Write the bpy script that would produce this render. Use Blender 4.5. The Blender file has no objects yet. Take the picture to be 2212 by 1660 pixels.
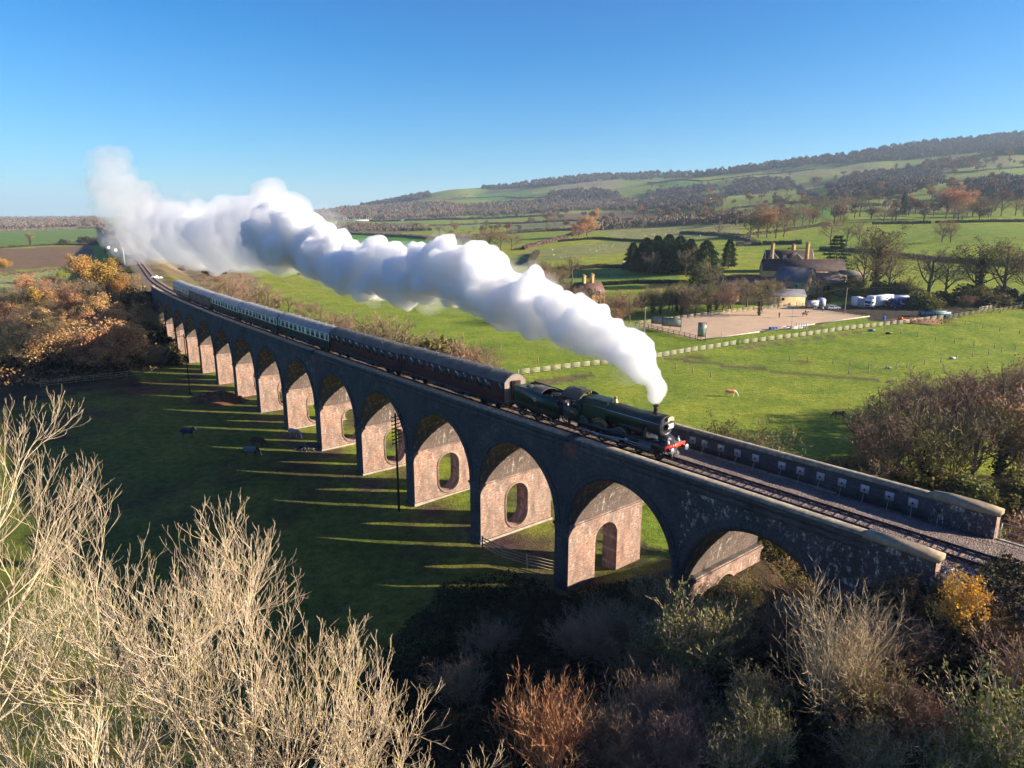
import bpy, math, random
import numpy as np
from math import sin, cos, pi, radians, sqrt, atan2, tan, hypot
random.seed(7); RNG = np.random.default_rng(7)
SC = bpy.context.scene
COL = SC.collection
# ---------------------------------------------------------------- camera model (world: camera above the origin, looks along +Y)
F, PIT, CZ = 1521.6, 0.23504, 32.364          # focal length for a 2212 px wide frame, pitch, camera height
def ray(u, v):
    X = (u-1106)/F; Y = (829.7-v)/F
    return X, cos(PIT)+Y*sin(PIT), -sin(PIT)+Y*cos(PIT)
def flat(u, v, z=0.0):                          # point where a sight line meets the level z
    d = ray(u, v); t = (z-CZ)/d[2]; return d[0]*t, d[1]*t, z
def at(u, v, Y):                                # point on a sight line at depth Y
    d = ray(u, v); t = Y/d[1]; return d[0]*t, Y, CZ+d[2]*t
# ---------------------------------------------------------------- custom properties
def tag(o, label=None, cat=None, group=None, kind=None):
    if label: o['label'] = label
    if cat: o['category'] = cat
    if group: o['group'] = group
    if kind: o['kind'] = kind
    return o
def empty(name, loc=(0,0,0), rz=0, label=None, cat=None, group=None):
    o = bpy.data.objects.new(name, None); COL.objects.link(o)
    o.location = loc; o.rotation_euler = (0,0,rz); o.empty_display_size = .5
    return tag(o, label, cat, group)
def dup(o, loc=None, rz=None, sc=None, label=None, group=None, parent=None):
    c = o.copy(); COL.objects.link(c)
    if parent is not None: c.parent = parent
    if loc is not None: c.location = loc
    if rz is not None: c.rotation_euler = (0,0,rz)
    if sc is not None: c.scale = sc if hasattr(sc,'__len__') else (sc,sc,sc)
    if label: c['label'] = label
    if group: c['group'] = group
    for ch in list(o.children): dup(ch, parent=c)
    return c
# ---------------------------------------------------------------- mesh builder
def rotz(p, a):
    p = np.asarray(p,float); c,s = cos(a),sin(a)
    q = p.copy(); q[...,0] = p[...,0]*c-p[...,1]*s; q[...,1] = p[...,0]*s+p[...,1]*c; return q
class MB:
    def __init__(s): s.v=[]; s.f=[]; s.m=[]; s.uv=[]; s.n=0; s.c=[]
    def add(s, v, f, m=0, uv=None, col=None):
        v = np.asarray(v,float).reshape(-1,3)
        s.v.append(v); n = s.n
        s.f.extend([tuple(int(i)+n for i in q) for q in f]); s.m.extend([m]*len(f))
        s.uv.append(np.zeros((len(v),2)) if uv is None else np.asarray(uv,float).reshape(-1,2))
        s.c.append(np.ones((len(v),3)) if col is None else np.broadcast_to(np.asarray(col,float),(len(v),3)))
        s.n += len(v); return s
    def box(s, c, d, m=0, a=0, tilt=None):
        x,y,z = d[0]/2,d[1]/2,d[2]/2
        v = np.array([[i,j,k] for i in(-x,x) for j in(-y,y) for k in(-z,z)])
        if tilt is not None:                       # rotation about local y
            ct,st = cos(tilt),sin(tilt); v = np.stack([v[:,0]*ct+v[:,2]*st, v[:,1], -v[:,0]*st+v[:,2]*ct],1)
        if a: v = rotz(v,a)
        uv = np.stack([v[:,0]+v[:,1], v[:,2]],1)
        return s.add(v+np.array(c), [(0,1,3,2),(4,6,7,5),(0,4,5,1),(2,3,7,6),(0,2,6,4),(1,5,7,3)], m, uv)
    def hexa(s, p, m=0):                           # 8 points: bottom ring of 4 then top ring of 4
        p = np.asarray(p,float); uv = np.stack([p[:,0]+p[:,1], p[:,2]],1)
        return s.add(p, [(3,2,1,0),(4,5,6,7),(0,1,5,4),(1,2,6,5),(2,3,7,6),(3,0,4,7)], m, uv)
    def grid(s, P, m=0, uv=None, closeu=False, flip=False):
        P = np.asarray(P,float); a,b = P.shape[:2]; f=[]
        for i in range(a if closeu else a-1):
            i2=(i+1)%a
            for j in range(b-1):
                q=(i*b+j, i2*b+j, i2*b+j+1, i*b+j+1); f.append(q[::-1] if flip else q)
        return s.add(P.reshape(-1,3), f, m, None if uv is None else np.asarray(uv).reshape(-1,2))
    def tube(s, pts, r, n=6, m=0, cap=True):
        pts = np.asarray(pts,float); k=len(pts); r = np.broadcast_to(np.asarray(r,float),(k,))
        t = np.gradient(pts,axis=0); t /= np.linalg.norm(t,axis=1)[:,None]+1e-9
        ref = np.array([0,0,1.]) if abs(t[:,2]).mean()<.85 else np.array([1.,0,0])
        A = np.cross(t,ref); A /= np.linalg.norm(A,axis=1)[:,None]+1e-9; B = np.cross(t,A)
        an = np.arange(n)*2*pi/n
        P = pts[:,None,:]+r[:,None,None]*(A[:,None,:]*np.cos(an)[None,:,None]+B[:,None,:]*np.sin(an)[None,:,None])
        f=[]
        for i in range(k-1):
            for j in range(n):
                j2=(j+1)%n; f.append((i*n+j,i*n+j2,(i+1)*n+j2,(i+1)*n+j))
        if cap: f.append(tuple(range(n))[::-1]); f.append(tuple(range((k-1)*n,k*n)))
        return s.add(P.reshape(-1,3), f, m)
    def cyl(s, c, r, h, ax='z', n=20, m=0, r2=None):
        c=np.array(c,float); d={'x':(1,0,0),'y':(0,1,0),'z':(0,0,1)}[ax]; d=np.array(d,float)
        return s.tube([c-d*h/2,c+d*h/2],[r, r if r2 is None else r2],n,m)
    def lathe(s, prof, c=(0,0,0), n=20, m=0, ax='z'):    # prof: (radius, height)
        an=np.arange(n)*2*pi/n; P=[]
        for r,h in prof:
            q=np.stack([r*np.cos(an), r*np.sin(an), np.full(n,h)],1); P.append(q)
        P=np.array(P)
        if ax=='x': P=P[...,[2,0,1]]
        f=[]; k=len(prof)
        for i in range(k-1):
            for j in range(n):
                j2=(j+1)%n; f.append((i*n+j,i*n+j2,(i+1)*n+j2,(i+1)*n+j))
        f.append(tuple(range(n))[::-1]); f.append(tuple(range((k-1)*n,k*n)))
        return s.add(P.reshape(-1,3)+np.array(c), f, m)
    def prism(s, poly, y0, y1, m=0, ax='y'):       # poly in (x,z), extruded along y (or ax='x': poly in (y,z))
        n=len(poly); P=[]
        for y in (y0,y1):
            for a,b in poly: P.append((a,y,b) if ax=='y' else ((y,a,b) if ax=='x' else (a,b,y)))
        f=[tuple(range(n)), tuple(range(n,2*n))[::-1]]+[(i,n+i,n+(i+1)%n,(i+1)%n) for i in range(n)]
        P=np.array(P,float); uv=np.stack([P[:,0]+P[:,1],P[:,2]],1)
        return s.add(P, f, m, uv)
    def build(s, name, mats, parent=None, smooth=False, loc=None, rz=None, cattr=False):
        me = bpy.data.meshes.new(name)
        V = np.concatenate(s.v) if s.v else np.zeros((0,3))
        ln = np.array([len(q) for q in s.f],dtype=np.int32); li = np.fromiter((i for q in s.f for i in q),dtype=np.int32,count=int(ln.sum()))
        me.vertices.add(len(V)); me.vertices.foreach_set('co',V.astype(np.float32).ravel())
        me.loops.add(len(li)); me.loops.foreach_set('vertex_index',li)
        me.polygons.add(len(ln)); me.polygons.foreach_set('loop_start',np.concatenate([[0],np.cumsum(ln)[:-1]]).astype(np.int32))
        me.polygons.foreach_set('material_index',np.array(s.m,dtype=np.int32))
        me.update(calc_edges=True)
        UV = np.concatenate(s.uv)
        if UV.any():
            l=me.uv_layers.new(name='UVMap'); l.data.foreach_set('uv',UV[li].astype(np.float32).ravel())
        if cattr:
            C=np.concatenate(s.c); C=np.concatenate([C,np.ones((len(C),1))],1)
            a=me.color_attributes.new('Col','FLOAT_COLOR','POINT'); a.data.foreach_set('color',C.astype(np.float32).ravel())
        for mt in (mats if isinstance(mats,(list,tuple)) else [mats]): me.materials.append(mt)
        if smooth is True: me.polygons.foreach_set('use_smooth',np.ones(len(ln),dtype=bool))
        elif smooth:
            me.polygons.foreach_set('use_smooth',np.ones(len(ln),dtype=bool)); me.set_sharp_from_angle(angle=radians(smooth))
        o = bpy.data.objects.new(name, me); COL.objects.link(o)
        if parent is not None: o.parent = parent
        if loc is not None: o.location = loc
        if rz is not None: o.rotation_euler = (0,0,rz)
        return o
# ---------------------------------------------------------------- materials
class NT:
    def __init__(s, name):
        s.m = bpy.data.materials.new(name); s.m.use_nodes=True; s.t=s.m.node_tree; s.N=s.t.nodes; s.L=s.t.links
        s.b = s.N['Principled BSDF']; s.b.inputs['Specular IOR Level'].default_value=.3
    def n(s, typ, **k):
        q = s.N.new('ShaderNode'+typ)
        for a,b in k.items():
            if a in q.inputs.keys(): q.inputs[a].default_value=b
            else: setattr(q,a,b)
        return q
    def l(s,a,b): s.L.new(a,b)
def C4(c): return (c[0],c[1],c[2],1)
def ramp(t, fac, stops):
    r=t.n('ValToRGB'); t.l(fac,r.inputs[0]); e=r.color_ramp.elements
    while len(e)<len(stops): e.new(.5)
    for q,(p,c) in zip(e,stops): q.position=p; q.color=C4(c)
    return r.outputs[0]
def mixc(t, fac, a, b, mode='MIX'):
    m=t.n('Mix',data_type='RGBA',blend_type=mode)
    for sock,val in ((0,fac),(6,a),(7,b)):
        if hasattr(val,'links') or hasattr(val,'is_linked'): t.l(val,m.inputs[sock])
        else: m.inputs[sock].default_value = val if sock==0 else C4(val)
    return m.outputs[2]
def coords(t, kind='Object', scale=None):
    tc=t.n('TexCoord'); o=tc.outputs[kind]
    if scale is not None:
        mp=t.n('Mapping'); mp.inputs['Scale'].default_value=scale if hasattr(scale,'__len__') else (scale,)*3
        t.l(o,mp.inputs[0]); o=mp.outputs[0]
    return o
def noise(t, vec, scale, detail=3, rough=.55):
    n=t.n('TexNoise'); n.inputs['Scale'].default_value=scale; n.inputs['Detail'].default_value=detail; n.inputs['Roughness'].default_value=rough
    if vec is not None: t.l(vec,n.inputs['Vector'])
    return n.outputs['Fac']
def bump(t, h, strength=.4, dist=.05):
    b=t.n('Bump'); b.inputs['Strength'].default_value=strength; b.inputs['Distance'].default_value=dist
    t.l(h,b.inputs['Height']); t.l(b.outputs[0],t.b.inputs['Normal'])
def simple(name, c, rough=.6, metal=0, var=.25, scale=2.0, spec=.3, rnd=0):
    t=NT(name); v=coords(t)
    n=noise(t,v,scale,4,.6)
    lo=tuple(x*(1-var) for x in c); hi=tuple(min(1,x*(1+var)) for x in c)
    col=ramp(t,n,[(.3,lo),(.7,hi)])
    if rnd:
        oi=t.n('ObjectInfo'); h=t.n('HueSaturation'); t.l(col,h.inputs['Color'])
        mr=t.n('MapRange'); t.l(oi.outputs['Random'],mr.inputs[0]); mr.inputs[3].default_value=1-rnd; mr.inputs[4].default_value=1+rnd
        t.l(mr.outputs[0],h.inputs['Value']); mr2=t.n('MapRange'); t.l(oi.outputs['Random'],mr2.inputs[0]); mr2.inputs[3].default_value=.5+.03*rnd/.3; mr2.inputs[4].default_value=.5-.03*rnd/.3
        t.l(mr2.outputs[0],h.inputs['Hue']); col=h.outputs[0]
    t.l(col,t.b.inputs['Base Color']); t.b.inputs['Roughness'].default_value=rough; t.b.inputs['Metallic'].default_value=metal
    t.b.inputs['Specular IOR Level'].default_value=spec
    return t.m
def brick(name, c1, c2, mortar, patch, stain=0.5, eff=.35, redpatch=0, rowstain=None):
    t=NT(name); uv=coords(t,'UV'); pos=t.n('NewGeometry').outputs['Position']
    b=t.n('TexBrick'); t.l(uv,b.inputs['Vector']); b.inputs['Scale'].default_value=1
    b.inputs['Brick Width'].default_value=.235; b.inputs['Row Height'].default_value=.078; b.inputs['Mortar Size'].default_value=.009; b.inputs['Mortar Smooth'].default_value=.3
    b.inputs['Color1'].default_value=C4(c1); b.inputs['Color2'].default_value=C4(c2); b.inputs['Mortar'].default_value=C4(mortar); b.offset_frequency=2
    w=t.n('TexWhiteNoise',noise_dimensions='2D') if False else None
    n1=noise(t,pos,.35,5,.65); col=mixc(t,ramp(t,n1,[(.35,(0,0,0)),(.7,(1,1,1))]),b.outputs['Color'],patch)
    mm=t.N[-1] if False else None
    n3=noise(t,coords(t,'UV',(1.1,5.5,1)),1.5,3,.7)
    col=mixc(t,ramp(t,n3,[(.42,(.72,.72,.72)),(.62,(1.22,1.2,1.18))]),(0,0,0),col) if False else mixc(t,.55,col,mixc(t,1.0,col,ramp(t,n3,[(.33,(.25,.25,.25)),(.68,(1.9,1.8,1.7))]),'MULTIPLY'))
    if redpatch:
        n5=noise(t,coords(t,'UV',(3.,9.,1)),1.2,2,.6); col=mixc(t,ramp(t,n5,[(.56,(0,0,0)),(.66,(redpatch,)*3)]),col,(.34,.13,.06))
    # efflorescence: pale streaks that run down the wall
    st=noise(t,coords(t,'UV',(1.7,.85,1)),1.5,7,.8); big=noise(t,coords(t,'UV',(.16,.22,1)),1.,2,.5)
    mul=t.n('Math',operation='MULTIPLY'); t.l(ramp(t,st,[(.535,(0,0,0)),(.60,(1,1,1))]),mul.inputs[0]); t.l(ramp(t,big,[(eff,(1,1,1)),(eff+.15,(0,0,0))]),mul.inputs[1])
    fac=t.n('Math',operation='MULTIPLY'); t.l(mul.outputs[0],fac.inputs[0]); fac.inputs[1].default_value=stain
    out=mixc(t,fac.outputs[0],col,(.50,.46,.42))
    dn=noise(t,coords(t,'UV',(.9,.25,1)),1.,4,.6); out=mixc(t,ramp(t,dn,[(.44,(0,0,0)),(.72,(.62,.62,.62))]),out,(.05,.04,.035))
    t.l(out,t.b.inputs['Base Color']); t.b.inputs['Roughness'].default_value=.85
    hh=noise(t,uv,9,3,.6); bump(t,hh,.5,.03)
    return t.m
def leafmat(name, cols, rnd=.25, trans=.25, nsc=1.3):
    t=NT(name); pos=t.n('NewGeometry').outputs['Position']
    n=noise(t,pos,nsc,3,.7)
    col=ramp(t,n,[(.25+.5*i/(len(cols)-1),c) for i,c in enumerate(cols)])
    oi=t.n('ObjectInfo'); h=t.n('HueSaturation'); t.l(col,h.inputs['Color'])
    for sock,a,b in (('Value',1-rnd,1+rnd),('Hue',.5-.035*rnd/.25,.5+.035*rnd/.25)):
        mr=t.n('MapRange'); mr.inputs[3].default_value=a; mr.inputs[4].default_value=b
        if sock=='Hue':
            ml=t.n('Math',operation='MULTIPLY'); t.l(oi.outputs['Random'],ml.inputs[0]); ml.inputs[1].default_value=7.13
            fr=t.n('Math',operation='FRACT'); t.l(ml.outputs[0],fr.inputs[0]); t.l(fr.outputs[0],mr.inputs[0])
        else: t.l(oi.outputs['Random'],mr.inputs[0])
        t.l(mr.outputs[0],h.inputs[sock])
    t.l(h.outputs[0],t.b.inputs['Base Color']); t.b.inputs['Roughness'].default_value=.8; t.b.inputs['Specular IOR Level'].default_value=.15
    if trans:
        tr=t.n('BsdfTranslucent'); t.l(h.outputs[0],tr.inputs[0]); mx=t.n('MixShader'); mx.inputs[0].default_value=trans
        t.l(t.b.outputs[0],mx.inputs[1]); t.l(tr.outputs[0],mx.inputs[2]); t.l(mx.outputs[0],t.N['Material Output'].inputs[0])
    return t.m
# ---------------------------------------------------------------- railway alignment
TH0,K1,K2 = 2.25557,-.0001126,-5.7122e-6
PX0,PY0 = 8.2608,51.1552
GRAD=-.006547; ZP=14.679; ZR=ZP-.85; FARW=-9.2; TC=-3.764
def _heading(s):
    h = TH0+K1*s+K2*s*s/2 if s>0 else TH0+K1*s
    return max(h, radians(119.2))
_S = np.arange(-300,1800.5,.5); _H=np.array([_heading(s) for s in _S]); _i0=int(np.where(_S==0)[0][0])
_cx=np.concatenate([[0],np.cumsum(np.cos((_H[1:]+_H[:-1])/2)*.5)]); _cy=np.concatenate([[0],np.cumsum(np.sin((_H[1:]+_H[:-1])/2)*.5)])
_cx+=PX0-_cx[_i0]; _cy+=PY0-_cy[_i0]
def W(s, off=0., z=0., rel=True):
    """s along the line, off to its left (+ = the side of the camera), z above parapet datum when rel"""
    s=np.asarray(s,float); x=np.interp(s,_S,_cx); y=np.interp(s,_S,_cy); h=np.interp(s,_S,_H)
    zz = z + (GRAD*np.clip(s,-60,400) if rel else 0)
    X=x-off*np.sin(h); Y=y+off*np.cos(h)
    return np.stack(np.broadcast_arrays(X,Y,zz),-1)
def head(s): return float(np.interp(s,_S,_H))
# nearest s/off for arrays of points
_ss=_S[::4]; _pp=np.stack([_cx[::4],_cy[::4]],1)
def SO(x,y):
    x=np.asarray(x,float).ravel(); y=np.asarray(y,float).ravel(); S=np.zeros(len(x)); O=np.zeros(len(x))
    for a in range(0,len(x),20000):
        xx=x[a:a+20000,None]; yy=y[a:a+20000,None]
        d=(xx-_pp[None,:,0])**2+(yy-_pp[None,:,1])**2; i=d.argmin(1); s=_ss[i]
        h=np.interp(s,_S,_H); dx=xx[:,0]-_pp[i,0]; dy=yy[:,0]-_pp[i,1]
        S[a:a+20000]=s+dx*np.cos(h)+dy*np.sin(h); O[a:a+20000]=-dx*np.sin(h)+dy*np.cos(h)
    return S,O
# ---------------------------------------------------------------- terrain
def vz(v,y): # height of sight row v at depth y
    Yc=(829.7-v)/F; return CZ+y*(-sin(PIT)+Yc*cos(PIT))/(cos(PIT)+Yc*sin(PIT))
_cols=np.array([-400,600,800,1000,1300,1600,1900,2212,2700,4000.])
_n=None
_tab={0:[0]*10,160:[0]*10,
 220:[_n,_n,_n,_n,_n,674,670,668,664,664],
 300:[_n,_n,_n,_n,622,606,596,588,580,580],
 400:[_n,_n,_n,584,570,545,530,520,510,510],
 600:[_n,_n,_n,538,520,500,486,474,465,465],
 900:[_n,_n,516,508,494,470,450,434,420,420],
 1400:[_n,_n,495,488,474,440,407,384,360,360],
 2000:[_n,_n,480,467,447,405,357,325,300,300],
 2600:[_n,477,465,443,412,366,322,291,270,270],
 3600:[_n,470,441,408,379,372,335,300,290,290],
 4600:[_n,452,432,402,385,380,345,310,300,300]}
_dep=sorted(_tab); _TZ=np.zeros((len(_dep),len(_cols)))
for i,d in enumerate(_dep):
    for j,v in enumerate(_tab[d]): _TZ[i,j]=0 if (v is None or v==0) else vz(v,d)
_TZ[-1]=_TZ[-2]*.98
def vnoise(x,y,sc,seed=0):
    x=np.asarray(x)/sc+seed*17.3; y=np.asarray(y)/sc+seed*9.7
    xi=np.floor(x); yi=np.floor(y); fx=x-xi; fy=y-yi; fx=fx*fx*(3-2*fx); fy=fy*fy*(3-2*fy)
    def h(a,b): q=np.sin(a*127.1+b*311.7+seed)*43758.5453; return q-np.floor(q)
    return (h(xi,yi)*(1-fx)+h(xi+1,yi)*fx)*(1-fy)+(h(xi,yi+1)*(1-fx)+h(xi+1,yi+1)*fx)*fy-.5
def sstep(a,b,x): t=np.clip((x-a)/(b-a),0,1); return t*t*(3-2*t)
def T(x,y):
    x=np.asarray(x,float); y=np.asarray(y,float); sh=x.shape; x=x.ravel(); y=y.ravel()
    yy=np.maximum(y,1.); c=1106+1565*x/yy; c=np.clip(c,-400,4000)
    di=np.interp(yy,_dep,np.arange(len(_dep))); ci=np.interp(c,_cols,np.arange(len(_cols)))
    i=np.minimum(di.astype(int),len(_dep)-2); j=np.minimum(ci.astype(int),len(_cols)-2); a=di-i; b=ci-j; b=b*b*(3-2*b)*.5+b*.5
    z=(_TZ[i,j]*(1-b)+_TZ[i,j+1]*b)*(1-a)+(_TZ[i+1,j]*(1-b)+_TZ[i+1,j+1]*b)*a
    r=np.hypot(x,y); hill=np.clip(z/40,0,1)
    z=z+hill*(vnoise(x,y,260,1)*22*np.clip(z/120,0,1)+vnoise(x,y,90,2)*5)
    z=z+sstep(20,80,r)*vnoise(x,y,45,3)*.7+vnoise(x,y,9,4)*.18
    # railway embankments
    near=(x>-700)&(y<1100)&(y>-260)&(x<230)
    if near.any():
        S,O=SO(x[near],y[near]); zz=z[near]
        top=ZR-.42+GRAD*np.clip(S,-60,400); top=top-.62*sstep(-5.6,-8.,O)*(S<60); topn=np.where(S<-22,top-.95*sstep(-.2,.7,O),top)
        o2=np.where(O>-4.5, O+4.5, -(O+4.5)); d=np.maximum(o2-5.3,0)
        bank=topn-d/1.3
        zz=np.where(S<-22.6,np.maximum(zz,bank),zz)
        cone=topn-np.maximum(S+22.6,0)/1.15-np.maximum(O-.8,0)/1.3
        cone=np.where(O>.6,cone,0); mound=5.5*np.exp(-((S+6.0)/7.5)**2)*np.exp(-(np.maximum(O-4,0)/8.0)**2)*sstep(-13,-10,O)
        mound=mound*np.where(O<1.5,1-.65*np.exp(-((S+13.5)/3.5)**2),1)
        zz=np.where((S>=-22.6)&(S<25),np.maximum(np.maximum(zz,cone),mound),zz)
        plat=np.interp(S-.12*np.maximum(O-12,0)*0,[-60,-30,-22,-16,-10,-4,2,9,17],[11.6,10.9,9.2,7.4,5.7,4.1,2.5,1.0,0.])*sstep(.2,3.,O)
        zz=np.maximum(zz,np.where(O>.2,plat,0)+np.where(O>.2,vnoise(x[near],y[near],5.,71)*.5*sstep(3,8,plat),0))
        zz=np.where((S>=-22.6)&(S<-17.2)&(O<=.6)&(O>-40),np.maximum(zz,np.where(O>-9.9,5.75,top-(S+22.6)/1.15-np.maximum(-9.9-O,0)/1.3)),zz)
        be=top-np.maximum(184-S,0)*.62-d/1.7
        zz=np.where(S>=100,np.maximum(zz,np.minimum(be,top)),zz)
        fade=sstep(900,1300,S); zz=np.where((S>100)&(np.abs(O+4.5)<60),zz*1.0,zz)
        # valley side near the camera
        z[near]=zz
    return z.reshape(sh)
_TT=np.concatenate([np.arange(10,130,2.5),np.arange(130,420,6.),np.arange(420,1200,20.),np.arange(1200,7000,60.)])
def hit(u,v,zmin=None):
    """first point of the sight line on the terrain"""
    d=ray(u,v); tt=_TT
    X=d[0]*tt;Y=d[1]*tt;Z=CZ+d[2]*tt; b=np.where(Z<T(X,Y))[0]
    if len(b)==0: return (X[-1],Y[-1],float(T(X[-1:],Y[-1:])[0]))
    k=b[0]; lo=tt[max(k-1,0)]; hi=tt[k]
    for _ in range(9):
        m=(lo+hi)/2
        if CZ+d[2]*m<T(np.array([d[0]*m]),np.array([d[1]*m]))[0]: hi=m
        else: lo=m
    return (d[0]*hi,d[1]*hi,float(T(np.array([d[0]*hi]),np.array([d[1]*hi]))[0]))
EXPOSURE=1.58
# ================================================================ GROUND
G_BASE=np.array([.225,.278,.036])
FIELDS=[ # colour, corners as sight points resolved onto the terrain
 ((0.132,0.209,0.046),[(-300,505),(0,500),(215,493),(196,527),(0,531),(-300,535)]),
 ((0.194,0.127,0.078),[(-300,538),(0,538),(192,530),(205,548),(150,574),(0,588),(-300,600)]),
 ((0.264,0.295,0.116),[(-300,598),(0,594),(125,586),(70,690),(0,700),(-300,800)]),
 ((0.155,0.132,0.070),[(-600,497),(-600,468),(230,468),(260,520),(225,492),(0,498)]),
 ((0.248,0.194,0.116),[(262,560),(262,500),(330,520),(470,560),(560,600),(560,640),(420,610),(340,600)]),
 ((0.155,0.155,0.070),[(330,480),(900,480),(760,570),(600,566),(330,540)]),
 ((0.085,0.248,0.034),[(700,503),(938,515),(940,545),(760,545),(700,530)]),
 ((0.240,0.256,0.085),[(1090,560),(1150,540),(1340,521),(1360,524),(1380,541),(1200,563),(1120,570)]),
 ((0.256,0.264,0.093),[(1290,497),(1420,484),(1600,483),(1602,512),(1520,515),(1345,517)]),
 ((0.155,0.256,0.046),[(1180,590),(1470,590),(1470,606),(1300,622),(1180,615)]),
 ((0.202,0.264,0.070),[(730,488),(930,489),(1050,483),(1050,493),(880,497),(730,499)]),
 ((0.186,0.124,0.078),[(1190,466),(1330,456),(1420,456),(1400,468),(1300,478),(1200,480)]),
 ((0.171,0.186,0.078),[(1090,480),(1290,479),(1290,497),(1100,505)]),
 ((0.075,0.062,0.048),[(1692,682),(1760,664),(1850,655),(2010,660),(2130,668),(2050,690),(1930,700),(1870,692),(1875,680)]),
 ((.26,.25,.10),[(1640,372),(1780,362),(1900,352),(1990,358),(1850,376),(1700,385)]),
 ((.12,.24,.04),[(1600,452),(1720,442),(1790,436),(1800,470),(1660,478)]),
 ((.25,.22,.11),[(1180,400),(1330,390),(1350,404),(1250,412)]),
 ((.11,.22,.04),[(1020,420),(1150,414),(1160,428),(1040,432)]),
 ((.24,.25,.10),[(1900,432),(2080,434),(2090,458),(1920,462)]),
 ((.11,.23,.04),[(1400,400),(1560,395),(1560,404),(1440,414)]),
 ((.25,.24,.10),[(2110,346),(2300,340),(2300,356),(2120,362)]),
 ((.14,.12,.06),[(1435,771),(1560,786),(1700,803),(1900,820),(1900,824),(1700,808),(1435,777)]),
 ((.14,.12,.06),[(1120,826),(1280,806),(1290,815),(1150,836)]),
 ((.17,.14,.08),[(1590,750),(1700,737),(1880,714),(1880,718),(1700,742),(1590,757)]),
 ((0.300,0.225,0.155),[(1500,734),(1372,703),(1700,662),(1875,683),(1720,708)]),
]
def in_poly(px,py,poly):
    r=np.zeros(len(px),bool); n=len(poly)
    for i in range(n):
        x1,y1=poly[i]; x2,y2=poly[(i+1)%n]
        c=((y1>py)!=(y2>py)); 
        with np.errstate(divide='ignore',invalid='ignore'): r^= c&(px<(x2-x1)*(py-y1)/(y2-y1+1e-12)+x1)
    return r
FW=[(c,[hit(*p)[:2] for p in ps]) for c,ps in FIELDS]
def ground_colour(X,Y,Z):
    c=np.tile(G_BASE,(len(X),1)); r=np.hypot(X,Y)
    lushy=vnoise(X,Y,130,5)[:,None]; c=c*(1+lushy*np.array([[.5,.2,.4]]))
    # hillside pasture is thinner and olive, with rough patches
    h=np.clip((Z-14)/60,0,1)[:,None]; c=c*(1-h*.55)+h*.55*np.array([.205,.255,.065])
    rough=np.clip(vnoise(X,Y,170,8)+vnoise(X,Y,60,9)*.6-.05,0,1)[:,None]*h*2; c=c*(1-rough)+rough*np.array([.10,.085,.045])
    pl=vnoise(X,Y,600,12)
    far=(r>1100)&(Z<8); c[far]=np.where((pl[far]>.12)[:,None],[.15,.11,.07],np.where((pl[far]<-.15)[:,None],[.18,.18,.09],[.12,.15,.045]))
    for col,poly in FW:
        m=in_poly(X,Y,poly); c[m]=np.array(col)*(1+vnoise(X[m],Y[m],14,6)[:,None]*.16)
    near=np.where((r<420))[0]
    S,O=SO(X[near],Y[near])
    # valley side meadow: shade worked into a darker grass colour, with brown patches
    v=(O>-1)&(S>-20)&(S<175); vi=near[v]; w=sstep(-1,4,O[v])[:,None]
    brown=np.clip(vnoise(X[vi],Y[vi],7,21)+vnoise(X[vi],Y[vi],2.3,22)*.7+vnoise(X[vi],Y[vi],19,23)*.8+.12,0,1)[:,None]*1.25
    mc=np.array([.12,.145,.028])*(1-brown)+np.array([.085,.065,.03])*brown; c[vi]=c[vi]*(1-w)+w*mc
    # trodden earth under the arches, spoil
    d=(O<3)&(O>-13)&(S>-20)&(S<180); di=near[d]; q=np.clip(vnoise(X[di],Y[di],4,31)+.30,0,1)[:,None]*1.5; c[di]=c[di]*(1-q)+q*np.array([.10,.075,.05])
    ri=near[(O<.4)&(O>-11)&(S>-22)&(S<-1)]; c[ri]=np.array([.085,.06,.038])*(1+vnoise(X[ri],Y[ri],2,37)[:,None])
    # banks
    bank=(np.abs(O+4.5)<26)&((S<-18)|(S>168)); bi=near[bank]
    q=np.clip(.8+vnoise(X[bi],Y[bi],5,33),0,1)[:,None]; c[bi]=c[bi]*(1-q)+q*np.array([.13,.10,.05])
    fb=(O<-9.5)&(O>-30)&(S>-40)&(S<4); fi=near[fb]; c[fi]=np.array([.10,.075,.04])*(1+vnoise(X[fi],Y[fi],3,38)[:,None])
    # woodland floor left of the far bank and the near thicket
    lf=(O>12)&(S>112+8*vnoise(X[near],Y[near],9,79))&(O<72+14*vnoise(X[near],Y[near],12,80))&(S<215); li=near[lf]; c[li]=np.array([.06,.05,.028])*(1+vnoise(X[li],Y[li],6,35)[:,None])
    tn=(O>1)&(S<6+5*vnoise(X[near],Y[near],6,77)-.15*O)&(O<34+6*vnoise(X[near],Y[near],5,78)); ti=near[tn]; c[ti]=np.array([.035,.04,.018])*(1+vnoise(X[ti],Y[ti],4,36)[:,None])  # near bank ground colour darkened to carry its shade
    # muddy patches near gates and troughs
    for u,v_,rad in ((1500,772,5),(1755,705,5),(1150,830,4),(2010,690,8),(1730,784,4),(1640,795,3),(1460,775,3)):
        p=hit(u,v_); dd=np.hypot((X[near]-p[0]),(Y[near]-p[1])); q=np.clip((1-dd/rad)+vnoise(X[near],Y[near],2.5,41),0,1)[:,None]*.8
        c[near]=c[near]*(1-q)+q*np.array([.09,.065,.04])
    return np.clip(c,.012,.6)
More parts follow.
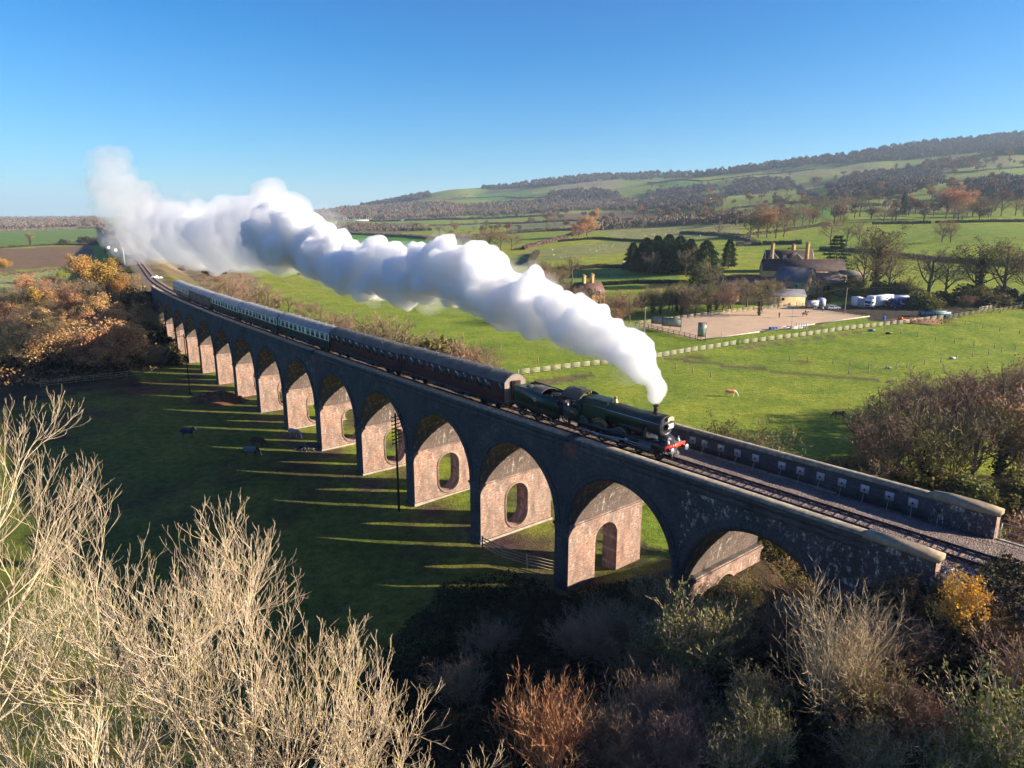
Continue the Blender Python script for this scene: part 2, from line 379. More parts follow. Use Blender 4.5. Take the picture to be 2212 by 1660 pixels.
def make_ground():
    az=np.concatenate([np.arange(-48,48.01,.22),np.arange(50,311,4.)]); az=np.radians(90-az)
    R=[3.]
    while R[-1]<14000: R.append(R[-1]*(1.017 if R[-1]<500 else 1.03)+.05)
    R=np.array(R); A,RR=np.meshgrid(az,R,indexing='ij'); X=RR*np.cos(A); Y=RR*np.sin(A); Z=T(X.ravel(),Y.ravel()).reshape(X.shape)
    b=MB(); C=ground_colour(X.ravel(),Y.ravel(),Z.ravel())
    n,k=X.shape; f=[]
    P=np.stack([X,Y,Z],-1).reshape(-1,3)
    idx=np.arange(n*k).reshape(n,k); i2=np.roll(idx,-1,0)
    q=np.stack([idx[:,:-1],idx[:,1:],i2[:,1:],i2[:,:-1]],-1).reshape(-1,4)[:, ::-1]
    f=q.tolist(); f=[t for t in f]
    b.add(P,f,0,None,C); b.add([[0,0,float(T(np.array([0.]),np.array([0.]))[0])]],[])
    b.f += [(n*k, int(idx[(i+1)%n,0]), int(idx[i,0])) for i in range(n)]; b.m += [0]*n
    t=NT('ground_cover'); at_=t.n('Attribute',attribute_name='Col'); pos=t.n('NewGeometry').outputs['Position']
    n1=noise(t,pos,.9,6,.68); n2=noise(t,pos,.11,4,.6); n3=noise(t,pos,4.,4,.7)
    c=mixc(t,1.,at_.outputs['Color'],ramp(t,n1,[(.28,(.50,.56,.5)),(.72,(1.5,1.42,1.45))]),'MULTIPLY')
    c=mixc(t,1.,c,ramp(t,n2,[(.3,(.66,.8,.7)),(.7,(1.34,1.18,1.15))]),'MULTIPLY')
    c=mixc(t,1.,c,ramp(t,n3,[(.3,(.7,.72,.7)),(.7,(1.3,1.28,1.3))]),'MULTIPLY')
    t.l(c,t.b.inputs['Base Color']); t.b.inputs['Roughness'].default_value=.95; t.b.inputs['Specular IOR Level'].default_value=.1
    ad=t.n('Math',operation='ADD'); t.l(n1,ad.inputs[0]); t.l(n3,ad.inputs[1]); bump(t,ad.outputs[0],.9,.30)
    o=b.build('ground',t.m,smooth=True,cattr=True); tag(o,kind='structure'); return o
make_ground()

# ================================================================ VIADUCT
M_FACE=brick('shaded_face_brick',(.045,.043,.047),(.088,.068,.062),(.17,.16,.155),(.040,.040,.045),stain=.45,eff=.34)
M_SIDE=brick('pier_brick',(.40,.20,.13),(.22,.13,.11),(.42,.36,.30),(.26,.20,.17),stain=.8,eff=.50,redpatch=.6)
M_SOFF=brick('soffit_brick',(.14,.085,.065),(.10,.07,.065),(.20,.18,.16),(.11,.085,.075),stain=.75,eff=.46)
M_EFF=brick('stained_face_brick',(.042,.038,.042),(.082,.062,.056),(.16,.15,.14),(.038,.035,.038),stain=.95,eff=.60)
M_COPE=NT('coping_stone'); _t=M_COPE; _p=_t.n('NewGeometry').outputs['Position']
_c=ramp(_t,noise(_t,_p,2.2,6,.75),[(.30,(.09,.08,.06)),(.5,(.24,.20,.14)),(.70,(.42,.37,.28))]); _s=noise(_t,_p,7,3,.6)
_c=mixc(_t,ramp(_t,_s,[(.6,(0,0,0)),(.68,(.7,.7,.7))]),_c,(.45,.42,.36)); _t.l(_c,_t.b.inputs['Base Color']); _t.b.inputs['Roughness'].default_value=.9; bump(_t,_s,.5,.03); M_COPE=_t.m
M_PLAS=simple('weathered_render',(.36,.30,.24),.9,var=.35,scale=1.1)
D=12.6; HW=5.42; ZS=-2.482-5.45    # bay, half span, springing (relative to parapet top)
RAD=5.45
def vground(s,off): 
    p=W(s,off); return float(T(np.array([p[0]]),np.array([p[1]]))[0])-1.2
viaduct=empty('viaduct',tuple(W(80,0,0,False)[:2])+(0.,),label='long brick railway viaduct with fifteen tall arches crossing the valley',cat='viaduct')
def vb(b,name,mats,parent=viaduct,smooth=False):
    o=b.build(name,mats,None,smooth); 
    l=np.array(viaduct.location) 
    me=o.data; co=np.zeros(len(me.vertices)*3,np.float32); me.vertices.foreach_get('co',co); co=co.reshape(-1,3)-l.astype(np.float32); me.vertices.foreach_set('co',co.ravel()); me.update()
    o.parent=parent; return o
VT=-1.05                 # underside level of the parapet band
def bays():
    L=[(0,-12.0,5.5)]     # index, crown s, half span
    for i in range(0,14): L.append((i+1,i*D,HW))
    return L
BAY=bays()
edges=[]                 # pier centres between bays
for (i,c,h),(j,c2,h2) in zip(BAY[:-1],BAY[1:]): edges.append((c+h+c2-h2)/2)
S0,S1=-21.9,13*D+HW+ 8.0
def arch_z(x,h): # height of intrados above springing
    return RAD*np.sqrt(np.clip(1-(x/h)**2,0,1))
# spandrel faces and soffits
for off0,nm in ((0.0,'spandrel_wall'),(FARW-.22,'spandrel_wall')):
    b=MB(); near=off0==0
    lim=[S0]+edges+[S1]
    for (i,c,h),a,e in zip(BAY,lim[:-1],lim[1:]):
        mi=1 if i==0 else 0
        # solid flanks
        def quad(sa,sb,za0,zb0):
            sa=np.asarray(sa,float); m=len(sa)
            P0=W(sa,off0,0); P1=W(sa,off0,0); P0[:,2]=za0; P1[:,2]=zb0
            P=np.stack([P0,P1],1); uv=np.stack([np.stack([sa,P0[:,2]],1),np.stack([sa,P1[:,2]],1)],1)
            b.grid(P,mi,uv,flip=not near)
        g=GRAD
        top=lambda s: ZP+VT+g*np.asarray(s)
        for u0,u1 in ((a,c-h),(c+h,e)):
            ss=np.linspace(u0,u1,3)
            if (i==0 and u0==a): z0=np.array([ZP+ZS-3.0]*3)      # abutment wall goes down into the bank
            elif (i==14 and u1==e): z0=np.array([ZP+ZS-1.0]*3)
            else: z0=ZP+ZS+g*ss
            quad(ss,None,z0,top(ss))
        ss=c-h*np.cos(np.linspace(0,pi,33)); z0=ZP+ZS+g*ss+arch_z(ss-c,h); quad(ss,None,z0,top(ss))
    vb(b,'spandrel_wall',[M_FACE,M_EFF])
b=MB()
for i,c,h in BAY:
    ph=np.linspace(0,pi,33); ss=c-h*np.cos(ph); z=ZP+ZS+GRAD*ss+arch_z(ss-c,h)
    offs=np.linspace(0,FARW-.22,5); P=np.stack([W(ss,o,0) for o in offs],1); P[:,:,2]=z[:,None]
    al=np.cumsum(np.concatenate([[0],np.hypot(np.diff(ss),np.diff(z))])); uv=np.stack(np.broadcast_arrays(offs[None,:],al[:,None]),-1)
    b.grid(P,0,uv)
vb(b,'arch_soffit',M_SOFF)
# arch rings
for i,c,h in BAY:
    b=MB()
    for off,sg in ((0,1),(FARW-.22,-1)):
        ph=np.linspace(-.02,pi+.02,41)
        def ringp(rad,hh,o):
            ss=c-(hh)*np.cos(ph); z=ZP+ZS+GRAD*ss+rad*np.sin(ph); P=W(ss,o,0); P[:,2]=z; return P,ss
        prof=[(0,0),(0,.05),(.50,.05),(.50,.04),(.56,.13),(.66,.13),(.66,0)]   # (radial, proud)
        if i==0: prof=[(r*1.35,p) for r,p in prof]
        rows=[];uvs=[]
        for r,p in prof:
            P,ss=ringp(RAD+r,h+r,off+sg*p); rows.append(P); uvs.append(np.stack([ph*RAD, np.full(len(ph),r*1.)],1))
        b.grid(np.stack(rows,1),0,np.stack(uvs,1)[...,::-1],flip=(sg>0))
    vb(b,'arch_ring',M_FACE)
# piers with a round-ended opening through the middle
def pier(sc,k,door=False):
    hw=1.72/2 if k!=0 else .95
    e=D/2-HW; hw=e if k>0 else (D/2-HW+.05)
    b=MB(); o0,o1=0.,FARW-.22; zt=ZP+ZS+GRAD*sc; zg=min(vground(sc,0),vground(sc,FARW),vground(sc,-4.5))
    oc=(o0+o1)/2; rw=1.42
    zc=zt-1.05-rw; zb2=min(zc-.6, zt-4.35)
    if door: zb2=zg+.3
    # side faces (normal along the line) at s=sc+-hw, with a loop hole
    def loop(n=40):
        pts=[]
        for q in range(n):
            a=2*pi*q/n; x=cos(a)*rw; y=sin(a)*rw
            pts.append((x, zc+y if y>=0 else zb2+y*(0 if door else 1)))
        # squared shape: straight flanks come from jump between zc and zb2
        return pts
    n=40; L=[]
    for q in range(n):
        a=2*pi*(q+.5)/n; x=cos(a)*rw; y=sin(a)
        L.append((oc+x, (zc+y*rw) if y>0 else (zb2+(y*rw if not door else 0))))
    bat=.0
    def outer(px,pz):
        zm=(zt+zg)/2; dx=px-oc; dz=pz-zm; hx=(o0-o1)/2; hz=(zt-zg)/2
        k_=max(abs(dx)/hx,abs(dz)/hz,1e-6); return (oc+dx/k_, zm+dz/k_)
    zmid=(zc+zb2)/2
    # rectangular frame around loop: split into strips
    for sg in (1,-1):
        s_=sc+sg*hw
        xs_l=sorted({round(p[0],4) for p in L}); 
        # left & right slabs
        for xa,xb in ((o1,oc-rw),(oc+rw,o0)):
            oo=np.linspace(xa,xb,3); zz=np.linspace(zg,zt,4)
            P=np.zeros((3,4,3))
            for a_ in range(3):
                for c_ in range(4):
                    p=W(s_,oo[a_],0); P[a_,c_]=(p[0],p[1],zz[c_])
            uv=np.stack(np.broadcast_arrays(oo[:,None],zz[None,:]),-1)
            b.grid(P,1,uv,flip=(sg<0))
        # above / below the hole
        xx=oc+rw*np.cos(np.linspace(pi,0,21)); yy=np.sqrt(np.clip(rw**2-(xx-oc)**2,0,None))
        for zl,zh in ((zc+yy,np.full(21,zt)),)+(((np.full(21,zg),zb2-yy),) if not door else ()):
            P0=W(s_,xx,0);P1=P0.copy();P0[:,2]=zl;P1[:,2]=zh
            uv=np.stack([np.stack([xx,zl],1),np.stack([xx,zh],1)],1); b.grid(np.stack([P0,P1],1),1,uv,flip=(sg<0))
    # hole lining
    xx=oc+rw*np.cos(np.linspace(pi,0,21)); yy=np.sqrt(np.clip(rw**2-(xx-oc)**2,0,None))
    lp=[(x,zc+y) for x,y in zip(xx,yy)]+([(x,zb2-y) for x,y in zip(xx[::-1],yy[::-1])] if not door else [(oc+rw,zg),(oc-rw,zg)])
    lp.append(lp[0]); R=[]
    for sg in (-1,1):
        q=[]; 
        for x,z in lp: p=W(sc+sg*hw,x,0); q.append((p[0],p[1],z))
        R.append(q)
    al=np.arange(len(lp))*.3
    b.grid(np.array(R),1,np.stack(np.broadcast_arrays(np.array([0,2*hw])[:,None],al[None,:]),-1))
    # end faces
    for o_,fl in ((o0,True),(o1,False)):
        P=np.zeros((2,2,3))
        for a_,sg in enumerate((-1,1)):
            for c_,z in enumerate((zg,zt)): p=W(sc+sg*hw,o_,0); P[a_,c_]=(p[0],p[1],z)
        b.grid(P,0,[[(sc-hw,zg),(sc-hw,zt)],[(sc+hw,zg),(sc+hw,zt)]],flip=fl)
    po=vb(b,'pier',[M_FACE,M_SIDE])
    a=head(sc)
    # surround of the opening: raised ring
    if True:
        b=MB()
        for sg in (1,-1):
            n_=len(lp); rows=[]
            for ex,pr in ((0,.03),(.24,.03),(.24,0)):
                q=[]
                for x,z in lp:
                    dx=x-oc; dzz=(z-zc) if z>zc else ((z-zb2) if z<zb2 else 0); l=hypot(dx,dzz)+1e-9
                    p=W(sc+sg*(hw+pr),x+dx/l*ex,0); q.append((p[0],p[1],z+dzz/l*ex))
                rows.append(q)
            b.grid(np.array(rows),0,np.stack(np.broadcast_arrays(np.arange(3)[:,None]*.1,np.arange(n_)[None,:]*.3),-1),flip=(sg>0))
        vb(b,'opening_surround',M_SIDE,parent=viaduct) if not door else None
    # impost band + plinth
    def ring(z0,z1,pr,name,mats,sides_m=1):
        b=MB(); hs=hw+pr; q0=o0+pr; q1=o1-pr
        pts=[W(sc-hs,q0,0),W(sc+hs,q0,0),W(sc+hs,q1,0),W(sc-hs,q1,0)]
        P=[(p[0],p[1],z0) for p in pts]+[(p[0],p[1],z1) for p in pts]
        n0=b.n; P=np.array(P)
        b.add(P,[(0,1,5,4)],0,[(0,z0),(2*hs,z0),(0,0),(0,0),(0,z1),(2*hs,z1),(0,0),(0,0)])
        b.add(P,[(2,3,7,6)],0,[(0,0),(0,0),(0,z0),(2*hs,z0),(0,0),(0,0),(0,z1),(2*hs,z1)])
        b.add(P,[(1,2,6,5),(3,0,4,7)],sides_m,[(q0,z0),(q0,z0),(q1,z0),(q1,z0),(q0,z1),(q0,z1),(q1,z1),(q1,z1)])
        b.add(P,[(4,5,6,7),(3,2,1,0)],0); b.f[-2:]=b.f[-2:]
        return vb(b,name,mats)
    ring(zt-.62,zt-.02,.035,'impost_band',[M_FACE,M_SIDE]); ring(zt-.34,zt-.12,.13,'impost_band',[M_FACE,M_SIDE])
    # the plinth is pierced where the doorway is
    if not door:
        zpl=max(zg+1.2+1.5, 1.45)
        ring(zg,min(zpl,zb2-rw-.35),.14,'plinth',[M_FACE,M_PLAS])
for k,sc in enumerate(edges): pier(sc,k,door=(k==1))
# abutments
for s_a,s_b in ((S0+.3,BAY[0][1]-5.5),(BAY[-1][1]+HW,S1-.3)):
    sx=s_b if s_a<0 else s_a; b=MB(); P=np.zeros((2,2,3)); zg=-1.
    for a_,o_ in enumerate((0.,FARW-.22)):
        for c_,z in enumerate((zg,ZP+ZS+GRAD*sx)): p=W(sx,o_,0); P[a_,c_]=(p[0],p[1],z)
    b.grid(P,1,[[(0,zg),(0,ZP+ZS)],[(FARW,zg),(FARW,ZP+ZS)]],flip=(s_a>0)); vb(b,'abutment',[M_FACE,M_SIDE])
# string course, parapets with copings, gaps at the refuges
def strip(prof,ss,name,mat,closed=True,mi=0,per=None):
    """sweep a closed (off,z) profile along the line"""
    b=MB(); P=np.stack([W(ss,o,z+ZP) for o,z in prof+[prof[0]]],1)
    per=np.cumsum([0]+[hypot(prof[(i+1)%len(prof)][0]-prof[i][0],prof[(i+1)%len(prof)][1]-prof[i][1]) for i in range(len(prof))])
    uv=np.stack(np.broadcast_arrays(np.asarray(ss)[:,None],per[None,:]),-1)
    b.grid(P,mi,uv); n=len(prof); k=len(ss)
    b.add(P[0,:n],[tuple(range(n))[::-1]]); b.add(P[-1,:n],[tuple(range(n))])
    return vb(b,name,mat)
GAPS=[(4.9,6.2),(56.4,57.6),(113.6,114.6),(145,146)]
def runs(a,bb,gaps,step=3.):
    R=[];s=a
    for g0,g1 in gaps: R.append((s,g0)); s=g1
    R.append((s,bb)); return [np.linspace(p,q,max(2,int((q-p)/step)+1)) for p,q in R]
allS=np.linspace(S0,S1,70)
strip([(-.66,VT-.02),(.0-.002,VT-.02),(-.002,-.62),(-.66,-.62)],allS,'parapet_wall',M_FACE)
strip([(FARW-.553,VT-1.2),(FARW+0,VT-1.2),(FARW+0,-.30),(FARW-.553,-.30)],allS,'parapet_wall',M_FACE)
for ss in runs(S0,S1,GAPS):
    strip([(-.66,-.60),(-.002,-.60),(-.002,-.14),(-.66,-.14)],ss,'parapet_wall',M_FACE)
    strip([(-.74,-.16),(.05,-.16),(.06,-.02),(-.25,.015),(-.74,.0)],ss,'coping',M_COPE)
strip([(FARW-.61,-.28),(FARW+.05,-.28),(FARW+.05,-.03),(FARW-.28,.03),(FARW-.61,.0)],allS,'coping',M_COPE)
M_RED=simple('exposed_red_brick',(.17,.075,.05),.9,var=.5,scale=3)
for g0,g1 in GAPS:      # brown brick repair below every refuge gap
    b=MB(); s=(g0+g1)/2-.1; ss=np.linspace(s-.72,s+.72,2); P0=W(ss,.012,ZP-1.75);P1=W(ss,.012,ZP-.64); b.grid(np.stack([P0,P1],1),0)
    b.grid(np.stack([P1,W(ss,-.68,ZP-.615)],1),0); vb(b,'repaired_brick_patch',M_RED)
# end pillars with pyramid capstones
M_CAP=simple('capstone',(.30,.235,.15),.9,var=.3,scale=2.5)
def end_pillar(s0,s1,o0,o1,ztop):
    b=MB(); zb=ZP-4.5
    for sa,sb,z0,z1,pr,mi in ((s0,s1,zb,ztop-.30,0.045,0),):
        c=[W(sa,o0+pr,0),W(sb,o0+pr,0),W(sb,o1-pr,0),W(sa,o1-pr,0)]
        P=np.array([(p[0],p[1],z0) for p in c]+[(p[0],p[1],z1) for p in c]); L=abs(sb-sa); Wd=abs(o0-o1)
        b.add(P,[(0,1,5,4)],0,[(0,z0),(L,z0),(0,0),(0,0),(0,z1),(L,z1),(0,0),(0,0)])
        b.add(P,[(2,3,7,6)],0,[(0,0),(0,0),(0,z0),(L,z0),(0,0),(0,0),(0,z1),(L,z1)])
        b.add(P,[(1,2,6,5),(3,0,4,7)],1,[(0,z0),(0,z0),(Wd,z0),(Wd,z0),(0,z1),(0,z1),(Wd,z1),(Wd,z1)])
    po=vb(b,'end_pillar',[M_EFF,M_SIDE])
    b=MB(); pr=.13
    c=[W(s0-pr,o0+pr,0),W(s1+pr,o0+pr,0),W(s1+pr,o1-pr,0),W(s0-pr,o1-pr,0)]
    m=[W(s0+1.1,(o0+o1)/2,0),W(s1-1.1,(o0+o1)/2,0)]
    P=np.array([(p[0],p[1],ztop-.305) for p in c]+[(p[0],p[1],ztop) for p in c]+[(p[0],p[1],ztop+.26) for p in m])
    b.add(P,[(0,1,5,4),(1,2,6,5),(2,3,7,6),(3,0,4,7),(4,5,9,8),(6,7,8,9),(5,6,9),(7,4,8),(3,2,1,0)]); vb(b,'capstone',M_CAP,parent=viaduct)
end_pillar(-22.3,-18.6,0,-.62,ZP+.22); end_pillar(-22.3,-18.6,FARW+.0,FARW-.62,ZP+.22)
end_pillar(S1-.8,S1+.7,0,-.62,ZP+GRAD*S1+.25); end_pillar(S1-.8,S1+.7,FARW,FARW-.62,ZP+GRAD*S1+.25)
# tie plates on the inside of the far parapet: pale square plates with a strut each
M_PL=simple('galvanised_plate',(.42,.42,.43),.55,.3,.12,6); M_DK=simple('dark_iron',(.03,.03,.035),.5,.6,.2,6)
PLS=[-1.0,-2.9,-4.7,-6.4,-8.0,-10.0,-11.5,-13.0,-14.5,-16.0,-17.5,-19.0]
plate_px=[1497,1523,1558,1594,1632,1689,1730,1773,1819,1869,1922,1973,2030]
def s_at_px(u,off,z,lo=-40,hi=60):
    b_=None
    for s in np.arange(lo,hi,.05):
        p=W(s,off,z); q=1106+F*p[0]/(p[1]*cos(PIT)-(p[2]-CZ)*sin(PIT))
        if b_ is None or abs(q-u)<b_[0]: b_=(abs(q-u),s)
    return b_[1]
for u in plate_px:
    s=s_at_px(u,FARW,ZP-.82); b=MB()
    P=[];h=.29
    def plate(b,s,h,o0,o1,zc,m=0):
        P=[]
        for z in (zc-h,zc+h):
            for (ds,o) in ((-h,o0),(h,o0),(h,o1),(-h,o1)): p=W(s+ds,o,ZP+z); P.append(p)
        b.hexa(P,m)
    plate(b,s,h,FARW+.012,FARW+.04,-.88); pl=vb(b,'tie_plate',M_PL)
    b=MB(); plate(b,s,.045,FARW+.04,FARW+.09,-.88); b.tube([W(s,FARW+.07,ZP-.90),W(s,FARW+.10,ZP-.90)],.075,8)
    vb(b,'tie_bolt',M_DK); b=MB(); b.tube([W(s+.02,FARW+.06,ZP-1.14),W(s-.22,FARW+.85,ZP-1.72)],.018,5); vb(b,'tie_strut',M_PL)
# ledge at the foot of the far parapet
strip([(FARW+.002,-1.95),(FARW+.35,-1.95),(FARW+.35,-1.70),(FARW+.002,-1.68)],np.linspace(-12.5,S1,40),'concrete_kerb',M_COPE)
# buttress beams and drain pipe under the road arch
M_TIM=simple('weathered_beam',(.30,.21,.13),.9,var=.3,scale=1.5)
for s_,o_ in ((-12.6,-5.2),(-14.4,-7.0)):
    b=MB(); q=W(s_,o_,0); z=float(T(q[None,0],q[None,1])[0]); b.box((q[0],q[1],z+.75),(4.6,.45,.28),a=head(s_)+.5); vb(b,'loose_beam',M_TIM)
b=MB(); b.tube([W(-16.9,.05,6.4+.0),W(-21.0,.10,3.2)],.11,8); vb(b,'drain_pipe',M_PL)

# ================================================================ TRACK
M_BAL=NT('ballast'); _t=M_BAL; _p=_t.n('NewGeometry').outputs['Position']
_v=_t.n('TexVoronoi'); _v.inputs['Scale'].default_value=9; _t.l(_p,_v.inputs['Vector'])
_c=mixc(_t,1.,ramp(_t,noise(_t,_p,.7,4,.6),[(.3,(.27,.205,.165)),(.7,(.50,.40,.34))]),ramp(_t,_v.outputs['Color'],[(.1,(.45,.42,.40)),(.9,(1.45,1.4,1.35))]),'MULTIPLY'); _c=mixc(_t,.25,_c,(.34,.265,.22))
_v2=_t.n('TexVoronoi'); _v2.inputs['Scale'].default_value=15; _t.l(_p,_v2.inputs['Vector'])
_c=mixc(_t,1.,_c,ramp(_t,_v2.outputs['Distance'],[(0.,(1.5,1.5,1.5)),(.55,(.35,.33,.32))]),'MULTIPLY')
_t.l(_c,_t.b.inputs['Base Color']); _t.b.inputs['Roughness'].default_value=.9; bump(_t,_v.outputs['Distance'],1.,.09); M_BAL=_t.m
ss=np.concatenate([np.arange(-60,420,1.),np.arange(420,1100,6.)])
b=MB(); of=[.9,-.5,-1.6,-2.3,TC+.2,-5.25,-6.0,-8.2,-9.2,-10.6]; zz=[-.62,-.36,-.30,-.21,-.20,-.21,-.42,-.80,-.93,-1.3]
P=[]
for o,z in zip(of,zz):
    on=(ss>-22.3)&(ss<S1+.3)
    oo=np.where(on,np.clip(o,FARW-.1,-.45),o); q=W(ss,0,0); q=np.array([W(s_,o_,ZR+(z if (not k) or True else z)) for s_,o_,k in zip(ss,oo,on)])
    q[:,2]+= vnoise(q[:,0],q[:,1],1.1,50)*.10*(1 if o<-5.5 or o>-1.7 else .3); P.append(q)
b.grid(np.stack(P,1),0,flip=False); o=b.build('ballast',M_BAL,smooth=True); tag(o,kind='structure')
M_RAIL=simple('rusty_rail_web',(.055,.035,.03),.6,.3,.3,4); M_HEAD=simple('rail_head',(.18,.15,.14),.35,.8,.2,3)
M_SLP=simple('creosoted_sleeper',(.17,.11,.085),.9,var=.35,scale=1.5)
track=empty('railway_track',(0,0,0),label='single line railway track running over the viaduct and away to the left',cat='railway track'); track['kind']='structure'
for o in (TC+.7525,TC-.7525):
    b=MB(); pr=[(-.035,0),(.035,0),(.036,-.035),(.01,-.045),(.01,-.13),(.065,-.155),(.065,-.165),(-.065,-.165),(-.065,-.155),(-.01,-.13),(-.01,-.045),(-.036,-.035)]
    P=np.stack([W(ss,o+a,ZR+z) for a,z in pr+[pr[0]]],1); b.grid(P); b.build('rail',[M_RAIL],track)
    b=MB(); P=np.stack([W(ss,o+a,ZR+.003) for a in(.028,-.028)],1); b.grid(P,flip=True); b.build('rail_head',[M_HEAD],track)
b=MB()
for s in np.arange(-46,330,.72):
    p=W(s,TC,ZR-.283); b.box(p,(.26,2.6,.17),a=head(s))
    for o in (.7525,-.7525):
        q=W(s,TC+o,ZR-.15); b.box(q,(.17,.36,.045),a=head(s))
sl=b.build('sleepers',M_SLP,track); sl['kind']='stuff'
# ================================================================ VEGETATION
def unit(a): return a/(np.linalg.norm(a,axis=-1,keepdims=True)+1e-9)
def perp(d):
    ref=np.where(np.abs(d[...,2:3])<.9,np.array([0,0,1.]),np.array([1.,0,0])); a=unit(np.cross(d,ref)); return a,np.cross(d,a)
def bulk_tubes(b,P,R,n=3,m=0):
    N,k,_=P.shape; t=unit(np.gradient(P,axis=1)); A,B=perp(t); an=np.arange(n)*2*pi/n
    Q=P[:,:,None,:]+R[:,:,None,None]*(A[:,:,None,:]*np.cos(an)[None,None,:,None]+B[:,:,None,:]*np.sin(an)[None,None,:,None])
    base=(np.arange(N)*k*n)[:,None,None]; i=np.arange(k-1)[None,:,None]; j=np.arange(n)[None,None,:]; j2=(j+1)%n
    f=np.stack(np.broadcast_arrays(base+i*n+j,base+i*n+j2,base+(i+1)*n+j2,base+(i+1)*n+j),-1).reshape(-1,4)
    b.add(Q.reshape(-1,3),f.tolist(),m)
def bulk_strips(b,P0,P1,w,rng,m=0):
    d=unit(P1-P0); A,B=perp(d); th=rng.uniform(0,2*pi,len(P0))[:,None]; s=(A*np.cos(th)+B*np.sin(th))*np.asarray(w).reshape(-1,1)*.5
    Q=np.stack([P0-s,P0+s,P1+s*.35,P1-s*.35],1); n=len(P0); f=np.arange(4*n).reshape(n,4); b.add(Q.reshape(-1,3),f.tolist(),m)
def bulk_leaves(b,C,size,rng,m=0,flat=0.,up=None):
    n=len(C); d=unit(rng.normal(size=(n,3))*np.array([1,1,1-flat*.8])); A,B=perp(d); th=rng.uniform(0,2*pi,n)[:,None]; u=A*np.cos(th)+B*np.sin(th); v=np.cross(d,u) if False else unit(np.cross(u,rng.normal(size=(n,3))))
    s=np.asarray(size).reshape(-1,1)*rng.uniform(.6,1.3,(n,1)); Q=np.stack([C-u*s*.5-v*s*.28,C+u*s*.5-v*s*.28,C+u*s*.35+v*s*.32,C-u*s*.4+v*s*.3],1)
    b.add(Q.reshape(-1,3),np.arange(4*n).reshape(n,4).tolist(),m)
def grow(rng,P,R,levels):
    """grow generations of limbs from a first polyline; returns the list of (points,radii) per generation"""
    out=[(P,R)]
    for L in levels:
        N,k,_=P.shape; c=L['n']; t0,t1=L.get('t',(.3,1.)); M=N*c
        par=np.repeat(np.arange(N),c); t=np.tile((np.arange(c)+.5)/c,N)+rng.uniform(-.5,.5,M)/c; t=t0+(t1-t0)*t; t=np.clip(t,0,.999)
        x=t*(k-1); i=x.astype(int); fr=(x-i)[:,None]; i2=np.minimum(i+1,k-1)
        p=P[par,i]*(1-fr)+P[par,i2]*fr; tg=unit(P[par,i2]-P[par,np.maximum(i-0,0)]+1e-6*rng.normal(size=(M,3))); tg=np.where((i2==i)[:,None],unit(P[par,k-1]-P[par,k-2]),tg)
        rr=R[par,i]*(1-fr[:,0])+R[par,i2]*fr[:,0]
        A,B=perp(tg); az=(np.tile(np.arange(c)*2.4,N)+rng.uniform(0,2*pi,N)[par]+rng.uniform(-.5,.5,M))[:,None]
        an=rng.uniform(*L['ang'],M)[:,None]; d=unit(tg*np.cos(an)+(A*np.cos(az)+B*np.sin(az))*np.sin(an))
        plen=np.linalg.norm(np.diff(P,axis=1),axis=2).sum(1)[par]
        ln=plen*rng.uniform(*L['len'],M)*(1-L.get('taper',.45)*t)
        if 'abs' in L: ln=rng.uniform(*L['abs'],M)
        kk=L.get('k',5); Q=np.zeros((M,kk,3)); Q[:,0]=p; step=(ln/(kk-1))[:,None]
        for q in range(1,kk):
            d=unit(d+np.array([0,0,1.])*L.get('up',.1)+rng.normal(size=(M,3))*L.get('wob',.15)); Q[:,q]=Q[:,q-1]+d*step
        r0=np.minimum(rr*L.get('r',.55),rr)*rng.uniform(.8,1.1,M); r0=np.maximum(r0,L.get('rmin',.01))
        RR=r0[:,None]*np.linspace(1,L.get('tip',.35),kk)[None,:]; RR=np.maximum(RR,L.get('rmin',.01)*.5)
        P,R=Q,RR; out.append((P,R))
    return out
M_BARK=simple('bark_brown',(.115,.085,.06),.95,var=.35,scale=1.5,rnd=.2)
M_TWIG=simple('twigs_brown',(.28,.195,.125),.95,var=.3,scale=.6,rnd=.22,spec=.1)
M_TWIGG=simple('twigs_olive',(.26,.215,.105),.95,var=.3,scale=.6,rnd=.2,spec=.1)
M_TWIGR=simple('twigs_reddish',(.34,.17,.09),.9,var=.3,scale=.8,rnd=.1,spec=.1)
M_ASH=NT('ash_bark'); _t=M_ASH; _p=_t.n('NewGeometry').outputs['Position']
_c=ramp(_t,noise(_t,_p,2.5,4,.6),[(.28,(.24,.18,.11)),(.45,(.55,.42,.27)),(.75,(.74,.62,.44))]); _c=mixc(_t,ramp(_t,noise(_t,_p,1.3,3,.7),[(.56,(0,0,0)),(.66,(.75,.75,.75))]),_c,(.42,.38,.08))
_t.l(_c,_t.b.inputs['Base Color']); _t.b.inputs['Roughness'].default_value=.85; M_ASH=_t.m
M_LBRN=leafmat('leaves_brown',[(.16,.085,.03),(.30,.16,.06),(.40,.22,.09)])
M_LRUS=leafmat('leaves_russet',[(.32,.16,.06),(.52,.29,.13),(.68,.44,.26)],rnd=.14)
M_LGLD=leafmat('leaves_golden',[(.50,.26,.03),(.72,.40,.04),(.78,.52,.09)],rnd=.1)
M_LGRN=leafmat('leaves_dark_green',[(.018,.034,.012),(.035,.06,.018),(.07,.095,.025)])
M_LOLV=leafmat('leaves_olive',[(.07,.07,.02),(.17,.16,.045),(.30,.27,.08)])
M_NEED=leafmat('needles',[(.012,.028,.012),(.03,.06,.02),(.06,.085,.025)],trans=.1)
M_FAR=leafmat('distant_twigs',[(.11,.075,.055),(.17,.125,.09),(.24,.185,.13)],trans=0,rnd=.3,nsc=.25)
M_FARO=leafmat('distant_orange',[(.22,.10,.04),(.34,.17,.06)],trans=0,rnd=.25)
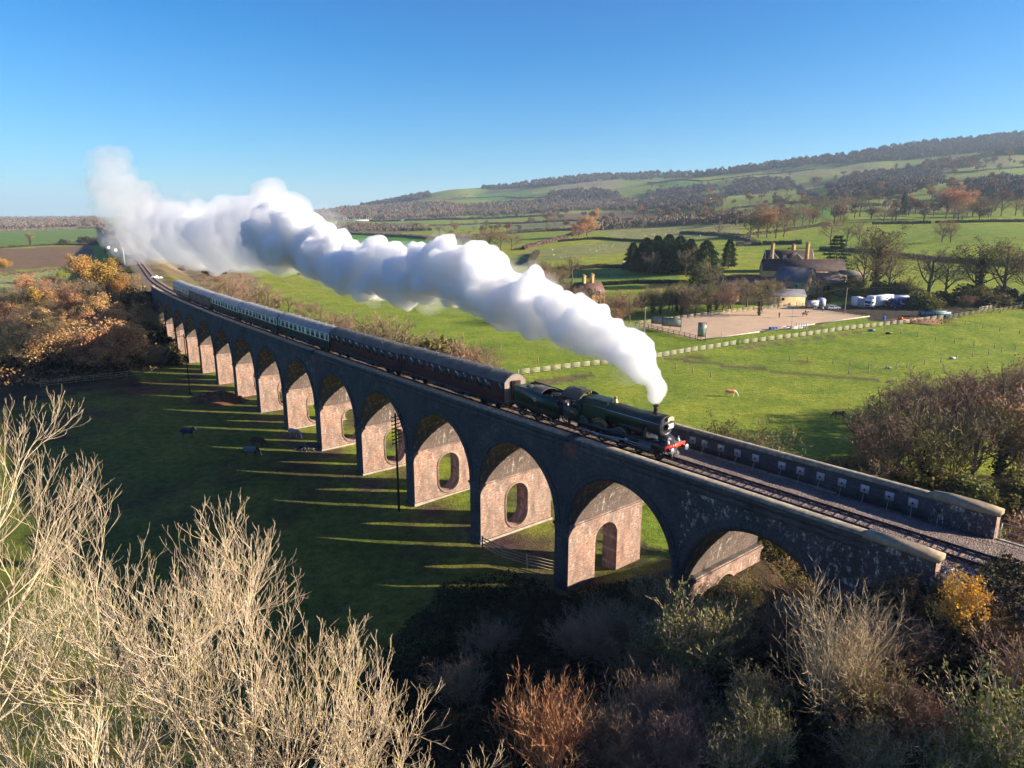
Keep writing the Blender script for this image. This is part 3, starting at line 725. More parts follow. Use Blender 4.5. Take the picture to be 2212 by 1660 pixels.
M_DARKH=leafmat('hedge_leaves',[(.025,.03,.014),(.055,.05,.022),(.10,.075,.04)],trans=0,rnd=.2)
LIB={}
def finish_tree(name,gens,bcut,leaves=None,twig_strips=True,bark=M_BARK,twig=M_TWIG,rng=None,sw=.05,ivy=None):
    root=empty(name); b=MB()
    for P,R in gens[:bcut]: bulk_tubes(b,P,R,6 if R.max()>.08 else 4)
    b.build('trunk',bark,root)
    c=MB()
    for P,R in gens[bcut:]:
        if twig_strips:
            P0=P[:,:-1].reshape(-1,3); P1=P[:,1:].reshape(-1,3); bulk_strips(c,P0,P1,sw,rng)
        else: bulk_tubes(c,P,R,3)
    mats=[twig]
    if leaves:
        n,sz,mt,jit=leaves; P=gens[-1][0].reshape(-1,3); C=P[rng.integers(0,len(P),n)]+rng.normal(size=(n,3))*jit
        bulk_leaves(c,C,np.full(n,sz),rng,1); mats.append(mt)
    if ivy:
        n,sz,mt,h=ivy; P=gens[0][0][0]; tt=rng.uniform(.1,1,n); i=tt*(len(P)-1); j=i.astype(int).clip(0,len(P)-2); C=P[j]+(P[j+1]-P[j])*(i-j)[:,None]+rng.normal(size=(n,3))*h
        mats.append(mt); bulk_leaves(c,C,np.full(n,sz),rng,len(mats)-1)
    c.build('crown',mats,root); return root
def trunk(rng,h,r,k=7,lean=.06,x=0,y=0):
    P=np.zeros((1,k,3)); P[0,:,2]=np.linspace(-.6,h,k); P[0,:,:2]=np.cumsum(rng.normal(size=(k,2))*lean*h/k,0); P[0,:,:2]-=P[0,0,:2]; P[0,:,0]+=x; P[0,:,1]+=y
    return P,(r*np.linspace(1,.5,k))[None,:]
def bare_tree(name,seed,h=13,spread=1.,leaves=None,dense=1,twig=M_TWIG,bark=M_BARK,up=.10,ivy=None,sw=.055,t0=.28):
    rng=np.random.default_rng(seed); P,R=trunk(rng,h*.62,h*.026)
    g=grow(rng,P,R,[dict(n=9,t=(t0,1.),ang=(.5,1.15),len=(.62*spread,.95*spread),up=up,wob=.13,k=6,r=.6,taper=.35),
        dict(n=6,t=(.2,1.),ang=(.4,1.0),len=(.5,.75),up=up*.8,wob=.2,k=5,r=.55),
        dict(n=6,t=(.15,1.),ang=(.4,1.0),len=(.5,.8),up=up,wob=.2,k=4,r=.5),
        dict(n=int(5*dense),t=(.1,1.),ang=(.35,.9),len=(.5,.9),up=up,wob=.25,k=3,r=.5)])
    return finish_tree(name,g,3,leaves,True,bark,twig,rng,sw,ivy)
def shrub(name,seed,h=4,w=3.,stems=14,twig=M_TWIG,leaves=None,sw=.03,up=.12,dense=5,spread=.9,tip=.4):
    rng=np.random.default_rng(seed); N=stems; k=6; P=np.zeros((N,k,3)); az=rng.uniform(0,2*pi,N); tl=rng.uniform(.05,spread,N)*w/h*.6
    d=unit(np.stack([np.cos(az)*tl,np.sin(az)*tl,np.ones(N)],1)); P[:,0,:2]=rng.normal(size=(N,2))*w*.07; P[:,0,2]=-.4; L=h*rng.uniform(.65,1.,N)
    for q in range(1,k): d=unit(d+np.array([0,0,1])*up*.5+rng.normal(size=(N,3))*.09); P[:,q]=P[:,q-1]+d*(L/(k-1))[:,None]
    R=np.outer(rng.uniform(.5,1,N)*h*.0045,np.linspace(1,tip,k))
    g=grow(rng,P,R,[dict(n=dense+2,t=(.25,1.),ang=(.3,.8),len=(.35,.6),up=up,wob=.12,k=4,r=.6,rmin=.012),dict(n=dense,t=(.2,1.),ang=(.3,.8),len=(.4,.7),up=up,wob=.16,k=3,r=.6,rmin=.01)])
    return finish_tree(name,g,1,leaves,True,twig,twig,rng,sw)
def conifer(name,seed,h=14,w=3.2,col=M_NEED,flat=False,n=5200):
    rng=np.random.default_rng(seed); root=empty(name); b=MB(); b.tube([(0,0,-.6),(0,0,h*.5),(0,0,h*.97)],[h*.018,h*.012,.03],6); b.build('trunk',M_BARK,root)
    c=MB(); z=h*(.12+.88*rng.uniform(0,1,n)**1.15) if not flat else h*(.08+.9*rng.integers(0,11,n)/11.+rng.normal(size=n)*.012)
    rad=(w*np.clip(1-(z/h)**2.6,0,1)**.8*(1+.22*np.sin(z*3.1+rng.uniform(0,6)))+.15) if not flat else (w*(1-z/h)**.8*(1+.3*np.sin(z*4.))+.2); az=rng.uniform(0,2*pi,n); az+=.35*np.sin(az*7+np.round(z*1.5)*2.1)
    q=rng.uniform(.35,1.05,n)*rad; C=np.stack([q*np.cos(az),q*np.sin(az),z-q*(.22 if not flat else .02)+rng.normal(size=n)*.12],1)
    d=np.stack([np.cos(az),np.sin(az),np.full(n,-.25 if not flat else .05)],1)+rng.normal(size=(n,3))*.35
    bulk_strips(c,C,C+unit(d)*rng.uniform(.35,.8,(n,1)),np.full(n,.22),rng); c.build('crown',col,root); return root
def blob(name,seed,h=4,w=4,n=2500,sz=.3,mats=(M_DARKH,),twig=M_TWIG,nstem=300):
    """round evergreen or ivy-clad bush: leaf sprays on lumpy clusters with stems showing"""
    rng=np.random.default_rng(seed); root=empty(name); c=MB(); K=14; cc=rng.normal(size=(K,3)); cc=unit(cc)*rng.uniform(.2,.75,(K,1)); cc[:,2]=np.abs(cc[:,2])
    i=rng.integers(0,K,n); d=unit(rng.normal(size=(n,3))); C=cc[i]+d*rng.uniform(.2,.42,(n,1)); C*=np.array([w/2,w/2,h*.8]); C[:,2]=np.maximum(C[:,2],.05)
    bulk_leaves(c,C,np.full(n,sz),rng,0)
    az=rng.uniform(0,2*pi,nstem); P0=np.stack([np.cos(az)*w*.15,np.sin(az)*w*.15,np.zeros(nstem)],1)*rng.uniform(0,1,(nstem,1)); e=cc[rng.integers(0,K,nstem)]*np.array([w/2,w/2,h*.9])*rng.uniform(.9,1.35,(nstem,1))+rng.normal(size=(nstem,3))*.15*w*.3
    e[:,2]=np.abs(e[:,2]); bulk_strips(c,P0*.5+e*.5,e,np.full(nstem,.04+.006*h),rng,1)
    c.build('crown',[mats[0],twig],root)
    b=MB(); b.tube([(0,0,-.5),(0,0,h*.3),(.1*w,0,h*.6)],[.05*h**.7,.04*h**.7,.02],5); b.build('trunk',M_BARK,root); return root
def fartree(name,seed,h=11,w=10,n=420,mat=M_FAR,sz=1.1):
    rng=np.random.default_rng(seed); root=empty(name); c=MB(); K=9; cc=unit(rng.normal(size=(K,3)))*rng.uniform(.25,.7,(K,1)); i=rng.integers(0,K,n); C=cc[i]+unit(rng.normal(size=(n,3)))*rng.uniform(.1,.42,(n,1)); C=C*np.array([w/2,w/2,h*.40])+np.array([0,0,h*.60])
    d=unit(C-np.array([0,0,h*.25])+rng.normal(size=(n,3))*2); bulk_strips(c,C-d*sz*.5,C+d*sz*.5,np.full(n,sz*.34),rng); c.build('crown',mat,root)
    b=MB(); b.tube([(0,0,-1),(0,0,h*.35),(.05*w,0,h*.7)],[.035*h,.028*h,.01*h],5)
    for a in range(5): an=a*1.26+rng.uniform(0,.6); b.tube([(0,0,h*.28),(cos(an)*w*.22,sin(an)*w*.22,h*.6)],[.018*h,.006*h],4)
    b.build('trunk',M_BARK,root); return root
LIB['bare']=[bare_tree('bare_tree',s,13,sp,twig=tw) for s,sp,tw in((1,1.,M_TWIG),(2,1.15,M_TWIG),(3,.85,M_TWIGG))]
LIB['oak']=[bare_tree('brown_oak',s,13,1.25,(900,.26,M_LBRN,.35),up=.03) for s in (11,12)]
LIB['russet']=[bare_tree('russet_oak',21,13,1.25,(6500,.34,M_LRUS,.45),up=.02,dense=1)]
LIB['orange']=[bare_tree('orange_tree',31,12,1.0,(4200,.34,M_LRUS,.4))]
LIB['golden']=[bare_tree('golden_willow',41,9,1.0,(5000,.26,leafmat('leaves_willow_gold',[(.38,.20,.05),(.55,.32,.08),(.62,.42,.15)],rnd=.1),.4),up=.2,twig=M_TWIGG)]
LIB['olive']=[bare_tree('ivy_clad_tree',51,11,.9,(800,.22,M_LOLV,.35),twig=M_TWIGG,ivy=(700,.3,M_LGRN,.28))]
LIB['shrub']=[shrub('bare_shrub',61,5,4.5,22,M_TWIG,None,.05,dense=6),shrub('bare_shrub',62,5,5,24,M_TWIGG,None,.05,dense=6),shrub('bare_shrub',63,5,4.5,22,M_TWIG,(700,.16,M_LRUS,.2),.05,dense=6)]
LIB['conifer']=[conifer('pine_tree',71,13,2.6),conifer('pine_tree',72,13,3.0),conifer('pine_tree',75,12,2.2)]
LIB['spruce']=[conifer('spruce_tree',73,13,4.8,n=8000)]; LIB['cedar']=[conifer('cedar_tree',74,14,5.5,flat=True,n=5200)]
LIB['bush']=[blob('hedge_bush',81,4,5,2600,.34),blob('hedge_bush',82,4,4.5,2600,.34)]
LIB['ivybush']=[blob('ivy_bush',83,4,5,4200,.24,(M_LOLV,),M_TWIGG)]
LIB['far']=[fartree('distant_tree',91,11,11),fartree('distant_tree',92,11,9),fartree('distant_tree',93,12,13,560)]
LIB['faro']=[fartree('distant_orange_tree',94,11,10,460,M_FARO)]
LIBH={'bare':13,'oak':12.5,'russet':12.5,'orange':12,'golden':10,'olive':11,'shrub':5,'conifer':13,'spruce':13,'cedar':14,'bush':3.8,'ivybush':3.8,'far':11.5,'faro':11.5}
for k,v in LIB.items():      # measure real heights of the prototypes, so trees can be sized in metres
    for o in v:
        z=max(max((q.co.z for q in c.data.vertices),default=1) for c in o.children); o['_h']=z
_used=set()
TR=np.random.default_rng(5)
def put(kind,x,y,h,label=None,group=None,cat='tree',wsc=1.,idx=None,z=None):
    L=LIB[kind]; src=L[TR.integers(len(L)) if idx is None else idx]; s=h/src['_h']; zz=float(T(np.array([x]),np.array([y]))[0]) if z is None else z
    first=src.name not in _used
    o=src if first else dup(src); _used.add(src.name)
    o.location=(x,y,zz-.15); o.rotation_euler=(0,0,TR.uniform(0,2*pi)); o.scale=(s*wsc,s*wsc,s)
    tag(o,label,cat,group); return o
def putv(kind,u,v,hpx,label=None,group=None,cat='tree',**k):
    p=hit(u,v); dist=hypot(p[1],CZ-p[2]); return put(kind,p[0],p[1],hpx*dist/F,label,group,cat,z=p[2],**k)
# ================================================================ TREES, HEDGES, WOODS
G_R='bare trees standing in the pastures'
for k,u,v,h,lab,ws in [
 ('spruce',1522,614,96,'broad deep green spruce in front of the pine clump',1.0),
 ('conifer',1573,580,64,'lone dark pine right of the spruce at the end of the clump',1.1),
 ('bare',1530,645,88,'bare grey-brown tree in front of the green spruce',1.0),
 ('bush',1428,590,26,'round bare bush alone in the striped green field',1.0),
 ('cedar',1803,592,84,'layered dark cedar right of the farmhouse',1.),
 ('bare',1552,508,34,'small bare tree at the corner hedge of the pale sheep field',1.2),
 ('bare',1620,514,60,'leftmost bare tree of the clump above the corner hedge',1.),
 ('bare',1638,513,64,'second bare tree of the clump above the corner hedge',1.),
 ('russet',1656,514,70,'rust-coloured tree in the middle of the clump above the corner hedge',.8),
 ('oak',1675,515,62,'bare oak with a leaning trunk right of the rust-coloured tree',1.),
 ('bare',1693,512,56,'thin bare tree on the right edge of the clump above the hedge',1.),
 ('oak',1794,524,66,'bare tree with an orange tinted top behind the cedar',1.),
 ('bare',1828,532,50,'small bare tree on the grass right of the cedar',1.),
 ('bare',1854,532,56,'bare tree between the cedar and the tall ivy tree',.8),
 ('olive',1887,634,158,'very tall bare tree with an ivy trunk behind the white horse lorry',1.1),
 ('oak',1918,640,120,'brown leaved tree to the right of the very tall ivy tree',1.),
 ('bare',1862,628,120,'slender bare tree left of the very tall ivy tree',.9),
 ('bare',2004,648,118,'big bare oak behind the yard hedge, left of the pair',1.1),
 ('bare',2040,648,108,'big bare oak behind the yard hedge, right of the pair',1.1),
 ('olive',2112,652,146,'massive ivy-clad oak at the right behind the dark hedge',1.2),
 ('bare',2166,652,132,'wide bare tree right of the massive ivy-clad oak',1.2),
 ('oak',2226,655,140,'bare tree cut by the right edge of the photo',1.2),
 ('oak',2034,523,50,'left one of two dark oaks alone in the green pasture',1.2),
 ('oak',2053,524,48,'right one of two dark oaks alone in the green pasture',1.2),
 ('conifer',1949,467,50,'narrow dark conifer on the upper pasture',.55),
 ('russet',2060,472,72,'tallest russet tree of the group on the upper pasture',1.),
 ('oak',2043,473,58,'dark tree left of the tallest russet tree',1.),
 ('oak',2078,476,52,'bare tree right of the tallest russet tree',1.),
 ('golden',1284,483,34,'pale golden tree among the middle hedges',1.),
 ('orange',1268,510,44,'round reddish brown tree on the sheep field edge',1.5),
 ('orange',1250,512,30,'lower reddish bush left of the round reddish brown tree',1.6),
 ('golden',10,590,36,'golden tree at the left edge beside the ploughed field',1.3),
 ('olive',66,529,30,'pale olive tree in the far left hedge',1.2),
 ('bare',183,491,27,'tree with a flat crown on the far left skyline',1.6),
 ('bare',205,491,27,'second tree on the far left skyline near the steam',1.4),
 ('bare',1236,612,64,'bare birch clump left of the stone cottage',1.),
 ('russet',1338,680,46,'red leaved tree right of the stone cottage',.7),
 ('olive',1680,668,34,'dark ivy column at the corner of the riding arena',.6),
 ('bare',1762,640,60,'pale bare tree in front of the long barn',1.1),
 ('olive',1640,682,76,'olive tree in front of the dark barn roofs',1.1),
 ('bare',2186,585,46,'bare tree with a spreading crown at the upper right edge',1.4)]:
    putv(k,u,v,h,lab,None,'bush' if k=='bush' else 'tree',wsc=ws)
for i,(u,v,h) in enumerate([(1366,586,74),(1377,590,60),(1389,588,78),(1401,592,72),(1412,588,80),(1424,590,76),(1436,587,80),(1448,591,76),(1460,588,80),(1472,590,72),(1484,588,78),(1497,590,70),(1395,578,78),(1419,577,80),(1443,576,82),(1467,577,80),(1490,577,74)]):
    putv('conifer',u,v,h*.84,'dark pine in the dense clump behind the striped green field','pines of the dense clump',wsc=1.45)
for u,v,h in [(1408,594,52),(1480,594,58),(1505,592,60)]: putv('bare',u,v,h,'grey bare tree mixed into the pine clump','grey trees in the pine clump')
for u,v,h in [(935,540,40),(962,541,50),(1000,541,44),(1030,541,46),(1058,540,54),(1082,539,52),(1105,540,46)]:
    putv('oak',u,v,h,'brown oak in the hedge row above the steam','oaks in the hedge row above the steam',wsc=1.25)
for u,v,h in ((1256,702,92),(1282,708,88),(1302,704,84),(1240,696,80)): putv('bare',u,v,h,'bare tree rising in front of the stone cottage','trees in front of the cottage')
# park trees across the middle and upper pastures
mid=[(1592,484,32),(1608,490,36),(1682,455,30),(1700,490,44),(1716,492,40),(1733,489,46),(1748,486,36),(1768,470,40),(1795,465,42),(1812,468,34),(1823,467,46),(1857,468,48),(1883,472,36),(1909,484,48),(1934,462,34),(1977,463,28),(1999,465,38),(2016,466,30),(2089,467,40),(2116,467,44),(2140,468,34),(2162,467,46),(2193,466,50),(2210,468,40),(1552,449,28),(1500,470,30),(1510,475,28),(1535,478,28),(1560,480,34),(1580,476,34),(1642,470,36),(1660,474,36),(1740,452,30),(1775,445,32),(1830,440,30),(1350,466,26),(1380,470,28),(1425,476,24),(1460,474,28),(1870,440,30),(1900,425,28),(1960,425,26),(2010,410,30),(1870,395,24),(2060,415,30),(2140,410,28),(1700,420,24),(1760,405,24),(1620,440,24),(1340,440,20),(1400,432,20),(1480,430,22),(1990,372,24),(2020,368,24),(1960,375,22),(2130,350,24),(2180,345,24),(2110,355,22)]
for i,(u,v,h) in enumerate(mid):
    kd='oak' if (i*7)%5<2 and h>34 else ('bare' if h>30 else ('faro' if i%4==0 else 'far'))
    putv(kd,u,v,h,{'oak':'brown-leaved park tree on the hillside pasture','bare':'bare park tree on the hillside pasture','far':'small grey tree high on the hillside','faro':'small orange tree high on the hillside'}[kd],{'oak':'brown park trees','bare':'bare park trees','far':'small hillside trees','faro':'small orange hillside trees'}[kd],wsc=1.1)
def world_poly(ps): return [hit(*p)[:2] for p in ps]
def scatter(kinds,poly,n,h,seed,label,group,cat='tree',wsc=1.,jit=.3,minv=None):
    if label is None: return
    rng=np.random.default_rng(seed); us=[p[0] for p in poly]; vs=[p[1] for p in poly]; k=0; t=0
    while k<n and t<n*30:
        t+=1; u=rng.uniform(min(us),max(us)); v=rng.uniform(min(vs),max(vs))
        if not in_poly(np.array([u]),np.array([v]),poly)[0]: continue
        p=hit(u,v); kd=kinds[rng.integers(len(kinds))]; hh=rng.uniform(*h)
        s__,o__=SO(p[0],p[1])
        if (-11.6<o__[0]<1.6 and -60<s__[0]<700) or (-60<s__[0]<-21 and -13<o__[0]<5.5): continue
        put(kd,p[0],p[1],hh,label[kd] if isinstance(label,dict) else label,(group[kd] if isinstance(group,dict) else group),cat,wsc=wsc*rng.uniform(.85,1.25),z=p[2]); k+=1
# belt round the cottage and along the arena
scatter(['bare','bare','olive','shrub'],[(1128,640),(1130,600),(1210,600),(1240,640),(1240,680),(1150,670)],16,(7,11),1,{'bare':'bare tree in the belt left of the cottage','olive':'ivy grown tree in the belt left of the cottage','shrub':'bare shrub in the belt left of the cottage'},{'bare':'belt trees left of the cottage','olive':'ivy trees left of the cottage','shrub':'shrubs left of the cottage'})
scatter(['olive','bare','bare','shrub'],[(1320,700),(1315,668),(1420,655),(1560,650),(1690,640),(1690,662),(1540,680),(1372,700)],34,(7,10.5),2,{'bare':'bare tree in the belt behind the riding arena','olive':'olive tree in the belt behind the riding arena','shrub':'bare shrub at the back rail of the riding arena'},{'bare':'belt trees behind the arena','olive':'olive trees behind the arena','shrub':'shrubs behind the arena'},wsc=1.1)
scatter(['shrub','bare'],[(1250,715),(1240,690),(1340,690),(1372,704),(1340,725)],9,(4.5,7.5),3,{'bare':'small bare tree in front of the cottage','shrub':'bare shrub in front of the cottage'},{'bare':'small trees before the cottage','shrub':'shrubs before the cottage'})
scatter(['ivybush','bush','shrub'],[(1985,668),(1990,650),(2212,646),(2260,650),(2260,668),(2100,664)],20,(4,6.5),4,{'ivybush':'ivy-covered bush in the dark hedge right of the yard','bush':'dark bush in the hedge right of the yard','shrub':'bare shrub in the hedge right of the yard'},{'ivybush':'ivy bushes right of the yard','bush':'dark bushes right of the yard','shrub':'shrubs right of the yard'},'bush',wsc=1.5)
scatter(['olive','bare','ivybush'],[(1700,645),(1760,640),(1860,632),(1985,640),(1985,652),(1860,648),(1740,655)],16,(4,7.5),5,{'olive':'olive tree behind the parked horse lorries','bare':'bare tree behind the parked horse lorries','ivybush':'ivy bush behind the parked horse lorries'},{'olive':'olive trees behind the lorries','bare':'bare trees behind the lorries','ivybush':'ivy bushes behind the lorries'},wsc=1.2)
# bank behind the train
scatter(['shrub','shrub','bare'],[(436,606),(520,590),(600,640),(720,700),(800,745),(740,745),(600,680),(470,640)],46,(4,6.5),6,{'shrub':'bare brown shrub on the bank behind the train','bare':'small bare tree on the bank behind the train'},{'shrub':'shrubs on the bank behind the train','bare':'small trees on the bank behind the train'},wsc=1.2)
for u,v,h in [(470,690,100),(500,700,112),(540,705,118),(560,700,98),(585,700,82)]: putv('bare',u,v,h,'thin bare tree rising behind the rear coaches','thin bare trees behind the rear coaches')
scatter(['olive','ivybush','bare','shrub'],[(770,800),(770,760),(850,780),(960,800),(1070,800),(1075,845),(960,850),(860,830)],40,(6.5,10),7,{'olive':'olive green tree in the belt between train and meadow','ivybush':'ivy bush in the belt between train and meadow','bare':'bare tree in the belt between train and meadow','shrub':'brown shrub in the belt between train and meadow'},{'olive':'olive belt trees behind the train','ivybush':'ivy bushes behind the train','bare':'bare belt trees behind the train','shrub':'belt shrubs behind the train'},wsc=1.1)
for u,v,h in [(800,790,128),(832,795,132),(870,800,120)]: putv('bare',u,v,h,'tall bare tree in the belt behind the second cream coach','tall bare trees behind the cream coach')
# hawthorns behind the far parapet and the scrub mass on the right
putv('olive',1548,1052,172,'left of two lichen-grey hawthorns behind the parapet',None,'tree',wsc=.8)
LIB['haw']=[bare_tree('hawthorn_tree',s,8,1.25,None,1,M_TWIGG,M_TWIGG,up=.02,t0=.2,sw=.045) for s in (301,302)]
for o in LIB['haw']: o['_h']=max(q.co.z for c in o.children for q in c.data.vertices)
putv('haw',1602,1058,176,'spreading lichen-grey hawthorn behind the parapet above the plates',None,'tree',wsc=1.15)
putv('haw',1660,1062,150,'lower hawthorn right of the spreading one behind the parapet',None,'tree',wsc=1.1)
for i,(u,v,h) in enumerate([(1860,1010,140),(1905,1000,165),(1950,985,170),(1995,980,190),(2045,985,195),(2090,980,190),(2140,975,200),(2190,970,200),(2240,970,210),(1885,1060,150),(1935,1055,170),(1985,1060,180),(2040,1050,190),(2095,1050,200),(2150,1045,210),(2210,1040,220),(2290,980,220),(2330,1040,220)]):
    kd=['bare','shrub','bare','oak'][i%4] if v<1040 else ['shrub','bare','olive'][i%3]
    putv(kd,u,v,h,'%s in the tall thicket right of the viaduct'%{'bare':'bare tree','shrub':'bare shrub','oak':'brown leaved tree','olive':'ivy grown tree'}[kd],'thicket right of the viaduct: '+kd,wsc=1.15)
for i,(u,v,h) in enumerate([(1885,930,66),(1935,918,92),(1985,912,114),(2035,908,112),(2095,903,108),(2155,898,108),(2210,893,112),(2270,890,120),(1960,940,110),(2070,935,125),(2180,930,130)]):
    putv(['shrub','bare','oak','bare'][i%4] if h<110 else ['bare','oak'][i%2],u,v,h,'tree of the back row in the tall thicket, nearest the paddock','back row of the right-hand thicket',wsc=1.2)
scatter(['shrub','ivybush'],[(1790,1075),(1860,1075),(2212,1130),(2300,1120),(2300,1060),(1900,1040),(1800,1040)],34,(2.2,4.2),9,{'shrub':'low brown shrub along the far side of the viaduct end','ivybush':'low leafy bramble clump along the far side of the viaduct end'},{'shrub':'low shrubs beyond the viaduct end','ivybush':'bramble clumps beyond the viaduct end'},'bush',wsc=1.3)
for s_,o_,h_ in [(-30,-15,5),(-26,-13,4.5),(-22,-14,5),(-18,-13.5,4.2),(-14,-14,4.5),(-10,-13,4),(-6,-14,4.5),(-2,-13.5,3.6),(2,-15,3.8),(-28,-20,6),(-22,-19,6),(-16,-19,5.5),(-10,-19,5),(-4,-18,4.5),(-12,-12.2,3.0),(-8,-11.8,2.6)]:
    p=W(s_,o_,0); put('shrub' if int(s_)%4 else 'ivybush',p[0],p[1],h_,'brown bush on the shaded ground behind the road arch','bushes behind the road arch','bush',wsc=1.3)
# autumn wood at the left end of the viaduct
for k,u,v,h,lab,ws in [
 ('golden',232,640,86,'glowing golden willow beside the far bend of the line',1.2),('golden',262,650,60,'smaller golden willow nearest the far track',1.2),('golden',196,632,82,'golden tree left of the glowing willow',1.1),('orange',176,612,66,'orange topped tree behind the golden ones',1.1),
 ('russet',75,650,62,'dark tree with a bright rust crown at the left field edge',1.2),('russet',150,800,118,'broad oak in pale pink-orange leaf on the shaded slope',1.5),('russet',225,760,98,'second pale orange oak right of the broad one',1.3),
 ('orange',160,690,66,'ochre leaved tree in the middle of the left wood',1.2),('haw',318,740,92,'sunlit pale bare tree at the foot of the first arches',1.2),('haw',352,742,80,'second sunlit pale tree touching the first arches',1.1),
 ('olive',62,810,110,'bare tree with ivy-green trunk at the left wood edge',1.),('bare',20,790,110,'bare tree at the left picture edge beside the wood',1.),('orange',100,742,80,'brown-orange tree left of the broad pink-orange oak',1.2)]:
    putv(k,u,v,h,lab,None,'tree',wsc=ws)
scatter(['bare','oak','bare','orange'],[(-40,760),(-40,690),(60,640),(130,600),(215,640),(215,720),(130,740),(60,770)],36,(7.5,11),12,{'bare':'bare tree in the autumn wood on the left','oak':'brown-leaved tree in the autumn wood on the left','orange':'orange tree in the autumn wood on the left'},{'bare':'bare trees of the left wood','oak':'brown trees of the left wood','orange':'orange trees of the left wood'},wsc=1.2)
scatter(['shrub','shrub','bush'],[(215,560),(240,500),(262,540),(330,640),(372,700),(380,790),(300,800),(200,790),(260,700),(290,660)],60,(3,6),13,{'shrub':'brown shrub on the railway slope at the left','bush':'dark bush on the railway slope at the left'},{'shrub':'shrubs of the left railway slope','bush':'bushes of the left railway slope'},'bush',wsc=1.3)
scatter(['bush','bare'],[(85,530),(85,523),(205,521),(205,528)],9,(5,8),14,{'bush':'round bush in the hedge above the ploughed field','bare':'small tree in the hedge above the ploughed field'},{'bush':'bushes above the ploughed field','bare':'small trees above the ploughed field'},'bush',wsc=1.3)
scatter(['shrub','bush'],[(345,585),(440,565),(520,585),(440,600)],16,(2,3.5),15,{'shrub':'rough dry shrub beside the far track','bush':'dark bush beside the far track'},{'shrub':'dry shrubs by the far track','bush':'dark bushes by the far track'},'bush',wsc=1.4)
scatter(['bare','oak','orange','haw','orange','golden'],[(-60,800),(-60,660),(20,640),(110,660),(200,700),(300,730),(330,800),(200,815)],44,(7,11.5),16,{'bare':'bare tree low in the autumn wood on the left','oak':'brown-leaved tree low in the autumn wood on the left','orange':'orange tree low in the autumn wood on the left','haw':'pale lichened tree low in the autumn wood on the left','golden':'golden tree low in the autumn wood on the left'},{'bare':'lower bare trees of the left wood','oak':'lower brown trees of the left wood','orange':'lower orange trees of the left wood','haw':'pale trees of the left wood','golden':'golden trees of the left wood'},wsc=1.2)
scatter(['far','far','faro','bare'],[(1000,470),(1100,455),(1500,450),(1600,440),(2212,430),(2212,478),(1700,490),(1300,486),(1000,490)],110,(11,18),17,{'far':'bare hedgerow tree on the lower hillside','faro':'orange hedgerow tree on the lower hillside','bare':'open crowned tree on the lower hillside'},{'far':'hedgerow trees of the lower hillside','faro':'orange hedgerow trees of the lower hillside','bare':'open crowned trees of the lower hillside'},wsc=1.15)
scatter(['far','far','faro'],[(1350,395),(1560,385),(1780,362),(2000,355),(2250,345),(2250,425),(1800,440),(1400,432)],125,(10,17),18,{'far':'scattered tree on the upper hillside','faro':'rusty scattered tree on the upper hillside'},{'far':'scattered trees of the upper hillside','faro':'rusty trees of the upper hillside'},wsc=1.2)
scatter(['far','faro','bare'],[(700,500),(940,512),(1290,500),(1350,490),(1180,484),(700,486)],30,(8,14),19,{'far':'tree in the hedges behind the bright green field','faro':'orange tree in the hedges behind the bright green field','bare':'open tree in the hedges behind the bright green field'},{'far':'hedge trees behind the bright field','faro':'orange hedge trees behind the bright field','bare':'open hedge trees behind the bright field'},wsc=1.3)
# hedges
def hedge(pts,h,w,label,mat=M_DARKH,dens=1.,world=False,name='hedge'):
    P=np.array([p if world else hit(*p)[:2] for p in pts]); L=np.hypot(*np.diff(P,axis=0).T); cum=np.concatenate([[0],np.cumsum(L)]); tot=cum[-1]
    rng=np.random.default_rng(int(abs(P[0,0]*7+P[0,1]))%9999); dist=np.hypot(P[:,0],P[:,1]).mean(); sz=max(.35,dist*.0011); n=int(min(14000,tot*(h*2+w)*2.2*dens/(sz*sz)))
    t=rng.uniform(0,tot,n); x=np.interp(t,cum,P[:,0]); y=np.interp(t,cum,P[:,1]); i=np.searchsorted(cum,t).clip(1,len(P)-1); d=unit(P[i]-P[i-1]); nx=-d[:,1]; ny=d[:,0]
    hh=h*(.85+.35*vnoise(x,y,5,7)+.25*vnoise(x,y,21,8)); a=rng.uniform(-.15,pi+.15,n); o=np.cos(a)*w/2*rng.uniform(.7,1.05,n); zz=np.maximum(np.sin(a),0)**.6*hh*rng.uniform(.55,1.08,n)
    side=rng.uniform(0,1,n)<.4; zz=np.where(side,rng.uniform(0,1,n)*hh,zz)
    X=x+nx*o; Y=y+ny*o; Z=T(X,Y)+zz; o0=(P[0,0],P[0,1],float(T(P[:1,0],P[:1,1])[0])); b=MB(); bulk_leaves(b,np.stack([X,Y,Z],1)-np.array(o0),np.full(n,sz),rng,0)
    # dark woody core so that the hedge is solid
    k=max(2,int(tot/6)); tt=np.linspace(0,tot,k); cx_=np.interp(tt,cum,P[:,0]); cy_=np.interp(tt,cum,P[:,1]); i=np.searchsorted(cum,tt).clip(1,len(P)-1); d=unit(P[i]-P[i-1]); G=T(cx_,cy_)
    rows=[]
    for o,z in ((-w*.36,-.3),(-w*.3,h*.62),(w*.3,h*.62),(w*.36,-.3)): rows.append(np.stack([cx_-d[:,1]*o,cy_+d[:,0]*o,G+z],1)-np.array(o0))
    b.grid(np.stack(rows,1),0); ob=b.build(name,mat,loc=o0); tag(ob,label,'hedge'); return ob
hedge([(1160,592),(1230,584),(1300,578),(1362,580)],2.4,2.5,'hedge along the lower edge of the sheep field left of the pines')
hedge([(1205,523),(1290,517),(1380,522),(1440,526)],2.2,2.2,'clipped hedge between the two pale sheep fields')
hedge([(1556,512),(1585,516),(1612,520),(1640,531)],3.2,4,'tall brown hedge curving round the corner of the lit pasture',M_FAR)
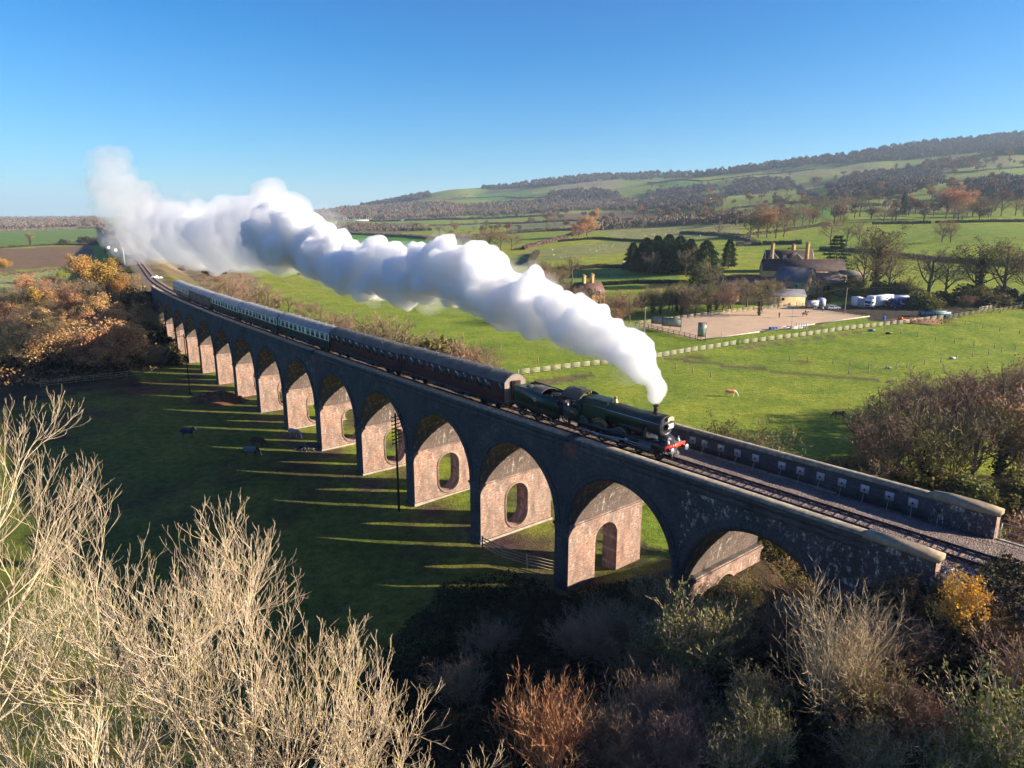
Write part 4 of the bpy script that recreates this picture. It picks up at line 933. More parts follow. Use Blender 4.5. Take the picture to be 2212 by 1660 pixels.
hedge([(1590,532),(1620,531),(1638,526)],2.8,3,'brown hedge bank in front of the corner clump',M_FAR)
hedge([(1648,529),(1690,528),(1731,528)],3,3,'straight dark green hedge above the farmhouse',M_DARKH)
hedge([(1770,541),(1860,545),(1960,556),(2060,566),(2212,578),(2300,585)],2.6,3,'long brown hedge crossing the right-hand pasture',M_FAR)
hedge([(1470,505),(1600,512),(1700,500),(1790,486)],2.5,3,'long hedge below the park trees',M_FAR)
hedge([(1885,485),(1950,484),(2010,483)],2.5,3,'dark hedge left of the tall russet tree')
hedge([(2020,482),(2100,481),(2212,480),(2300,480)],2.5,3,'dark hedge right of the tall russet tree')
hedge([(1500,484),(1420,484),(1290,497),(1200,520),(1130,540)],3.5,5,'overgrown hedge on the left side of the pale sheep field',M_FAR)
hedge([(700,505),(800,508),(938,517),(1010,515),(1110,503),(1290,497)],4,6,'thick overgrown hedge along the bright green field',M_FAR)
hedge([(690,494),(820,497),(930,498)],3.5,6,'dark thicket line behind the bright green field')
hedge([(930,489),(1050,484),(1190,480),(1300,478),(1420,468),(1500,462)],4,6,'long hedge line below the hill villages',M_FAR)
hedge([(1100,505),(1180,500),(1290,488),(1420,480),(1600,482)],4.5,9,'broad wooded strip above the sheep field',M_FAR)
hedge([(800,478),(900,476),(1000,475),(1120,470),(1190,466)],6,10,'tree line at the foot of the left hill',M_FAR)
hedge([(-60,538),(0,537),(60,533),(120,530),(205,530)],2.2,3,'low hedge between the ploughed field and the green field')
hedge([(-60,604),(0,597),(60,592),(125,585),(150,576)],1.6,2.5,'weedy bank below the ploughed field',M_FAR)
hedge([(-60,500),(40,498),(120,495),(215,492),(235,500)],5,8,'wooded strip beyond the green field on the far left',M_FAR)
hedge([(170,494),(215,493),(225,503),(240,540)],4,7,'dark hedge beside the far end of the line')
hedge([(1145,575),(1150,562),(1160,548)],3,4,'scrub at the corner of the sheep field above the steam',M_FAR)
hedge([(1240,620),(1300,617),(1380,612),(1480,612)],2.2,2,'hedge behind the cottage garden')
hedge([(1500,618),(1560,606),(1590,600),(1650,606)],1.8,2,'clipped garden hedge left of the farmhouse')
hedge([(1610,600),(1640,603),(1655,606)],1.8,2.5,'short dark garden hedge beside the farmhouse')
M_WDH=M_FAR
for i,(pts,lab) in enumerate((([(1000,428),(1090,424),(1180,428)],'hill hedge under the crest wood'),([(1370,440),(1450,425),(1560,405),(1650,398)],'hedge climbing to the darker scrub wood'),([(1400,395),(1520,392),(1640,378),(1760,366)],'thin hedge just below the ridge wood'),([(1730,400),(1760,420),(1800,440),(1900,445)],'hedge along the foot of the middle hillside wood'),([(2030,376),(2100,372),(2212,362)],'hedge above the right-edge wood'),([(1580,452),(1700,440),(1790,436)],'hedge crossing the mid hillside pasture'),([(1930,440),(2020,436),(2090,430)],'hedge between the two right-hand hillside woods'),([(930,440),(960,432),(1010,420)],'hedge on the left hill pasture'))):
    hedge(pts,3.5,6,lab,M_WDH)
M_WDH2=None
# woods on the hill: each patch one mass
def wood(poly,n,h,label,mats=(M_FAR,),seed=0,name='wood',share=.03,mat2=M_FARO,wpx=None):
    n=int(n*1.45); rng=np.random.default_rng(seed); us=[p[0] for p in poly]; vs=[p[1] for p in poly]; pts=[]
    while len(pts)<n:
        U=rng.uniform(min(us),max(us),400); V=rng.uniform(min(vs),max(vs),400); m=in_poly(U,V,poly)
        pts+=list(zip(U[m],V[m]))
    P=np.array([hit(u,v) for u,v in pts[:n]]); P[:,2]=T(P[:,0],P[:,1]); o0=P.mean(0); b=MB()
    k=78; dist=np.hypot(P[:,0],P[:,1]); H=rng.uniform(h*.7,h*1.2,n); Wd=H*.5*rng.uniform(.8,1.3,n)
    d=unit(rng.normal(size=(n,k,3))); d[...,2]=np.abs(d[...,2])*1.0-.15; C=P[:,None,:]+d*np.stack([Wd,Wd,H*.75],-1)[:,None,:]*rng.uniform(.75,1.,(n,k,1))*np.array([1,1,1.])+np.array([0,0,.25])*H[:,None,None]
    sz=np.repeat(np.maximum(H*.15,dist*.0011),k); nm=max(2,1)
    sel=np.repeat(rng.uniform(0,1,n)<share,k); C=C.reshape(-1,3)-o0; dd=unit(d.reshape(-1,3)+rng.normal(size=(n*k,3))*.8)
    for q,mi in ((~sel,0),(sel,1)):
        if q.any(): L_=dd[q]*np.array([.45,.45,1.])*(sz[q]*1.25)[:,None]; bulk_strips(b,C[q]-L_,C[q]+L_,sz[q]*.72,rng,mi)
    ob=b.build(name,[mats[0],mat2],loc=tuple(o0)); return tag(ob,label,'wood',kind='stuff')
M_WD=leafmat('wood_twigs',[(.06,.047,.042),(.10,.077,.066),(.15,.115,.098)],trans=0,rnd=.1,nsc=.09); M_WL=leafmat('wood_light',[(.14,.105,.075),(.20,.155,.11),(.26,.20,.14)],trans=0,rnd=.1,nsc=.09)
wood([(1345,372),(1500,354),(1650,342),(1750,330),(1900,320),(1960,303),(2100,290),(2260,284),(2260,335),(2090,334),(1915,350),(1763,357),(1623,372),(1500,384),(1350,391)],1500,15,'ridge wood along the skyline of the right-hand hill',(M_WD,),1)
wood([(1785,408),(1850,378),(1950,372),(2035,374),(2035,398),(1930,430),(1800,434)],420,14,'dark wood patch in the middle of the hillside',(M_WD,),2)
wood([(1568,414),(1600,388),(1700,387),(1724,402),(1640,420),(1570,424)],240,10,'darker scrub wood left of the middle hillside wood',(M_WD,),3)
wood([(2088,398),(2212,392),(2280,390),(2280,430),(2160,436),(2095,424)],240,14,'wood patch at the right edge of the hillside',(M_WD,),4)
wood([(1990,352),(2110,345),(2110,362),(2000,368)],70,13,'small russet copse under the ridge wood',(M_FAR,),5,share=.5)
wood([(650,443),(760,436),(850,424),(930,415),(930,426),(860,440),(760,446),(655,450)],420,15,'dark wood on the left shoulder of the hill',(M_WD,),6)
wood([(640,476),(690,452),(800,447),(930,440),(1010,446),(1010,468),(900,474),(760,476)],760,14,'broad brown woodland at the foot of the left hill',(M_WL,),7,share=.06)
wood([(1000,402),(1060,396),(1160,388),(1240,380),(1350,370),(1350,386),(1260,396),(1170,404),(1060,410)],520,14,'wood on the crest behind the middle of the steam',(M_WD,),8)
wood([(1010,468),(1010,446),(1100,438),(1230,436),(1370,432),(1370,452),(1200,458),(1080,466)],640,12,'woodland strip with cottages below the hill',(M_WL,),9,share=.06)
wood([(1176,436),(1190,416),(1280,410),(1340,418),(1330,436),(1240,440)],260,12,'tangled wood below the dry grass slope',(M_WD,),10)
wood([(1370,452),(1380,434),(1480,426),(1560,428),(1560,448),(1460,458)],240,12,'wood strip in the middle of the hill foot',(M_WD,),11,share=.06)
wood([(1390,418),(1500,404),(1550,404),(1540,416),(1420,430)],120,11,'narrow wood climbing the middle hillside',(M_WD,),12)
wood([(1290,499),(1310,486),(1480,470),(1640,468),(1660,482),(1500,486)],260,10,'leafless strip wood above the pale field',(M_FAR,),13)
wood([(-100,497),(-100,470),(60,469),(200,468),(235,480),(225,490),(100,492)],700,10,'low woodland belt on the left horizon',(M_WL,),14,share=.06)
wood([(330,470),(480,467),(650,466),(690,474),(640,482),(350,484)],420,11,'woodland belt on the horizon behind the steam',(M_WD,),15)
wood([(685,490),(760,484),(930,492),(930,500),(800,501),(690,500)],150,7,'scrubby belt behind the bright green field',(M_FAR,),16,share=.06)
# ================================================================ STEAM
def puffs(cent, rng, l1=9, l2=5):
    """cauliflower clusters of spheres: main puffs, then smaller ones budding from them"""
    S=[]
    for c,r in cent:
        S.append((np.array(c),r))
        for _ in range(l1):
            d=rng.normal(size=3); d/=np.linalg.norm(d); d[2]=d[2]*.9+.1
            r1=r*rng.uniform(.32,.58); c1=np.array(c)+d*(r*.95)*rng.uniform(.85,1.18); S.append((c1,r1))
            for _ in range(l2):
                e=rng.normal(size=3)+d*.9; e/=np.linalg.norm(e); r2=r1*rng.uniform(.26,.52); S.append((c1+e*r1*rng.uniform(.8,1.),r2))
    return S
def steam_mesh(name, S, voxel, mat, parent, disp=.0):
    b=MB(); import bmesh
    bm=bmesh.new(); bmesh.ops.create_icosphere(bm,subdivisions=2,radius=1); V=np.array([v.co[:] for v in bm.verts]); Fc=[tuple(v.index for v in f.verts) for f in bm.faces]; bm.free()
    for c,r in S: b.add(V*r*1.03+c,Fc)
    o=b.build(name,mat,None)
    m=o.modifiers.new('r','REMESH'); m.mode='VOXEL'; m.voxel_size=voxel; m.use_smooth_shade=True
    if disp:
        for k,(sz,st) in enumerate(disp):
            tx=bpy.data.textures.new('billow','VORONOI' if k==0 else 'CLOUDS'); tx.noise_scale=sz
            d=o.modifiers.new('d','DISPLACE'); d.texture=tx; d.texture_coords='GLOBAL'; d.strength=st; d.mid_level=.5 if k else .35
    m2=o.modifiers.new('r2','REMESH'); m2.mode='VOXEL'; m2.voxel_size=voxel*1.05; m2.use_smooth_shade=True
    s=o.modifiers.new('s','SMOOTH'); s.factor=.4; s.iterations=1
    dg=bpy.context.evaluated_depsgraph_get(); me=bpy.data.meshes.new_from_object(o.evaluated_get(dg)); old=o.data; o.modifiers.clear(); o.data=me; me.name=name; bpy.data.meshes.remove(old)
    if not me.materials: me.materials.append(mat)
    o.parent=parent
    if parent is not None: o.matrix_parent_inverse=parent.matrix_world.inverted() if False else o.matrix_parent_inverse
    return o
def vol(name, dens, col=(1,1,1), g=.35):
    m=bpy.data.materials.new(name); m.use_nodes=True; n=m.node_tree; n.nodes.clear()
    o=n.nodes.new('ShaderNodeOutputMaterial'); v=n.nodes.new('ShaderNodeVolumePrincipled'); v.inputs['Density'].default_value=dens; v.inputs['Color'].default_value=C4(col); v.inputs['Anisotropy'].default_value=g
    n.links.new(v.outputs[0],o.inputs['Volume']); return m
# plume: (u,v) centre in sight space, depth of the place above the line, radius in px
PL=[(1417,869,2.2),(1417,859,7),(1415,844,16),(1408,822,25),(1390,792,36),(1360,762,44),(1316,735,52),(1268,712,56),(1215,694,60),(1158,668,66),(1100,642,74),(1040,612,80),(975,598,72),(905,598,70),(835,595,68),(770,590,66),(720,565,64),(690,550,64),(650,536,68),(610,518,66),(575,500,56)]
def plume_pt(u,v):
    # depth of the running line below this part of the plume
    s=s_at_px(u,TC-1.0 if u<1380 else TC,ZR+8 if u<1380 else ZR+5,-6,330) if u>300 else 330; p=W(s,TC-1.0,ZR); return at(u,v,p[1])
rg=np.random.default_rng(11)
cent=[]
for u,v,r in PL:
    p=plume_pt(u,v); cent.append((p,.86*r*p[1]/F))
fine=[]
for (p,r),(p2,r2) in zip(cent[:-1],cent[1:]):
    for k in range(2): fine.append((np.array(p)*(1-k/2)+np.array(p2)*k/2+rg.normal(size=3)*.12*r, (r*(1-k/2)+r2*k/2)*.80))
steam=empty('steam_cloud',(0,0,0),label='dense white steam plume billowing back from the locomotive chimney over the train',cat='steam cloud')
steam['kind']='stuff'
steam_mesh('steam_billow',puffs(fine,rg,13,9),.23,vol('dense_steam',1.7),steam,[(1.8,1.25),(.7,.75)])
fr=[(np.array(p)+rg.normal(size=3)*r*.35+np.array([0,0,-.15*r]),r*rg.uniform(.75,1.05)) for p,r in fine[6:] for _ in (0,)]
steam_mesh('steam_fringe',puffs(fr,rg,7,5),.45,vol('torn_steam',.07),steam,[(2.4,2.2),(1.1,1.5)])
# older, thinner steam drifting over the line
PL2=[(610,515,66),(575,500,66),(540,505,68),(500,520,62),(470,515,58),(430,520,52),(385,512,50),(345,505,46)]
cen2=[]
for u,v,r in PL2: p=plume_pt(u,v); p=at(u,v,min(p[1],300)); cen2.append((np.array(p),r*p[1]/F))
steam_mesh('older_steam',puffs(cen2,rg,10,5),.6,vol('older_steam_air',.22),steam,[(4,2.2),(1.6,1.6)])
PL3=[(420,515,60),(360,505,56),(310,485,50),(272,450,46),(248,412,46),(236,372,36),(225,350,24),(262,520,26),(290,548,24),(330,540,30),(545,545,40)]
cen3=[]
for u,v,r in PL3: p=plume_pt(u,v); p=at(u,v,min(p[1]*(1.0 if u<500 else 1.06),310)); cen3.append((np.array(p),r*p[1]/F))
steam_mesh('thin_steam',puffs(cen3,rg,9,5),.7,vol('thin_steam_air',.055),steam,[(5,4.5),(2,2.6)])
# ================================================================ TRAIN
def paint(name,c,rough=.35,metal=0,var=.12,grime=.3,spec=.45):
    t=NT(name); p=coords(t); n=noise(t,p,1.4,5,.65); col=ramp(t,n,[(.3,tuple(x*(1-var) for x in c)),(.7,tuple(min(1,x*(1+var)) for x in c))])
    g=noise(t,coords(t,'Object',(.6,.6,3.5)),1.1,4,.7); col=mixc(t,ramp(t,g,[(.45,(0,0,0)),(.75,(grime,)*3)]),col,(.085,.07,.055))
    t.l(col,t.b.inputs['Base Color']); t.b.inputs['Roughness'].default_value=rough; t.b.inputs['Metallic'].default_value=metal; t.b.inputs['Specular IOR Level'].default_value=spec
    r=ramp(t,g,[(.4,(rough,)*3),(.7,(min(1,rough+.3),)*3)]); t.l(r,t.b.inputs['Roughness']); return t.m
M_GREEN=paint('loco_green',(.012,.030,.017),.3); M_BLACK=paint('loco_black',(.014,.014,.016),.32,grime=.35); M_WHEEL=paint('wheel_black',(.02,.02,.022),.5)
M_STEEL=simple('bright_steel',(.42,.45,.50),.35,.75,.15,4); M_BRASS=simple('brass',(.62,.40,.13),.3,.85,.12,5); M_COPPER=simple('copper_cap',(.55,.26,.13),.32,.8,.12,5)
M_REDB=paint('buffer_beam_red',(.62,.045,.018),.35,grime=.12); M_WHT=simple('white_paint',(.80,.80,.80),.5,0,.06,5); M_COAL=simple('coal',(.02,.02,.022),.35,.1,.6,9,.6); M_CREAMP=simple('headboard_cream',(.80,.62,.36),.5,0,.06,5)
M_GRIMY=simple('grimy_grey',(.10,.095,.09),.7,0,.35,2); M_LINE=simple('lining_orange',(.50,.26,.07),.5,0,.1,5); M_ROOFC=paint('cab_roof',(.05,.048,.045),.55,grime=.5)
M_DARK=simple('gangway_black_and_shade',(.012,.012,.013),.8,0,.1,3)  # black of the gangways, and shade painted into the gangway opening
def wheel(b_,x,y,r,w=.12,spokes=12,mi=0,m2=1):
    b_.lathe([(r-.05,-w/2),(r,-w/2),(r,w/2),(r-.09,w/2)],(0,0,0),24,mi)
    q=b_.v.pop(); q=q[:,[0,2,1]]; b_.v.append(q+np.array([x,y,r]))
def spoked(name,parent,x,y,r,spokes=14,mat=None):
    b=MB(); n=28; an=np.arange(n)*2*pi/n; P=[]
    for rr,yy in ((r-.10,-.06),(r,-.07),(r,.07),(r-.10,.06),(r-.10,-.06)):
        P.append(np.stack([rr*np.cos(an),np.full(n,yy),rr*np.sin(an)],1))
    b.grid(np.stack(P,1),0,closeu=True)
    for k in range(spokes):
        a=2*pi*k/spokes; b.tube([(.08*cos(a),0,.08*sin(a)),((r-.08)*cos(a),0,(r-.08)*sin(a))],[.035,.024],4,0)
    b.tube([(0,-.11,0),(0,.11,0)],[.13,.13],10,0)
    o=b.build(name,[mat or M_WHEEL],parent,30); o.location=(x,y,r); return o
def text(parent,name,s,size,loc,rot,mat,ext=.004,sx=1.):
    cu=bpy.data.curves.new(name,'FONT'); cu.body=s; cu.size=size; cu.extrude=ext; cu.align_x='CENTER'; cu.align_y='CENTER'; cu.offset=size*.012
    o=bpy.data.objects.new(name,cu); COL.objects.link(o); dg=bpy.context.evaluated_depsgraph_get(); me=bpy.data.meshes.new_from_object(o.evaluated_get(dg)); bpy.data.objects.remove(o); me.name=name
    me.materials.clear(); me.materials.append(mat); o=bpy.data.objects.new(name,me); COL.objects.link(o); o.parent=parent; o.location=loc; o.rotation_euler=rot; o.scale=(sx,1,1); return o
def place_on_track(o,s,dz=0.):
    p=W(s,TC,ZR+dz); o.location=tuple(p); o.rotation_euler=(0,0,head(s)-pi)
loco=empty('steam_locomotive',label='dark green steam locomotive with red buffer beam and a 200 board on its smokebox',cat='locomotive')
def ring_pts(r,zc,n=28): a=np.arange(n)*2*pi/n; return np.stack([r*np.sin(a),zc+r*np.cos(a)],1)
def loft(b,secs,m=0,cap=True,closed=True):  # secs: list of (x, pts(y,z))
    P=np.array([[ (x,p[0],p[1]) for p in pts] for x,pts in secs]); n=P.shape[1]
    b.grid(P.transpose(1,0,2),m,closeu=closed,flip=False)
    if cap: b.add(P[0],[tuple(range(n))]); b.add(P[-1],[tuple(range(n))[::-1]]); b.m[-1]=m; b.m[-2]=m
BZ=2.58
b=MB(); loft(b,[(-.75,ring_pts(.77,BZ)),(-4.3,ring_pts(.86,BZ))]); b.build('boiler',M_GREEN,loco,40)
for x in (-1.9,-3.1,-4.25):
    b=MB(); r=.77+.09*(-x-.75)/3.55; loft(b,[(x,ring_pts(r+.012,BZ)),(x-.07,ring_pts(r+.013,BZ))]); b.build('boiler_band',M_BLACK,loco,40)
b=MB(); loft(b,[(1.30,ring_pts(.84,BZ)),(1.24,ring_pts(.88,BZ)),(-.70,ring_pts(.86,BZ)),(-.76,ring_pts(.84,BZ))]); sbx=b.build('smokebox',M_BLACK,loco,40)
b=MB(); b.lathe([(.80,0),(.80,.03),(.66,.045),(.60,.05),(.45,.10),(.2,.135),(0.01,.14)],(1.30,0,BZ),28,0,'x'); dr=b.build('smokebox_door',M_BLACK,sbx,40)
b=MB(); b.tube([(1.36+.02,.62*cos(a),BZ+.62*sin(a)) for a in np.linspace(0,2*pi,25)],.018,5); b.tube([(1.40,.3,BZ-.25),(1.48,0,BZ),(1.40,.25,BZ+.2)],.02,5); b.build('door_ring',M_STEEL,sbx)
# Belpaire firebox
def belp(w,zt,zb,r=.28,n=6):
    P=[]; 
    for cy,cz,a0 in ((w/2-r,zt-r,0),(w/2-.12,zb+.12,pi/2),(-w/2+.12,zb+.12,pi),(-w/2+r,zt-r,3*pi/2)):
        rr=r if cz>zb+.3 else .12
        for k in range(n): a=a0+pi/2*k/(n-1); P.append((cy+rr*sin(a),cz+rr*cos(a)))
    return P
b=MB(); loft(b,[(-4.28,belp(1.70,BZ+.86,1.45,.62)),(-4.55,belp(1.76,BZ+.90,1.45,.42)),(-5.3,belp(1.78,BZ+.91,1.4,.30)),(-7.15,belp(1.84,BZ+.86,1.4,.30))]); b.build('firebox',M_GREEN,loco,35)
b=MB(); b.lathe([(.30,.0),(.29,.05),(.20,.12),(.17,.30),(.16,.50),(.22,.62),(.235,.70),(.19,.74),(.15,.70)],(-.25+.45,0,BZ+.78),20,0); b.build('chimney',M_BLACK,loco,40)
b=MB(); b.lathe([(.165,.47),(.20,.54),(.225,.60),(.172,.46)],(.20,0,BZ+.78),20,0); b.build('chimney_cap',M_COPPER,loco,40)
b=MB(); b.lathe([(.27,0),(.24,.06),(.17,.16),(.135,.32),(.125,.42),(.15,.46),(.14,.5)],(-4.05,0,BZ+.82),20,0); b.build('safety_valve',M_BRASS,loco,40)
# footplate with drop at the front
b=MB(); b.box((-3.4,0,1.36),(7.6,2.46,.05)); b.box((-8.1,0,1.34),(2.1,2.5,.06)); b.box((1.25,0,1.34),(1.9,2.40,.05)); b.build('running_plate',M_BLACK,loco)
for sy in (-1,1):
    b=MB(); b.box((-3.1,sy*1.22,1.27),(9.6,.03,.20)); b.prism([(.55,1.33),(1.0,1.0),(2.2,1.0),(2.2,1.36),(.55,1.36)],sy*1.20-.015,sy*1.20+.015); b.build('valance',M_BLACK,loco)
b=MB(); b.box((2.24,0,1.17),(.05,2.46,.46)); bb=b.build('buffer_beam',M_REDB,loco)
for sy in (-1,1):
    b=MB(); b.lathe([(.15,0),(.13,.18),(.10,.20),(.09,.40)],(2.26,sy*.87,1.06),14,0,'x'); bo=b.build('buffer',M_BLACK,loco,40)
    b=MB(); b.lathe([(.05,.38),(.23,.42),(.235,.45),(.20,.475),(.02,.485)],(2.26,sy*.87,1.06),20,0,'x'); b.build('buffer_head',M_STEEL,bo,40)
    b=MB(); b.lathe([(.085,0),(.09,.02),(.09,.22),(.05,.27),(.05,.30)],(2.06,sy*.62,1.40),10,0); b.box((2.15,sy*.62,1.50),(.04,.10,.10)); b.tube([(2.06,sy*.62-.06,1.68),(2.06,sy*.62-.05,1.84),(2.06,sy*.62,1.88),(2.06,sy*.62+.05,1.84),(2.06,sy*.62+.06,1.68)],.014,5); b.build('headlamp',M_WHT,loco,40)
    b=MB(); b.tube([(.05,sy*.98,1.36),(.05,sy*.98,1.9),(.06,sy*.80,2.35)],[.11,.11,.10],10); b.build('steam_pipe',M_BLACK,loco,40)
    b=MB(); b.tube([(1.1,sy*.5,1.38),(1.6,sy*.62,1.62),(2.05,sy*.5,1.4)],.10,6); b.build('frame_hump',M_BLACK,loco,40)
b=MB(); b.prism([(2.2,1.38),(1.1,1.38),(.9,1.95),(1.2,1.98)],-.55,.55); b.build('smokebox_saddle',M_BLACK,loco)
b=MB(); b.tube([(2.3,.0,1.15),(2.42,.0,1.0),(2.45,0,.8),(2.40,0,.62)],[.045,.04,.04,.05],6); b.tube([(2.28,-.25,1.5),(2.33,-.25,1.55),(2.42,-.22,1.2),(2.36,-.22,.82)],.035,6); b.box((2.30,0,.62),(.05,.95,.42)); b.box((2.3,-.42,.55),(.10,.12,.35)); b.build('coupling',M_GRIMY,loco)
# board with the figures, headboard
b=MB(); b.box((1.56,.22,BZ+.02),(.03,.92,.44)); bd=b.build('number_board',M_BLACK,loco); text(bd,'figures','200',.58,(1.58,.22,BZ+.02),(pi/2,0,pi/2),M_WHT,.006,.78)
b=MB(); a=np.linspace(-.55,.55,13); P=[(1.55,.20+.62*sin(q)*1.15,BZ-.12+.62*cos(q)) for q in a]; P2=[(1.55,.20+.62*sin(q)*1.10,BZ+.16+.62*cos(q)) for q in a]
b.grid(np.array([P,P2]),0); b.grid(np.array([[(x+.03,y,z) for x,y,z in P],[(x+.03,y,z) for x,y,z in P2]]),0,flip=True); hb=b.build('headboard',M_CREAMP,loco); b=MB(); b.tube([(1.59,.20-.26,BZ+.60),(1.59,.20-.05,BZ+.68),(1.59,.2,BZ+.62),(1.59,.25,BZ+.68),(1.59,.20+.26,BZ+.60)],.012,4); b.build('headboard_emblem',M_LINE,hb)
# cab
def cab_side(sy):
    b=MB(); y0,y1=sy*1.24-.02,sy*1.24+.02
    for poly in ([( -7.15,1.3),(-9.0,1.3),(-9.0,2.30),(-7.15,2.30)],[(-7.15,2.30),(-7.42,2.30),(-7.42,3.02),(-7.15,3.02)],[(-8.15,2.30),(-8.28,2.30),(-8.28,3.02),(-8.15,3.02)],[(-7.15,3.02),(-9.0,3.02),(-9.0,3.22),(-7.15,3.22)],[(-7.42,2.30),(-7.52,2.30),(-7.42,2.45)]): b.prism(poly,y0,y1)
    o=b.build('cab_side',M_GREEN,loco)
    b=MB(); q=sy*1.265; pts=[(-7.42,q,2.32),(-8.14,q,2.32),(-8.14,q,2.98),(-7.42,q,2.98),(-7.42,q,2.32)]
    b.tube(pts,.018,5); b.build('window_frame',M_BRASS,o); b=MB(); b.box((-7.78,sy*1.22,2.65),(.72,.01,.66)); b.build('window_glass',M_GLS,o)
    b=MB(); b.box((-7.85,q-.005*sy,1.98),(.62,.02,.24)); pl=b.build('number_plate',M_GRIMY,o); text(pl,'number','7808' if False else '7820',.22,(-7.85,q+.012*sy,1.98),(pi/2,0,0 if sy<0 else pi),M_BRASS,.004)
    b=MB(); 
    for z in (1.42,): b.tube([(-7.22,q,1.45),(-8.92,q,1.45),(-8.92,q,2.2),(-7.22,q,2.2),(-7.22,q,1.45)],.008,4)
    b.build('lining',M_LINE,o)
M_GLS=NT('dark_glass'); M_GLS.b.inputs['Base Color'].default_value=(.02,.025,.03,1); M_GLS.b.inputs['Roughness'].default_value=.08; M_GLS.b.inputs['Specular IOR Level'].default_value=.6; M_GLS=M_GLS.m
for sy in (-1,1): cab_side(sy)
b=MB(); b.box((-7.17,0,2.3),(.04,2.46,1.9)); b.build('cab_front',M_GREEN,loco)
def arcroof(b,x0,x1,w,ze,zt,n=13,th=.04,m=0):
    ys=np.linspace(-w/2,w/2,n); zz=ze+(zt-ze)*np.sqrt(np.clip(1-(ys/(w/2))**2,0,1))**1.0*1.0
    zz=ze+(zt-ze)*(1-np.abs(ys/(w/2))**2.3)
    P=np.array([[(x0,y,z),(x1,y,z)] for y,z in zip(ys,zz)]); b.grid(P,m); Q=P.copy(); Q[:,:,2]-=th; b.grid(Q,m,flip=True)
    for q,xx in ((0,x0),(1,x1)): b.grid(np.stack([Q[:,q],P[:,q]],1),m,flip=(q==0))
b=MB(); arcroof(b,-7.05,-9.35,2.6,3.20,3.82); b.box((-8.2,0,3.84),(.9,.7,.04)); b.build('cab_roof',M_ROOFC,loco,35)
b=MB(); b.box((-8.2,0,1.9),(.1,.1,.1)); b=MB(); b.tube([(-7.0,-.15,BZ+.88),(-7.0,-.15,BZ+1.15)],.03,6); b.tube([(-7.0,.12,BZ+.88),(-7.0,.12,BZ+1.2)],.03,6); b.build('whistle',M_BRASS,loco)
# handrails
for sy in (-1,1):
    b=MB(); b.tube([(1.2,sy*.86,BZ+.28),(-4.2,sy*.92,BZ+.32),(-7.1,sy*1.0,BZ+.36)],.018,5); b.build('handrail',M_STEEL,loco)
# splashers
for k,x in enumerate((-2.5,-4.65,-6.8)):
    for sy in (-1,1):
        b=MB(); a=np.linspace(.12,pi-.12,13); R=.97
        poly=[(x+R*cos(q),.86+R*sin(q)) for q in a if .86+R*sin(q)>1.3]; 
        b.prism(poly,sy*.75,sy*1.17); sp=b.build('splasher',M_GREEN,loco)
        b=MB(); b.tube([(x+(R-.03)*cos(q),sy*1.18,.86+(R-.03)*sin(q)) for q in a if .86+R*sin(q)>1.38],.014,4); b.build('splasher_beading',M_BRASS,sp)
        if k==1:
            b=MB(); qq=np.linspace(pi*.78,pi*.22,17); o_=1.19*sy
            rows=[[(x+r*cos(q),o_,.86+r*sin(q)) for q in qq] for r in (1.02,1.24)]; rows2=[[(px_,py_+.03*sy,pz_) for px_,py_,pz_ in rr] for rr in rows]
            b.grid(np.array(rows),0); b.grid(np.array(rows2),0,flip=True); npl=b.build('nameplate',M_BLACK,loco)
            b=MB(); b.tube(rows2[1],.016,4); b.tube(rows2[0],.016,4); b.build('nameplate_rim',M_BRASS,npl)
            s_='DINMORE MANOR'
            for i,ch in enumerate(s_):
                if ch==' ': continue
                q=pi/2+(.50-i*1.0/12)*1.25*(1 if sy<0 else -1); q=pi/2+(.5-i/12.)*1.35
                q=q if sy<0 else pi-q
                text(npl,'letter',ch,.15,(x+1.13*cos(q),o_+.034*sy,.86+1.13*sin(q)),(pi/2,(pi/2-q)*1 if sy<0 else -(pi/2-q),0 if sy<0 else pi),M_BRASS,.003)
